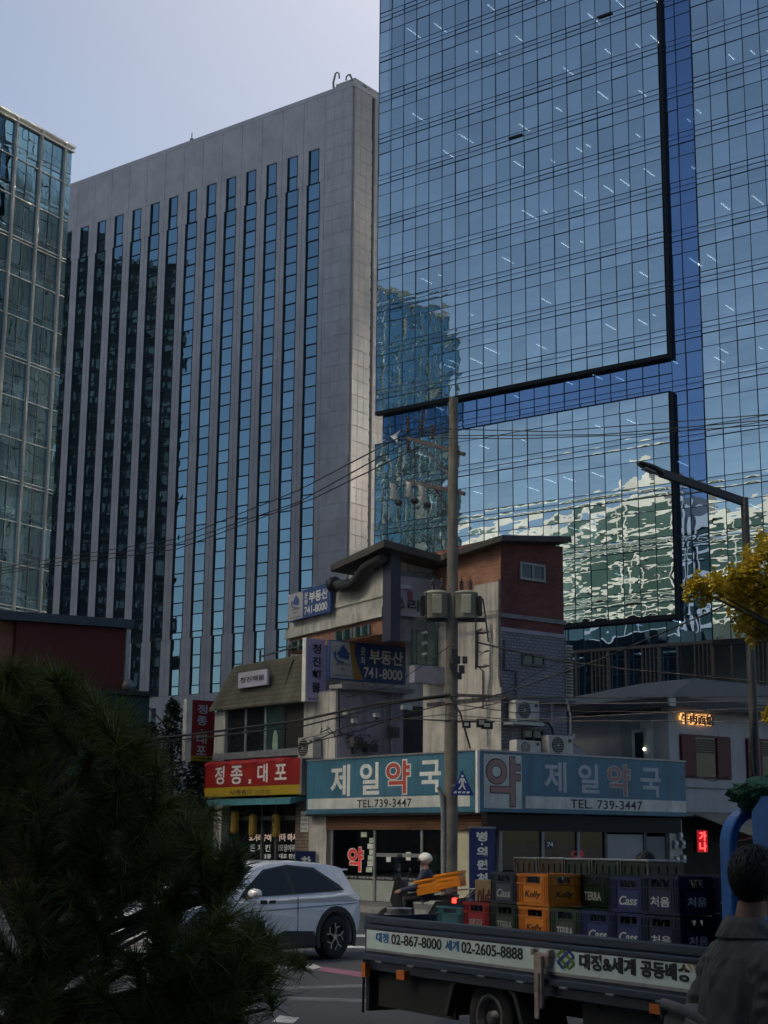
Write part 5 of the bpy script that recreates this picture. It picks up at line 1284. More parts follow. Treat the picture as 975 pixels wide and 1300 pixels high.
# ------------------------------------------------------------------ air conditioners
def aircon(name, lab, F, c, wd_, h_, rot=0, dp=.3):
    a = thing('air_conditioner', lab, 'air conditioner', F.W(*c), F.rz+rot, 'air conditioner units on the corner building')
    m_ = mat('aircon_white', (.42,.42,.40), .6, var=.15, vs=3, streak=((.16,.15,.13), .5))
    mb = MB(); mb.box(-wd_/2, wd_/2, 0, dp, 0, h_); mb.build('casing', m_, a, .015)
    r_ = min(h_*.42, wd_*.32); cx = -wd_*.14
    mb = MB(); mb.lathe([(r_,-.004),(r_,-.02),(r_*.9,-.02),(r_*.9,-.004)], (cx,0,h_*.5), 22, 'y'); mb.lathe([(r_*.9,-.006),(0,-.006)], (cx,0,h_*.5), 22, 'y', cap=False); mb.build('fan_opening', m_dark, a)
    mb = MB(); mb.lathe([(r_*.16,-.03),(r_*.16,-.022)], (cx,0,h_*.5), 10, 'y')
    for i in range(9):
        z = h_*.5+r_*(-.85+.21*i); q = math.sqrt(max(0, r_*r_*.95-(z-h_*.5)**2)); mb.box(cx-q, cx+q, -.032, -.024, z-.006, z+.006)
    mb.build('fan_grille', m_, a)
    mb = MB(); mb.box(wd_*.30, wd_*.42, -.012, -.002, h_*.68, h_*.85); mb.build('badge', m_black, a)
    mb = MB(); mb.box(-wd_/2+.04, -wd_/2+.10, .02, dp-.02, -.05, -.002); mb.box(wd_/2-.10, wd_/2-.04, .02, dp-.02, -.05, -.002); mb.build('foot', m_galv, a)
    return a
def acx(px0, px1, py0, py1, k, lab):
    a, b = K.L(px0, py1, 'y', k), K.L(px1, py1, 'y', k); t_ = K.L(px0, py0, 'y', k)
    return aircon('', lab, K, ((a.x+b.x)/2, k, a.z), b.x-a.x, t_.z-a.z)
u1 = acx(655, 685, 888, 913, .62, 'air conditioner unit hung under the lilac tiles, the highest one')
mb = MB(); a = K.L(650, 917, 'y', .6); b = K.L(690, 917, 'y', .6); mb.box(-.55, .55, -.05, .38, -.14, -.055); mb.build('shelf', m_galv, u1)
acx(656, 687, 939, 957, .40, 'low wide air conditioner unit behind the top of the shaded pharmacy sign')
acx(697, 728, 933, 958, .36, 'air conditioner unit with a white pipe elbow at the right end of the ledge')
p = K.L(388, 932, 'x', .0)
ac4 = aircon('', 'grimy air conditioner unit beside the bar window at the left end of the sign', K, (-.0, p.y, 4.2), .8, .62, -PI/2)
sd_ = K.L(716, 880, 'y', .9); a5 = aircon('', 'louvred air conditioner unit seen edge-on at the right corner of the lilac tiles', K, (sd_.x+.30, 1.0, zz(880)), .34, 1.45, 0, .9)
mb = MB()
for i in range(16): mb.box(-.13, .13, -.06, -.036, .08+.085*i, .11+.085*i)
mb.build('louvre', m_black, a5)
pi_ = thing('drain_pipe', 'thin white drain pipe bending down the right edge of the tiled wall', 'pipe', K.W(0,0,0), K.rz)
mb = MB(); mb.tube([K.L(x, y, 'y', .8) for x, y in ((718,886),(721,895),(724,910),(724,930),(722,936))], .03, 6); mb.m = 0; mb.lathe([(.07,0),(.07,.14)], K.L(727,938,'y',.7), 9); mb.build('pipe', m_porw, pi_)
pi2 = thing('refrigerant_pipe', 'dark lagged pipe curving down between two air conditioner units', 'pipe', K.W(0,0,0), K.rz)
mb = MB(); mb.tube([K.L(x, y, 'y', .8) for x, y in ((686,914),(695,917),(701,924),(703,934))], .035, 6); mb.build('pipe', m_black, pi2)

# ------------------------------------------------------------------ cables
m_cab = mat('cable_black', (.012,.012,.013), .6, var=.1)
m_cabg = mat('cable_grey', (.10,.10,.10), .6, var=.1)
ncab = 0
def cable(pts, lab, r_=.012, sag=0, m=None, grp='overhead cables'):
    """pts: (px, py, Y) survey points the cable passes through"""
    P = [at(*p) for p in pts]; out = []
    for i in range(len(P)-1):
        n_ = 10
        for k in range(n_): t_ = k/n_; q = P[i].lerp(P[i+1], t_); q.z -= sag*4*t_*(1-t_); out.append(q)
    out.append(P[-1])
    o = thing('overhead_cable', lab, 'cable', out[0], 0, grp); mb = MB(); mb.tube([q-out[0] for q in out], r_, 5); mb.build('strand', m or m_cab, o)
cable([(521,548,38.6),(380,622,44),(225,684,52),(-20,724,66)], 'uppermost cable sloping from the pole crossarm down across the grey stone slab', .016)
cable([(519,560,38.6),(380,637,44),(225,690,52),(-20,728,66)], 'middle cable of the three crossing the grey stone slab', .016)
cable([(535,566,38.4),(400,632,44),(225,697,52),(-20,731,66)], 'lowest cable of the three crossing the grey stone slab', .016)
cable([(521,545,38.6),(576,545,37.8),(700,548,34),(990,525,30)], 'highest cable running right from the crossarm past the blue tower', .012)
cable([(537,553,38.4),(600,553,37),(760,552,33),(990,532,30)], 'cable running right just below the highest one', .012)
cable([(551,556,38.2),(660,557,36),(800,552,33),(990,538,30)], 'lowest of the cables running right from the crossarm', .012)
cable([(120,945,48),(240,933,46),(380,915,42),(480,893,39.2),(571,882,37.8)], 'thick bundled cable sweeping left from the pole over the bar window', .035)
cable([(120,953,48),(240,938,46),(385,922,42),(500,893,39),(571,884,37.9)], 'second bundled cable under the thick one at the bar window', .022)
cable([(380,950,42),(440,922,40.5),(500,912,39),(571,915,37.8)], 'loose cable hanging over the top of the sunlit pharmacy sign', .018)
cable([(385,938,42),(470,918,40),(571,906,37.8)], 'grey messenger cable above the sunlit pharmacy sign', .012, m=m_cabg)
cable([(571,884,37.8),(640,884,37),(760,886,35),(990,884,33)], 'cable running right from the pole along the restaurant eaves', .014)
cable([(571,888,37.8),(660,893,37),(800,893,35),(990,889,33)], 'grey cable under the one along the restaurant eaves', .012, m=m_cabg)
cable([(571,908,37.8),(660,914,37),(780,908,35),(990,897,33)], 'pale cable crossing in front of the upper air conditioner unit', .012, m=m_cabg)
cable([(571,912,37.8),(640,916,37),(780,915,35),(990,917,33)], 'lower pale cable passing under the neon characters', .010, m=m_cabg)
cable([(604,815,37.7),(700,838,37),(800,850,36),(990,868,34)], 'black cable falling gently right across the lilac tiles', .020)
cable([(600,890,37.7),(640,880,37.4),(760,838,36),(900,778,34),(990,735,33)], 'black cable climbing right from the pole towards the yellow tree', .018)
cable([(571,883,37.8),(584,905,37.6),(597,950,38.4)], 'black drop cable curving from the pole to the pharmacy sign', .022)
cable([(925,985,33),(905,992,36),(880,985,45.5)], 'short service cable drooping to the restaurant wall by the lamp post', .012)
cable([(186,895,54.3),(205,915,54),(235,945,53.5)], 'black stay cable slanting from the teal hut to the shrubs', .03)
fl = thing('cable_tag', 'torn white scrap caught on the uppermost cable left of the crossarm', 'scrap', at(503,553,39.3), 0)
mb = MB(); mb.add([(-.15,0,-.02),(.12,0,.16),(.02,.02,-.0),(.05,0,-.2),(-.04,0,-.14)], [(0,2,1),(0,4,2),(2,4,3)]); mb.build('scrap', m_lett, fl)

cable([(120,960,48),(300,931,45),(420,905,41),(571,880,37.8)], 'thin cable above the bundled ones left of the pole', .012)
cable([(380,946,42),(455,928,40.5),(520,905,38.8),(571,893,37.8)], 'slack cable drooping over the door behind the sunlit sign', .016)
cable([(571,893,37.8),(655,905,37.2),(720,903,36),(990,905,33)], 'dark cable just below the pale one right of the pole', .012)
cable([(571,820,37.8),(500,870,40),(440,885,42)], 'service cable falling left from the pole to the lean-to wall', .012)
cable([(571,905,37.8),(600,900,37.2),(650,888,38.5),(702,886,40.6)], 'cable looping from the pole to the ledge over the air conditioners', .012)
cable([(640,876,38),(720,835,40),(718,800,42)], 'thin cable rising along the lilac tiles', .010)
for i, (px, py) in enumerate(((450,915),(478,908),(516,898),(600,884))):
    c_ = at(px, py, 39.5); cl = thing('cable_clamp', ('first pale clamp on the bundled cables from the left', 'second pale clamp on the bundled cables from the left', 'pale box on the bundled cables left of the pole', 'pale clamp on the cable right of the pole')[i], 'clamp', c_, R(37), 'clamps on the bundled cables')
    mb = MB(); mb.cbox((0,0,0), (.30,.12,.12) if i == 2 else (.16,.10,.10)); mb.m = 1; mb.cbox((0,0,-.09), (.05,.05,.08)); mb.build('housing', [m_porw, m_black], cl)
# ------------------------------------------------------------------ white electric hatchback
def wheel(parent, c, r_, wd_, out, name='wheel', spokes=5, rimc=None):
    """axle along y; OUT = -1 or +1, the visible side"""
    wh = bpy.data.objects.new(name, None); COL.objects.link(wh); wh.parent = parent; wh.location = c
    mb = MB(); h = wd_/2
    mb.lathe([(r_*.62,-h*.9),(r_*.9,-h),(r_*.985,-h*.8),(r_,-h*.5),(r_,h*.5),(r_*.985,h*.8),(r_*.9,h),(r_*.62,h*.9)], (0,0,0), 36, 'y', cap=False); mb.build('tyre', m_rubber, wh)
    mb = MB(); mb.lathe([(r_*.66,out*h*.72),(r_*.62,out*h*.5),(0,out*h*.45)], (0,0,0), 30, 'y', cap=False); mb.build('rim', m_black, wh)
    return wh
CP = ground(423.5, 1218); CR = R(-143+12)
cex = Vector((math.cos(CR), math.sin(CR), 0)); cey = Vector((-math.sin(CR), math.cos(CR), 0))
CO = CP-cey*.83
car = thing('parked_car', 'white electric hatchback with dark windows, half hidden behind the pine', 'car', (CO.x, CO.y, .006), CR)
car.scale = (.92,.93,.93)
m_car = mat('car_white', (.80,.80,.81), .28, var=.03, vs=1, coat=.8)
m_clad = mat('car_cladding', (.018,.018,.02), .6, var=.15)
m_cgl = mirror_glass('car_glass', (.85,.9,.95), None, .05, base=(.004,.005,.006), wave=0)
def arc(cx, r_, a0, a1, n=12, cz=.36): return [(cx+r_*math.cos(R(a0+(a1-a0)*i/n)), cz+r_*math.sin(R(a0+(a1-a0)*i/n))) for i in range(n+1)]
body = [(-.56,.36),(-.66,.5),(-.70,.74),(-.67,.92),(-.70,1.0),(-.62,1.06),(-.3,1.06),(.4,1.03),(1.4,1.0),(2.35,.975),(2.75,.945),(3.4,.87),(3.74,.76),(3.83,.62),(3.84,.42),(3.76,.24)]
body += arc(3.0, .425, -16, 196)+[(2.5,.24),(.5,.24)]+arc(0, .425, -16, 196)
def prof(poly, hw, m, name, bevel, par):
    mb = MB(); n = len(poly)
    vs = [(x, hw(x, z), z) for x, z in poly]+[(x, -hw(x, z), z) for x, z in poly]
    mb.add(vs, [list(range(n))[::-1], list(range(n, 2*n))]); mb.add(vs, [(i, (i+1) % n, (i+1) % n+n, i+n) for i in range(n)])
    o = mb.build(name, m, par, bevel, 3, weld=True); 
    for p in o.data.polygons: p.use_smooth = len(p.vertices) == 4
    return o
hwb = lambda x, z: .935-.10*max(0, (x-3.0)/.85)**2-.09*max(0, (-x-.25)/.55)**2-.015*abs(z-.6)
prof(body, hwb, m_car, 'body', .035, car)
gh = [(-.63,1.04),(-.59,1.22),(-.53,1.42),(-.58,1.455),(-.4,1.50),(.1,1.565),(.7,1.60),(1.2,1.575),(1.58,1.50),(2.05,1.26),(2.55,.97)]
hwg = lambda x, z: .90-.38*(z-.97)/.63*1.0-(.05*max(0, (-x-.3)/.4))
prof(gh, hwg, m_car, 'greenhouse', .03, car)
def sidepoly(pts, off, m, name, sides=(1,-1)):
    mb = MB()
    for s in sides:
        vs = [(x, s*(hwg(x,z)+off), z) for x, z in pts]; mb.add(vs, [list(range(len(pts)))[::s]])
    return mb.build(name, m, car)
sidepoly([(-.33,1.11),(-.25,1.20),(.22,1.485),(.85,1.535),(1.45,1.46),(2.02,1.16),(2.22,1.03),(1.2,1.06)], .006, m_clad, 'window_surround')
sidepoly([(-.22,1.13),(.26,1.45),(.86,1.50),(.86,1.085)], .010, m_cgl, 'rear_side_window')
sidepoly([(.98,1.085),(.98,1.50),(1.42,1.43),(1.95,1.16),(2.08,1.05)], .010, m_cgl, 'front_side_window')
mb = MB(); mb.add([(2.53,.80,.985),(2.53,-.80,.985),(1.62,-.56,1.495),(1.62,.56,1.495)], [(0,1,2,3)]); mb.v = [(x+.012, y, z+.012) for x, y, z in mb.v]; mb.build('windscreen', m_cgl, car)
mb = MB(); mb.add([(-.645,.72,1.08),(-.645,-.72,1.08),(-.555,-.58,1.40),(-.555,.58,1.40)], [(3,2,1,0)]); mb.build('rear_window', m_cgl, car)
mb = MB(); mb.box(-.70, -.50, -.56, .56, 1.43, 1.462); mb.build('spoiler', m_car, car, .012)
mb = MB(); mb.box(-.715, -.69, -.80, .80, .86, .96); mb.build('tail_light_strip', mat('tail_red', (.20,.01,.01), .3), car)
for s in (1, -1):
    mb = MB()
    ring = arc(0, .50, -20, 200, 16)+list(reversed(arc(0, .415, -20, 200, 16)))
    mb.prism(ring, 'y', s*.925, s*.955); mb.build('arch_cladding', m_clad, car); mb = MB(); ring = arc(3.0, .50, -20, 200, 16)+list(reversed(arc(3.0, .415, -20, 200, 16))); mb.prism(ring, 'y', s*.90, s*.955); mb.build('arch_cladding', m_clad, car)
    mb = MB(); mb.prism([(.46,.24),(2.56,.24),(2.50,.34),(1.6,.36),(1.25,.50),(.55,.47)], 'y', s*.915, s*.948); mb.build('sill_cladding', m_clad, car)
    mb = MB()
    for x in (.93,): mb.box(x-.006, x+.006, s*.934-.003, s*.934+.003, .48, 1.02)
    mb.beam((-.55, s*.936, .90), (2.4, s*.936, .80), .010); mb.build('panel_gaps', m_clad, car)
    mb = MB(); mb.ell((2.02, s*1.02, 1.10), (.10,.13,.085), 14, 9); mb.m = 1; mb.cbox((2.02, s*.94, 1.045), (.14,.18,.05)); mb.build('mirror', [m_car, m_clad], car)
    for cx in (0, 3.0):
        wh = wheel(car, (cx, s*.83, .36), .36, .235, s)
        mb = MB()
        for k in range(5):
            a = 2*PI*k/5+.3; P0 = lambda r_, da: Vector((r_*math.cos(a+da), s*.085, r_*math.sin(a+da)))
            mb.beam(P0(.05,0), P0(.14,.12), .035, .02); mb.beam(P0(.14,.12), P0(.225,-.10), .03, .02); mb.beam(P0(.225,-.10), P0(.235,.38), .02, .02); mb.beam(P0(.14,.12), P0(.21,.62), .018, .02)
        mb.lathe([(.05,s*.07),(.05,s*.095)], (0,0,0), 12, 'y'); mb.build('spoke', mat('spoke_silver', (.42,.41,.40), .35, .6, var=.1), wh)
    mb = MB(); mb.box(3.74, 3.83, s*.52-.16, s*.52+.16, .66, .76); mb.build('headlight', mat('headlight_white', (.7,.7,.7), .2), car)
mb = MB(); mb.box(1.66, 1.80, .93, .943, .93, .99); mb.box(1.46, 1.60, .93, .943, .935, .985); mb.build('door_sticker', m_clad, car)
mb = MB(); mb.box(-.6, 3.7, -.84, .84, .2, .30); mb.build('underbody', m_clad, car)
mb = MB(); mb.box(3.80, 3.85, -.26, .26, .42, .54); mb.build('number_plate', m_lett, car)

# ------------------------------------------------------------------ delivery truck
TK = Fr(at(466, 1168, 15.3), -60)
truck = thing('delivery_truck', 'navy flatbed delivery truck with a pale lettered side board, loaded with bottle crates', 'truck', TK.o, TK.rz)
m_tn = mat('truck_navy', (.022,.034,.065), .35, var=.15, vs=3, coat=.4, spots=((.04,.035,.03), .4))
m_tb = mat('truck_blue', (.02,.14,.45), .38, var=.1, vs=2, coat=.15)
m_tp = mat('truck_panel', (.62,.74,.72), .4, var=.10, vs=1.5, coat=.3)
m_tk = mat('chassis_black', (.014,.014,.015), .7, var=.3, vs=6)
LB_, ZR = 5.02, 1.10
mb = MB(); mb.box(-.05, LB_, 0, .06, ZR-.075, ZR); mb.box(-.05, LB_, -.012, .05, ZR-.13, ZR-.08); mb.build('top_rail', m_tn, truck, .012)
mb = MB(); mb.box(-.05, LB_, .006, .05, .70, ZR-.135); mb.build('side_board', m_tn, truck, .006)
mb = MB(); mb.box(0, LB_-.04, -.004, .004, .785, 1.005); mb.build('pale_panel', m_tp, truck)
mb = MB(); mb.box(0, LB_-.04, -.010, -.005, .775, .800); mb.build('panel_trim', m_chrome, truck)
mb = MB(); mb.box(-.05, LB_, -.03, .06, .69, .745); mb.box(-.05, LB_+.3, .02, .10, .60, .685); mb.build('bottom_rail', m_tn, truck, .008)
for i in range(9):
    x = .3+.58*i; mb = MB(); mb.box(x-.05, x+.05, -.05, -.031, .685, .70); mb.build('hinge', m_galv, truck)
mb = MB(); mb.box(-.06, LB_, .07, 1.78, .68, .75); mb.build('bed_floor', m_grimy, truck)
mb = MB(); mb.box(-.05, LB_, 1.74, 1.80, .70, ZR); mb.box(-.06, -.0, .06, 1.74, .70, ZR); mb.build('far_boards', m_tn, truck)
mb = MB(); mb.box(-.02, 7.2, .45, .60, .40, .62); mb.box(-.02, 7.2, 1.2, 1.35, .40, .62)
for i in range(8): mb.box(.1+.65*i, .2+.65*i, .1, 1.7, .56, .66)
mb.build('chassis', m_tk, truck)
mb = MB(); mb.box(.06, 1.42, .10, .14, .27, .66); mb.box(-.04, .02, .02, .5, .22, .7); mb.build('side_skirt', m_tk, truck)
mb = MB(); mb.tube([(-.05,.0,.70),(-.06,.0,.20)], .014, 5); mb.build('tail_chain', m_tk, truck)
mb = MB(); mb.box(3.2, 4.9, .12, .5, .28, .62); mb.build('fuel_tank', m_tk, truck, .04)
# mudguard and wheels
wx = TK.L(630, 1270, 'y', .2).x
mb = MB(); mp = [(wx-.60,.33),(wx-.48,.60),(wx-.27,.69),(wx+.27,.69),(wx+.50,.58),(wx+.66,.24)]
mq = [(x*.0+wx+(x-wx)*.93, z-.03) for x, z in mp]
poly = mp+list(reversed(mq)); mb.prism(poly, 'y', .05, .50); mb.build('mudguard', mat('mudguard_grey', (.035,.035,.036), .6, var=.2), truck)
mb = MB(); mb.box(wx+.60, wx+.63, .08, .5, .12, .3); mb.build('mudflap', m_tk, truck)
for (x, y, o) in ((wx, .24, -1), (wx, 1.56, 1), (6.2, .22, -1), (6.2, 1.58, 1)):
    wh = wheel(truck, (x, y, .33), .33, .24, o)
    mb = MB(); mb.lathe([(.205,o*.10),(.20,o*.115),(.17,o*.115),(.15,o*.04),(.07,o*.035),(.06,o*.10),(0,o*.10)], (0,0,0), 28, 'y', cap=False); mb.build('rim_dish', mat('rim_steel', (.16,.155,.15), .5, .5, var=.3, vs=8), wh)
# lights, latch
m_or = mat('orange_reflector', (.50,.13,.01), .35, var=.1)
for (x0_, x1_, z0_, z1_) in ((-.04,.03,.53,.66),(.62,.76,.56,.64),(4.22,4.36,.60,.67)):
    mb = MB(); mb.box(x0_, x1_, -.034, -.02 if z0_ > .57 else .02, z0_, z1_); mb.build('reflector', m_or, truck)
p = TK.L(689, 1210, 'y', -.03)
mb = MB(); mb.box(p.x-.10, p.x+.10, -.05, -.012, p.z-.10, p.z+.0); mb.box(p.x-.13, p.x-.09, -.06, -.012, p.z-.02, p.z+.03); mb.box(p.x+.09, p.x+.13, -.06, -.012, p.z-.02, p.z+.03)
mb.box(p.x-.05, p.x+.05, -.085, -.051, p.z-.42, p.z-.02); mb.box(p.x-.03, p.x+.03, -.10, -.086, p.z-.5, p.z-.15); mb.build('latch', mat('rusty_latch', (.38,.31,.27), .5, .4, var=.4, vs=12), truck, .006)
# lettering on the board
U = lambda px: TK.L(px, 1215, 'y', -.005).x
m_lb = mat('letter_blue', (.03,.16,.38), .5)
def tl(s_, a, b, z0_, z1_, m, bo=.02): text(s_, m, truck, U(a), U(b), z0_, z1_, 'y', -.005, bo)
tl('대정', 477.5, 493, .865, .955, m_lb, .03); tl('02-867-8000', 497, 560.5, .86, .955, m_blk, .012); tl('세계', 565.5, 583, .865, .955, m_lb, .03); tl('02-2605-8888', 586, 664, .86, .955, m_blk, .012)
tl('대정&세계', 735.5, 807, .845, .965, m_blk, .04); tl('공동배송', 813, 876, .845, .965, m_blk, .04)
# knot emblem
kx, kz = (U(707)+U(730))/2, .905; kw = (U(730)-U(707))/2
for (pts, m, d) in (([(-.9,.35),(-.35,.9),(.2,.35)],0,0),([(-.35,.9),(.9,-.35)],0,.002),([(.9,-.35),(.35,-.9),(-.2,-.35)],0,0),([(.35,.9),(.9,.35),(-.35,-.9)],1,.001),([(.35,.9),(-.2,.35)],1,0),([(-.9,-.35),(-.35,-.9)],1,0),([(-.9,-.35),(.35,.9)],1,.003),([(-.9,.35),(.35,-.9)],0,.001)):
    mb = MB()
    for i in range(len(pts)-1): mb.beam((kx+pts[i][0]*kw, -.008-d, kz+pts[i][1]*.075), (kx+pts[i+1][0]*kw, -.008-d, kz+pts[i+1][1]*.075), .004, .022)
    mb.build('knot_emblem', (mat('emblem_green', (.14,.24,.03), .5), mat('emblem_navy', (.03,.07,.25), .5))[m], truck)
mb = MB(); x0_ = U(884)
for k in range(7):
    a = R(k*26); mb.prism([(x0_+.05*math.cos(a), .90+.03*math.sin(a)), (x0_+.16*math.cos(a+.09), .90+.11*math.sin(a+.09)), (x0_+.16*math.cos(a-.09), .90+.11*math.sin(a-.09))], 'y', -.009, -.005)
mb.build('orange_sunburst', mat('burst_orange', (.55,.33,.10), .5), truck)
# headboard hoop, cab
hx = TK.L(913, 1080, 'y', .0).x
mb = MB(); path = [(0,ZR-.1),(0,1.79)]+[(.22-.22*math.cos(R(t_)), 1.80+.22*math.sin(R(t_))) for t_ in range(10,91,10)]+[(1.54+.22*math.sin(R(t_)), 1.80+.22*math.cos(R(t_))) for t_ in range(0,91,15)]+[(1.76,ZR-.1)]
n_ = len(path); rg = []
for i in range(n_):
    a, b = path[max(0,i-1)], path[min(n_-1,i+1)]; q = Vector((0,b[0]-a[0],b[1]-a[1])).normalized(); nr = Vector((0,-q.z,q.y))*.028
    c_ = Vector((hx, path[i][0]+.035, path[i][1]))
    rg.append([c_+Vector((.0,0,0))-nr, c_+Vector((.012,0,0))-nr*1.3, c_+Vector((.103,0,0))-nr*1.3, c_+Vector((.115,0,0))-nr, c_+Vector((.115,0,0))+nr, c_+Vector((.103,0,0))+nr*1.3, c_+Vector((.012,0,0))+nr*1.3, c_+nr])
mb.rings(rg, smooth=False)
mb.build('headboard_hoop', m_tb, truck)
for z in (1.25, 1.5, 1.72):
    mb = MB(); mb.box(hx+.03, hx+.08, .07, 1.72, z-.02, z+.02); mb.build('headboard_bar', m_tn, truck)
cx0 = hx+.36
mb = MB(); mb.prism([(cx0,.62),(cx0,2.02),(cx0+.10,2.12),(cx0+.9,2.12),(cx0+1.35,1.55),(cx0+1.75,1.15),(cx0+1.85,.62)], 'y', -.02, 1.8); mb.build('cab', m_tb, truck, .11, 6)
mb = MB(); mb.box(cx0+.16, cx0+.40, -.032, -.024, 1.32, 1.86); mb.build('quarter_window', m_wg, truck)
mb = MB(); mb.prism([(cx0+.5,1.30),(cx0+.5,1.90),(cx0+.95,1.90),(cx0+1.3,1.30)], 'y', -.034, -.026); mb.build('door_window', m_wg, truck)
mb = MB(); mb.prism([(cx0+.46,.7),(cx0+.46,2.0),(cx0+.97,2.0),(cx0+1.5,1.25),(cx0+1.6,.7)], 'y', -.0255, -.0205); mb.build('door', m_tb, truck)
mb = MB(); mb.box(cx0-.15, cx0-.03, .12, .42, 1.0, 1.78); 
for k in range(18): mb.box(cx0-.165, cx0-.15, .13, .41, 1.02+.042*k, 1.04+.042*k)
mb.build('air_intake', mat('intake_beige', (.42,.40,.35), .6, var=.2), truck)
# green net bundle
gn = thing('green_net', 'bundle of dark green netting heaped on top of the truck cab', 'net', TK.W(cx0+.35, .75, 2.12), TK.rz)
m, t, p_, out = nodes('net_green'); L = t.links.new
wv = N(t, 'ShaderNodeTexVoronoi', i_Scale=34.0); L(posn(t, (1,1,1.6), True), wv.inputs[0]); rp2 = N(t, 'ShaderNodeValToRGB'); rp2.color_ramp.elements[0].position = .15; rp2.color_ramp.elements[1].position = .55
rp2.color_ramp.elements[0].color = (.008,.03,.015,1); rp2.color_ramp.elements[1].color = (.02,.12,.055,1); L(wv.outputs[0], rp2.inputs[0]); L(rp2.outputs[0], p_.inputs['Base Color']); p_.inputs['Roughness'].default_value = .8
bp = N(t, 'ShaderNodeBump', i_Strength=.9, i_Distance=.02); L(wv.outputs[0], bp.inputs['Height']); L(bp.outputs[0], p_.inputs['Normal'])
mb = MB(); mb.ell((0,0,.02), (.62,.72,.25), 36, 18, lambda d: 1+.10*math.sin(d.x*9+d.y*4)+.07*math.sin(d.y*13+d.z*8)); mb.ell((-.52,-.45,.02), (.22,.3,.12), 20, 10, lambda d: 1+.15*math.sin(d.x*7+d.z*9)); mb.build('netting', m, gn)
mb = MB()
for k in range(6): mb.tube([(-.6+.2*k,-.72,.0),(-.55+.2*k,-.2,.26),(-.5+.2*k,.4,.24)], .012, 5)
mb.build('rope', mat('net_rope', (.03,.14,.07), .8), gn)

# ------------------------------------------------------------------ crates
CRJ = random.Random(8)
def crate(name, label, col, loc_, word=None, wc=None, H=.262, L=.42, W=.33, plate=None, bold=.02, bottles=True, shear=0, mark=True):
    c = thing(name, label, 'crate', TK.W(*loc_), TK.rz, 'bottle crates on the truck bed')
    m = mat('crate_%d_%d_%d' % tuple(int(x*1000) for x in col), col, .42, var=.2, vs=7, spots=(tuple(min(1, x*1.6+.03) for x in col), .45))
    c.rotation_euler.z += CRJ.gauss(0, R(1.3)); c.location += Vector((CRJ.gauss(0,.006), CRJ.gauss(0,.006), 0))
    mb = MB(); t = .012; o_ = .008
    mb.box(t, L-t, t, W-t, .004, .016)
    for (a0, a1, b0, b1) in ((0,L,0,t),(0,L,W-t,W)):
        mb.box(a0+t, a1-t, b0, b1, 0, H*.68)
        mb.box(a0+t, L*.27, b0, b1, H*.68, H*.90); mb.box(L*.73, a1-t, b0, b1, H*.68, H*.90)
    for (a0, a1) in ((0,t),(L-t,L)):
        mb.box(a0, a1, t, W-t, 0, H*.68); mb.box(a0, a1, t, W*.28, H*.68, H*.90); mb.box(a0, a1, W*.72, W-t, H*.68, H*.90)
    for z0_, z1_ in ((0,.02),(H*.90,H-.002),(H*.66,H*.70)):
        for b0, b1 in ((-o_,t-.001),(W-t+.001,W+o_)): mb.box(-o_, L+o_, b0, b1, z0_, z1_)
        for a0, a1 in ((-o_,t-.001),(L-t+.001,L+o_)): mb.box(a0, a1, t, W-t, z0_, z1_)
    mb.build('body', m, c)
    mb = MB()
    for x in (.0, .07, .14, .86, .93, 1.0):
        for y in (-.006, W+.001): mb.box(max(0,L*x-.008), min(L,L*x+.008), y, y+.005, .021, H*.89)
    for y in (.0, .10, .90, 1.0):
        for x in (-.006, L+.001): mb.box(x, x+.005, max(.0,W*y-.008), min(W,W*y+.008), .021, H*.89)
    mb.build('ribs', m, c, kind='stuff')
    if bottles:
        mb = MB(); mb.box(.02, L-.02, .02, W-.02, .02, H*.60)
        for i in range(5):
            for j in range(4): mb.lathe([(.03,H*.60),(.028,H*.72),(.012,H*.84),(.012,H*.93),(0,H*.93)], (L*(.1+.2*i), W*(.125+.25*j), 0), 6, cap=False)
        mb.build('bottles', mat('bottle_dark', (.015,.012,.008), .12, var=.2), c)
    mp = mat('plate_%d_%d_%d' % tuple(int(x*1000) for x in (plate or col)), plate or mul(col, 1.15), .4, var=.08)
    mb = MB(); mb.box(L*.20, L*.80, -.004, -.001, .03, H*.62); mb.box(L+.001, L+.004, W*.18, W*.82, .03, H*.62); mb.build('label_panel', mp, c)
    if word:
        text(word, wc or m_lett, c, L*.24, L*.76, H*.20, H*.46, 'y', -.0045, bold, shear=shear, depth=.002)
        q = Matrix.Translation((L+.0045, 0, 0)) @ Matrix.Rotation(PI/2, 4, 'Z')
        text(word, wc or m_lett, c, W*.22, W*.78, H*.22, H*.46, 'y', 0, bold, shear=shear, depth=.002, M=q)
    return c
BF = .752
def cx(px, py, y): return TK.L(px, py, 'y', y).x
HK = .268
def stack(px, py, y, items):
    """items from the bottom up: (label, colour, word, letter material, plate, word kw) or None for a level left empty"""
    x = cx(px, py, y); z = BF
    for it in items:
        if it is None: z += HK; continue
        lab, col, word, wc, plate, kw = it
        crate(it[5].pop('name', 'bottle_crate') if isinstance(it[5], dict) else 'bottle_crate', lab, col, (x, y, z), word, wc, plate=plate, **kw); z += HK
OR, NV, GN, RD, TL = (.70,.21,.014), (.012,.017,.055), (.010,.026,.015), (.28,.012,.012), (.04,.13,.155)
BL = (.020,.030,.12)
m_br = mat('letter_brown', (.10,.03,.01), .5); m_gl = mat('letter_grey', (.45,.46,.45), .5)
stack(554.5, 1162, .30, [('teal blue crate under the low one at the rear of the load', TL, None, None, None, {}), ('low teal blue crate nearest the truck tail', TL, None, None, None, {'H': .20, 'bottles': False})])
stack(590, 1160, .22, [('red crate hidden under the other red one', RD, None, None, None, {}), ('red crate next to the low teal blue one', RD, '테라', m_gl, None, {})])
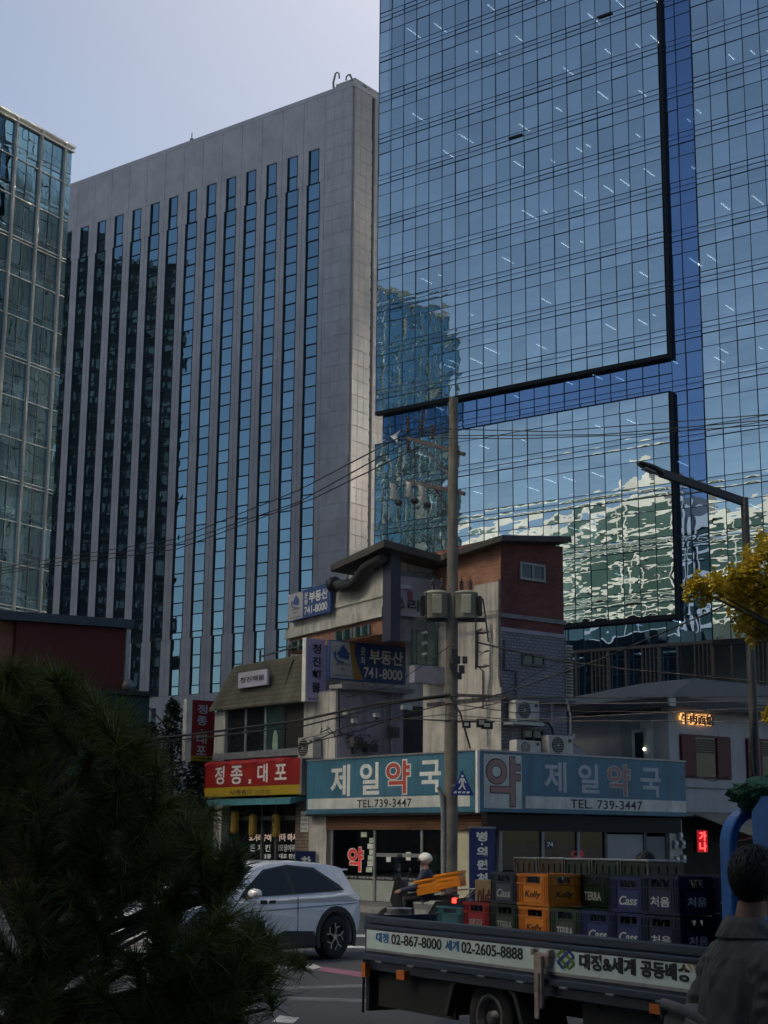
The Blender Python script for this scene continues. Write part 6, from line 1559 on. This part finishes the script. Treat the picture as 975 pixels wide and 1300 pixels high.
stack(622.5, 1140, .20, [('dark green crate at the foot of the stack with the grey label on top', GN, '테라', m_gl, None, {}), ('dark green crate under the one with the slanted grey label', GN, 'TERRA', m_gl, (.05,.065,.05), {}), ('charcoal navy crate with a slanted word on a grey label, left of the orange stack', (.02,.026,.045), 'Cass', m_gl, (.06,.075,.11), {'shear': .3})])
stack(658.5, 1130, .14, [('orange crate at the foot of the orange stack', OR, 'Kelly', m_br, None, {'shear': .2}), ('middle orange crate, half behind the truck rail', OR, 'Kelly', m_br, (.82,.28,.02), {'shear': .2}), ('topmost bright orange crate', OR, 'Kelly', m_br, (.82,.28,.02), {'shear': .2})])
stack(698, 1165, .13, [('dark green crate below the low one right of the orange stack', GN, 'TERRA', m_lett, None, {}), ('green crate standing low in front, right of the orange stack', (.03,.06,.03), 'TERRA', m_lett, (.06,.09,.05), {})])
stack(733, 1130, .50, [('dark green crate at the foot of the tall dark green stack', GN, None, None, None, {}), ('dark green crate in the middle of the tall dark green stack', GN, None, None, None, {}), ('tall dark green stack, its topmost crate with the pale word', GN, 'TERRA', m_gl, (.016,.04,.022), {})])
stack(736.5, 1170, .12, [('blue crate under the low blue one', BL, 'Cass', m_lett, None, {'shear': .3}), ('low blue crate in front of the tall dark green stack', BL, 'Cass', m_lett, (.032,.05,.19), {'shear': .3})])
stack(774.5, 1140, .14, [('blue crate at the foot of the tall blue stack', BL, 'Cass', m_lett, None, {'shear': .3}), ('blue crate in the middle of the tall blue stack', BL, 'Cass', m_lett, (.032,.05,.19), {'shear': .3}), ('blue crate with a large white slanted word, on top of the tall blue stack', BL, 'Cass', m_lett, (.032,.05,.19), {'shear': .3})])
stack(814, 1140, .10, [('navy crate at the foot of the stack by the headboard', NV, '처음', m_lett, None, {'H': .285}), ('navy crate in the middle of the stack by the headboard', NV, '처음', m_lett, (.02,.024,.08), {}), ('navy crate topping the stack by the headboard', NV, '처음', m_lett, (.02,.024,.08), {'H': .285})])
xN_ = cx(814, 1140, .10)+.45
for i, (lab) in enumerate(('dark navy crate low beside the headboard hoop', 'dark navy crate midway up beside the headboard hoop', 'dark navy crate on top beside the headboard hoop')):
    crate('bottle_crate', lab, (.010,.014,.05), (xN_, .40, BF+.278*i), '새로' if i else None, m_gl, H=.274, L=.40, W=.36)
crate('bottle_crate', 'low teal crate against the headboard, in front of the dark navy stack', TL, (cx(863, 1187, .09), .09, BF), None, None, H=.27, bottles=False)
for i, lab in enumerate(('teal crate at the foot of the teal stack behind the hoop', 'teal crate midway up the teal stack behind the hoop', 'teal crate with a slatted rim on top of the teal stack behind the hoop')):
    crate('bottle_crate', lab, (.06,.20,.19), (xN_+.06, .80, BF+.278*i), None, None, H=.274, L=.38)
# shrink wrapped packs of bottles behind
m_wr = mirror_glass('shrink_wrap', (.6,.6,.6), (.55,.56,.55), .10, .25, wave=0)
m_gb = mat('glass_brown', (.05,.03,.015), .3, var=.3, vs=9); m_gg2 = mat('glass_green', (.015,.03,.02), .3, var=.5, vs=9)
xs0 = cx(652, 1104, 1.05)
for i in range(5):
    nm = ('brown bottles in shrink wrap, first pack from the truck tail in the back row', 'brown bottles in shrink wrap, second pack of the back row', 'green bottles in shrink wrap, third pack of the back row', 'green bottles in shrink wrap, fourth pack of the back row', 'green bottles in shrink wrap, last pack of the back row by the dark haired head')[i]
    pk_ = thing('bottle_pack', nm, 'bottle pack', TK.W(xs0+.40*i, 1.05, BF), TK.rz, 'wrapped bottle packs in the back row')
    mb = MB(); mb.box(.01, .37, .01, .40, 0, .66); mb.build('base_crates', m_grimy, pk_)
    mb = MB(); mb.box(.012, .368, .012, .398, .663, .895)
    for a in range(4): mb.box(.03+.09*a, .06+.09*a, .004, .011, .68, .86); mb.box(.369, .376, .03+.095*a, .06+.095*a, .68, .86)
    mb.build('bottles', m_gb if i < 2 else m_gg2, pk_)
    mb = MB()
    for xx in (.0, .362):
        mb.box(xx, xx+.016, .0, .011, .663, .90)
    mb.build('tray_post', mat('wrap_post', (.15,.15,.14), .4, var=.2), pk_, kind='stuff')
    mb = MB(); mb.box(.0, .38, .0, .41, .902, .912); mb.build('tray_edge', mat('wrap_edge', (.34,.34,.33), .4, var=.2), pk_)
# steel pot and brown carton on the tail
sp_ = thing('steel_pot', 'dented steel pot standing on the truck bed by the tail', 'pot', TK.W(cx(507, 1158, .8), .8, TK.L(507, 1152, 'y', .8).z-.25), TK.rz); sp_.scale = (.6,.6,.55)
mb = MB(); mb.lathe([(.0,.0),(.20,.0),(.21,.03),(.21,.30),(.225,.315),(.22,.33),(.20,.33),(.19,.05),(0,.04)], (0,0,.12), 24, cap=False); mb.build('bowl', m_chrome, sp_)
mb = MB(); mb.tube([(-.06,-.22,.36),(-.06,-.26,.33),(.06,-.26,.33),(.06,-.22,.36)], .012, 6); mb.build('handle', m_chrome, sp_)
mb = MB(); mb.box(-.3,.3,-.3,.3,-.35,.118); mb.build('stand', m_grimy, sp_)
ct = thing('brown_carton', 'brown cardboard carton with dark brush marks leaning by the navy clinic sign', 'carton', TK.W(cx(603, 1135, .75), .75, .752), TK.rz)
mb = MB(); mb.box(0, .34, 0, .25, 0, .70); mb.build('box', mat('cardboard', (.26,.17,.10), .85, var=.15, vs=5), ct, .006)
text('이슬', m_br, ct, .05, .30, .42, .62, 'y', -.003, .03); mb = MB(); mb.lathe([(.09,-.003),(.06,-.003),(.06,-.006),(.09,-.006)], (.17,0,.30), 20, 'y', cap=False); mb.build('ring_mark', m_br, ct)

# ------------------------------------------------------------------ people
def remesh(o, vox, it=6):
    r_ = o.modifiers.new('skin', 'REMESH'); r_.mode = 'VOXEL'; r_.voxel_size = vox; r_.use_smooth_shade = True
    s_ = o.modifiers.new('smooth', 'SMOOTH'); s_.iterations = it; s_.factor = .5
    return o
m_skin = mat('skin', (.33,.19,.13), .5, var=.08, vs=6)
def head_parts(mb, c, yaw=0, pitch=0):
    q = Matrix.Rotation(yaw, 4, 'Z') @ Matrix.Rotation(pitch, 4, 'X'); n0 = len(mb.v)
    mb.ell((0,-.005,.03), (.076,.096,.098), 18, 12); mb.ell((0,.022,-.045), (.056,.066,.072), 14, 10); mb.ell((0,.05,-.095), (.03,.03,.022), 10, 8)
    mb.ell((0,.093,-.022), (.014,.022,.02), 8, 6); mb.ell((0,.086,.008), (.009,.016,.032), 8, 6); mb.ell((0,.076,-.065), (.026,.014,.010), 10, 6)
    for s in (1,-1):
        mb.ell((s*.079,-.008,-.012), (.010,.021,.034), 10, 8); mb.ell((s*.03,.082,.022), (.024,.014,.010), 8, 6); mb.ell((s*.043,.06,-.03), (.024,.028,.024), 8, 6)
    for i in range(n0, len(mb.v)): mb.v[i] = tuple(q @ Vector(mb.v[i])+Vector(c))
def hand(mb, wrist, d, side, curl=.5):
    """palm along d with five bent fingers"""
    d = Vector(d).normalized(); s = Vector(side).normalized(); n_ = d.cross(s)
    mb.rings([[wrist+d*f*.09+s*.040*wd_*math.cos(a)+n_*.015*math.sin(a) for a in [2*PI*i/10 for i in range(10)]] for f, wd_ in ((-.2,.7),(.2,.85),(.6,1.05),(1.0,1.0))])
    for k, (o_, l_) in enumerate(((-.030,.068),(-.010,.078),(.011,.073),(.031,.058))):
        b = wrist+d*.085+s*o_; p1 = b+d*l_*.45+n_*curl*.012; p2 = p1+d*l_*.3+n_*curl*.026; p3 = p2+d*l_*.15+n_*curl*.03
        mb.tube([b-d*.015, p1, p2, p3], [.0095,.0088,.008,.006], 7)
    b = wrist+d*.025-s*.036; mb.tube([b, b+d*.03-s*.020+n_*.01, b+d*.058-s*.024+n_*.025], [.012,.010,.007], 7)
def limb(mb, pts, rs): mb.tube([Vector(p) for p in pts], rs, 12)
def hair_mesh(parent, c, yaw, seed=1, length=.045, n_=2600, m=None, cut=-.035):
    rn = random.Random(seed); q = Matrix.Rotation(yaw, 3, 'Z'); c = Vector(c)
    mb = MB(); nu, nv = 26, 14; vs = []
    def surf(d):
        r_ = Vector((.083,.103,.108)); return Vector((d.x*r_.x, d.y*r_.y-.008, d.z*r_.z+.03))
    def ok(p): return p.z > cut+.06*max(0, p.y/.1)*2.2-.05*max(0, -p.y/.1) and not (abs(p.x) > .062 and -.03 < p.y < .05 and p.z < .018)
    fs = []
    for i in range(nv+1):
        th = PI*.80*i/nv
        for j in range(nu):
            ph = 2*PI*j/nu; d = Vector((math.sin(th)*math.cos(ph), math.sin(th)*math.sin(ph), math.cos(th))); vs.append(surf(d)*(1+.03*math.sin(7*ph+th*5)))
    for i in range(nv):
        for j in range(nu):
            ids = (i*nu+j, (i+1)*nu+j, (i+1)*nu+(j+1) % nu, i*nu+(j+1) % nu)
            if all(ok(vs[k]) for k in ids): fs.append(ids)
    mb.add([q @ v+c for v in vs], fs, True)
    for _ in range(n_):
        d = Vector((rn.gauss(0,1), rn.gauss(0,1), rn.gauss(.25,.9))).normalized(); p = surf(d)
        if not ok(p): continue
        fl_ = Vector((d.x*.5+rn.gauss(0,.25), -.25+d.y*.4+rn.gauss(0,.25), -1.0+.7*max(0,d.z)+rn.gauss(0,.25))); fl_ = (fl_-d*fl_.dot(d)*1.0).normalized()
        l = length*rn.uniform(.6,1.3); sd_ = d.cross(fl_).normalized()*.0026; e1 = p+fl_*l*.5+d*.006; e2 = p+fl_*l+d*rn.uniform(-.012,.004)
        mb.add([q @ v+c for v in (p-sd_, p+sd_, e1+sd_*.8, e2, e1-sd_*.8)], [(0,1,2,4),(4,2,3)])
    return mb.build('hair', m or mat('hair_black', (.006,.0055,.0055), .55, var=.3, vs=30), parent)

# walker in the foreground, seen from behind his right shoulder
hp = at(951, 1131, 6.0); HZ = hp.z+.015
wk = thing('person', 'black haired man in a charcoal jacket walking past the truck with a bag', 'person', (hp.x, 6.0, .01), R(-74))
S0 = HZ-.125                            # chin line above ground
sc = HZ/1.645                           # head centre height relative to a 1.76 m man
Z = lambda z: z*sc
mb = MB()
head_parts(mb, (0,.03,HZ), R(26), R(-5))
mb.tube([(0,-.015,Z(1.42)),(0,-.005,Z(1.50)),(0,.015,HZ-.06)], [.068,.058,.056], 14)
mb.rings([[Vector((rx_*math.cos(a), yo+ry_*math.sin(a), Z(z))) for a in [2*PI*i/20 for i in range(20)]] for z, rx_, ry_, yo in ((.86,.165,.115,0),(1.0,.15,.105,0),(1.2,.155,.10,-.01),(1.34,.15,.085,-.02),(1.44,.08,.06,-.015))])
for s in (1,-1):
    sh_ = Vector((s*.150,-.02,Z(1.36))); el = Vector((s*.225,-.03 if s > 0 else -.12,Z(1.10))); wr = Vector((s*.22,.11 if s > 0 else -.05,Z(.87)))
    limb(mb, [Vector((s*.09,-.02,Z(1.36))), sh_, el, wr], [.05,.05,.04,.029]); hand(mb, wr, (wr-el)*.6+Vector((0,.05,-.15)), Vector((0,1,0)), .7)
    kn = Vector((s*.10,.14 if s > 0 else -.02,Z(.49))); an = Vector((s*.095,.10 if s > 0 else -.28,Z(.08 if s > 0 else .13)))
    limb(mb, [(s*.09,0,Z(.90)), (s*.10,(kn.y)*.5,Z(.70)), kn, (kn+an)/2+Vector((0,-.03,0)), an], [.095,.085,.058,.056,.036])
    mb.rings([[an+Vector((.042*w_*math.cos(a), f*.24-.06, -.045+(.035*hh)*math.sin(a))) for a in [2*PI*i/10 for i in range(10)]] for f, w_, hh in ((0,.7,1.1),(.3,.95,1.2),(.7,1.05,.8),(1,.6,.5))])
remesh(mb.build('body', m_skin, wk), .0075)
hair_mesh(wk, (0,.03,HZ+.004), R(26), 3, .05, 3400)
m_jk = mat('jacket_charcoal', (.105,.10,.095), .72, var=.25, vs=7, bump=.2, bs=500)
t_ = m_jk.node_tree; bmp = [n for n in t_.nodes if n.type == 'BUMP'][0]
nn = N(t_, 'ShaderNodeTexNoise', i_Scale=4.5, i_Detail=2.5, i_Distortion=.9); t_.links.new(posn(t_, (1.6,1.6,.55)), nn.inputs['Vector'])
b2 = N(t_, 'ShaderNodeBump', i_Strength=.8, i_Distance=.07); t_.links.new(nn.outputs['Fac'], b2.inputs['Height']); t_.links.new(b2.outputs[0], bmp.inputs['Normal'])
def fold(p, a, k):
    return 1+k*(math.sin(a*7+p.z*13)*.5+math.sin(a*11-p.z*23+1.3)*.35+math.sin(a*4+p.z*31)*.3)
prof_ = [(.80,.225,.190,-.065,.07),(.88,.222,.188,-.065,.07),(.97,.215,.178,-.06,.07),(1.06,.207,.166,-.052,.065),(1.15,.203,.155,-.045,.055),(1.24,.203,.145,-.04,.045),(1.32,.20,.136,-.034,.03),(1.38,.185,.122,-.03,.02),(1.425,.15,.104,-.026,.015),(1.46,.115,.092,-.018,.01),(1.485,.088,.082,-.012,.008)]
rr = []
for i in range(len(prof_)-1):
    a0, a1 = prof_[i], prof_[i+1]
    for k in range(7):
        t_ = k/7; v = [a0[j]+(a1[j]-a0[j])*t_ for j in range(5)]
        rr.append([Vector((v[1]*math.cos(a)*fold(Vector((0,0,v[0])), a, v[4]), v[3]+v[2]*math.sin(a)*fold(Vector((0,0,v[0])), a+1, v[4]), Z(v[0]))) for a in [2*PI*j/72 for j in range(72)]])
mb = MB(); mb.rings(rr, cap=False); mb.build('jacket', m_jk, wk)
mb = MB()
for s in (1,-1):
    sh_ = Vector((s*.165,-.02,Z(1.37))); el = Vector((s*.225,-.03 if s > 0 else -.12,Z(1.10))); wr = Vector((s*.22,.10 if s > 0 else -.06,Z(.89)))
    n_ = 64; rg = []; P_ = [Vector((s*.07,-.02,Z(1.375))), sh_, el, wr]; seg = (0, .2, .62, 1.0)
    def pt_(t):
        for q in range(3):
            if t <= seg[q+1]: f = (t-seg[q])/(seg[q+1]-seg[q]); return P_[q].lerp(P_[q+1], f)
        return P_[3]
    for i in range(n_+1):
        t_ = i/n_; c = (pt_(max(0,t_-.07))+pt_(t_)+pt_(min(1,t_+.07)))/3
        ax_ = (pt_(min(1,t_+.1))-pt_(max(0,t_-.1))).normalized(); u = ax_.cross(Vector((0,1,0))).normalized(); v = ax_.cross(u)
        r_ = (.060+.024*min(1,t_/.22))*(1-.24*max(0,t_-.22)); k_ = min(1, t_/.25)
        rg.append([c+(u*math.cos(a)+v*math.sin(a))*r_*(1+k_*(.055*math.sin(t_*52+a*2+math.sin(a*3+t_*9))+.035*math.sin(t_*81-a*3)+.03*math.sin(t_*27-a*3))) for a in [2*PI*j/28 for j in range(28)]])
    mb.rings(rg)
mb.build('sleeves', m_jk, wk)
mb = MB(); cr = []
for i, (z, r_, dz) in enumerate(((1.45,.090,.0),(1.49,.080,0),(1.522,.074,0),(1.527,.080,0),(1.50,.098,-.0),(1.462,.118,-.0),(1.452,.122,0))):
    cr.append([Vector((r_*1.08*math.cos(a), -.010+r_*1.0*math.sin(a), Z(z)-(.028 if math.sin(a) > .3 else 0)*(1 if i in (2,3) else 0))) for a in [2*PI*j/36 for j in range(36)]])
mb.rings(cr, cap=False); mb.build('collar', m_jk, wk)
mb = MB()
for s in (1,-1):
    kn = Vector((s*.10,.14 if s > 0 else -.02,Z(.49))); an = Vector((s*.095,.10 if s > 0 else -.28,Z(.09 if s > 0 else .14)))
    limb(mb, [(s*.085,0,Z(.98)), (s*.10,(kn.y)*.5,Z(.70)), kn, (kn+an)/2+Vector((0,-.03,0)), an], [.118,.105,.082,.075,.068])
mb.build('trousers', mat('dark_trousers', (.02,.021,.025), .8, var=.2, vs=6), wk)
mb = MB()
for s in (1,-1):
    an = Vector((s*.095,.10 if s > 0 else -.28,Z(.08 if s > 0 else .13)))
    mb.rings([[an+Vector((.052*w_*math.cos(a), f*.29-.09, -.05+(.042*hh)*math.sin(a))) for a in [2*PI*i/12 for i in range(12)]] for f, w_, hh in ((0,.7,1.0),(.3,1,1.2),(.7,1.08,.8),(1,.6,.5))])
mb.build('shoes', m_black, wk)
# bag behind his left hip, with its strap
bc = at(887, 1310, 6.1)
bgp = thing('shoulder_bag', 'worn grey canvas bag slung behind the walking man', 'bag', bc, R(-50))
m_bag = mat('bag_canvas', (.20,.19,.175), .8, var=.3, vs=10, bump=.5, bs=160)
mb = MB()
mb.rings([[Vector((rx_*math.cos(a)*(1+.05*math.sin(3*a+z*20)), ry_*math.sin(a), z)) for a in [2*PI*i/24 for i in range(24)]] for z, rx_, ry_ in ((-.30,.10,.06),(-.26,.15,.09),(-.05,.16,.10),(.05,.15,.09),(.085,.12,.065),(.10,.04,.02))]); mb.build('pouch', m_bag, bgp)
mb = MB(); mb.tube([Vector((-.17,.0,.04)), Vector((-.10,-.08,.10)), Vector((.02,-.11,.085)), Vector((.14,-.09,.03)), Vector((.26,-.02,-.05))], [.012,.02,.022,.02,.014], 10); mb.build('strap', m_bag, bgp)
mb = MB(); mb.cbox((.06,-.125,.03), (.05,.012,.05), Matrix.Rotation(R(20), 3, 'Y')); mb.build('flap_tab', mat('bag_tab', (.30,.30,.29), .6), bgp)

def small_person(name, label, o, rz, top, legs, hair=True, sit=False, helmet=False, scale=1.0):
    f = thing(name, label, 'person', o, rz); mb = MB(); k = scale
    head_parts(mb, (0,.03,1.64*k), 0, R(-10 if sit else 0)); mb.tube([(0,0,1.40*k),(0,.02,1.58*k)], [.06,.05], 10)
    mb.rings([[Vector((rx_*math.cos(a), ry_*math.sin(a), z*k)) for a in [2*PI*i/16 for i in range(16)]] for z, rx_, ry_ in ((.86,.16,.11),(1.05,.145,.105),(1.25,.165,.115),(1.38,.16,.09),(1.45,.08,.06))])
    for s in (1,-1):
        wr = Vector((s*.24,.42,1.02*k)) if sit else Vector((s*.25,.05,.85*k)); el = Vector((s*.25,.12,1.1*k)) if sit else Vector((s*.25,-.04,1.10*k))
        limb(mb, [(s*.12,0,1.37*k),(s*.19,0,1.37*k), el, wr], [.05,.055,.042,.03]); hand(mb, wr, (wr-el), Vector((0,1,0) if not sit else (0,0,1)), .7)
        if sit: limb(mb, [(s*.09,0,.88*k),(s*.13,.38,.86*k),(s*.13,.34,.45*k)], [.09,.07,.045])
        else: limb(mb, [(s*.09,0,.88*k),(s*.10,.02,.48*k),(s*.10,0,.08)], [.09,.06,.042])
        e = Vector((s*.13,.34,.43*k)) if sit else Vector((s*.10,0,.06)); mb.rings([[e+Vector((.045*w_*math.cos(a), q_*.22-.05, -.02+.035*math.sin(a))) for a in [2*PI*i/8 for i in range(8)]] for q_, w_ in ((0,.8),(.5,1),(1,.6))])
    remesh(mb.build('body', m_skin, f), .014, 4)
    mb = MB(); mb.rings([[Vector((rx_*math.cos(a)*(1+.04*math.sin(5*a+z*20)), ry_*math.sin(a), z*k)) for a in [2*PI*i/20 for i in range(20)]] for z, rx_, ry_ in ((.84,.20,.15),(1.0,.18,.14),(1.25,.20,.15),(1.38,.19,.12),(1.47,.09,.08))], cap=False)
    for s in (1,-1):
        wr = Vector((s*.24,.40,1.03*k)) if sit else Vector((s*.25,.04,.88*k)); el = Vector((s*.255,.11,1.1*k)) if sit else Vector((s*.255,-.04,1.10*k)); limb(mb, [(s*.15,0,1.37*k),(s*.20,0,1.34*k), el, wr], [.07,.075,.062,.05])
    mb.build('jacket', top, f)
    mb = MB()
    for s in (1,-1):
        if sit: limb(mb, [(s*.09,0,.92*k),(s*.13,.38,.86*k),(s*.13,.34,.48*k)], [.11,.09,.07])
        else: limb(mb, [(s*.09,0,.92*k),(s*.10,.02,.48*k),(s*.10,0,.10)], [.11,.08,.065])
    mb.build('trousers', legs, f)
    if hair: hair_mesh(f, (0,.03,1.645*k), 0, 8, .05, 500)
    if helmet:
        mb = MB(); mb.ell((0,.02,1.68*k), (.115,.135,.118), 20, 12, lambda d: 1.0 if d.z > -.35 else .86); mb.m = 1; mb.ell((0,.115,1.655*k), (.10,.06,.06), 14, 8); mb.build('helmet', [m_lett, m_black], f)
    return f
p = at(695.0+7, 1100, 17.6); p = TK.W(xs0+2.35, 2.6, 0)
ph_ = at(823, 1096, 15.2)
small_person('person', 'dark haired person behind the load, only the head showing above the crates', (ph_.x, 15.2, .01), R(80), mat('dark_coat', (.02,.02,.024), .8), MATS['dark_trousers'], scale=1.0*(ph_.z-.02)/1.66)
# scooter and its rider
mp_ = ground(538, 1170+0); MO = Vector((at(540, 1100, 29.5).x, 29.5, .006)); MR = R(160)
mo = thing('delivery_scooter', 'dark delivery scooter with a lit tail lamp waiting beyond the truck tail', 'motor scooter', MO, MR)
MF = Matrix.Translation(MO) @ Matrix.Rotation(MR, 4, 'Z')
for x in (.68, -.62):
    wh = wheel(mo, (x, 0, .30), .30, .11, 1); mb = MB()
    for k in range(6): mb.beam((0,0,0), (.19*math.cos(k*1.047),0,.19*math.sin(k*1.047)), .02)
    mb.build('spoke', m_galv, wh)
m_mb = mat('scooter_black', (.015,.015,.018), .3, var=.15, vs=5, coat=.5)
mb = MB(); mb.prism([(.42,.30),(.62,.72),(.52,1.12),(.40,1.14),(.42,.80),(.28,.40)], 'y', -.22, .22); mb.build('leg_shield', m_mb, mo, .04)
mb = MB(); mb.prism([(.40,.28),(.40,.36),(-.05,.40),(-.25,.72),(-.85,.80),(-.92,.66),(-.55,.50),(-.25,.30)], 'y', -.16, .16); mb.build('body', m_mb, mo, .04)
mb = MB(); mb.prism([(.02,.72),(.0,.80),(-.35,.84),(-.62,.84),(-.60,.76),(-.25,.73)], 'y', -.15, .15); mb.build('saddle', m_black, mo, .03)
mb = MB(); mb.tube([(.44,-.34,1.08),(.50,-.1,1.06),(.50,.1,1.06),(.44,.34,1.08)], .018, 6); mb.tube([(.50,0,1.05),(.68,0,.30)], .03, 7); mb.build('handlebar', m_black, mo)
mb = MB(); mb.rings([[Vector((.55+.06*f-.10*f*f, .22*math.cos(a)*(1-.3*f), 1.10+.45*f+.02*math.sin(a))) for a in [PI*i/8 for i in range(9)]] for f in (0,.5,1)], cap=False); mb.build('windshield', clear_glass('scooter_screen', (.6,.65,.65), .2), mo)
mb = MB(); mb.tube([(-.1,.17,.34),(-.5,.2,.38),(-.95,.2,.52)], [.03,.06,.055], 10); mb.build('exhaust', m_chrome, mo)
mb = MB()
for y in (-.14,.14): mb.tube([(-.35,y,.82),(-.60,y,.92),(-1.22,y,.98)], .014, 6); mb.tube([(-.75,y,.74),(-1.0,y,.96)], .014, 6)
for x in (-.7,-.95,-1.2): mb.beam((x,-.2,.93-.05*(x+.7)),(x,.2,.93-.05*(x+.7)),.02)
mb.build('carrier', m_galv, mo)
mb = MB(); mb.cbox((-.62,.14,.74), (.07,.12,.09)); mb.build('tail_lamp', emis('tail_lamp_red', (1,.05,.03), 3.0), mo)
mb = MB(); mb.cbox((-1.0,0,.56), (.02,.20,.16)); mb.build('number_plate', m_porw, mo)
for s in (1,-1):
    mb = MB(); mb.ell((.42, s*.33, 1.26), (.02,.07,.05), 10, 6); mb.tube([(.45,s*.25,1.08),(.43,s*.31,1.22)], .008, 5); mb.build('mirror', m_black, mo)
def basket(lab, lx, ly, lz, tilt):
    b = thing('plastic_basket', lab, 'basket', MF @ Vector((lx, ly, lz)), MR, 'orange baskets on the scooter'); b.rotation_euler = (0, tilt, MR)
    m_ = mat('basket_orange', (.72,.24,.01), .45, var=.1, vs=5); mb = MB(); L_, W_, H_ = .42, .36, .27
    mb.box(-L_/2, L_/2, -W_/2, W_/2, 0, .012)
    for y in (-W_/2+.004, W_/2-.012): mb.box(-L_/2+.013, L_/2-.013, y, y+.006, .013, H_-.04)
    for x in (-L_/2+.004, L_/2-.012): mb.box(x, x+.006, -W_/2+.013, W_/2-.013, .013, H_-.04)
    for z in (.0, .07, .14, .21):
        for y in (-W_/2-.008-z*.1, W_/2+z*.1): mb.box(-L_/2-z*.1, L_/2+z*.1, y, y+.008, z, z+.045)
        for x in (-L_/2-.008-z*.1, L_/2+z*.1): mb.box(x, x+.008, -W_/2-z*.1, W_/2+z*.1, z, z+.045)
    for i in range(9):
        x = -L_/2+L_*i/8
        for y in (-W_/2-.02, W_/2+.012): mb.box(x-.007, x+.007, y, y+.008, 0, H_)
    for i in range(7):
        y = -W_/2+W_*i/6
        for x in (-L_/2-.02, L_/2+.012): mb.box(x, x+.008, y-.007, y+.007, 0, H_)
    mb.build('lattice', m_, b)
    mb = MB()
    for y in (-W_/2-.045, W_/2+.015): mb.box(-L_/2-.045, L_/2+.045, y, y+.03, H_-.035, H_)
    for x in (-L_/2-.045, L_/2+.015): mb.box(x, x+.03, -W_/2-.015, W_/2+.015, H_-.035, H_)
    mb.build('rim', m_, b)
basket('front orange basket tilted on the scooter carrier, partly hiding the rider', -.17, .10, .86, R(11))
basket('rear orange basket overhanging the tail of the scooter', -.56, .12, .97, R(10))
rd_ = small_person('person', 'scooter rider in a white helmet and dark blue jacket beyond the truck tail', MF @ Vector((-.02, 0, .0)), MR-PI/2, mat('rider_blue', (.012,.02,.055), .7), MATS['dark_trousers'], hair=False, sit=True, helmet=True, scale=.88)
# bollard-like clutter on the kerb behind
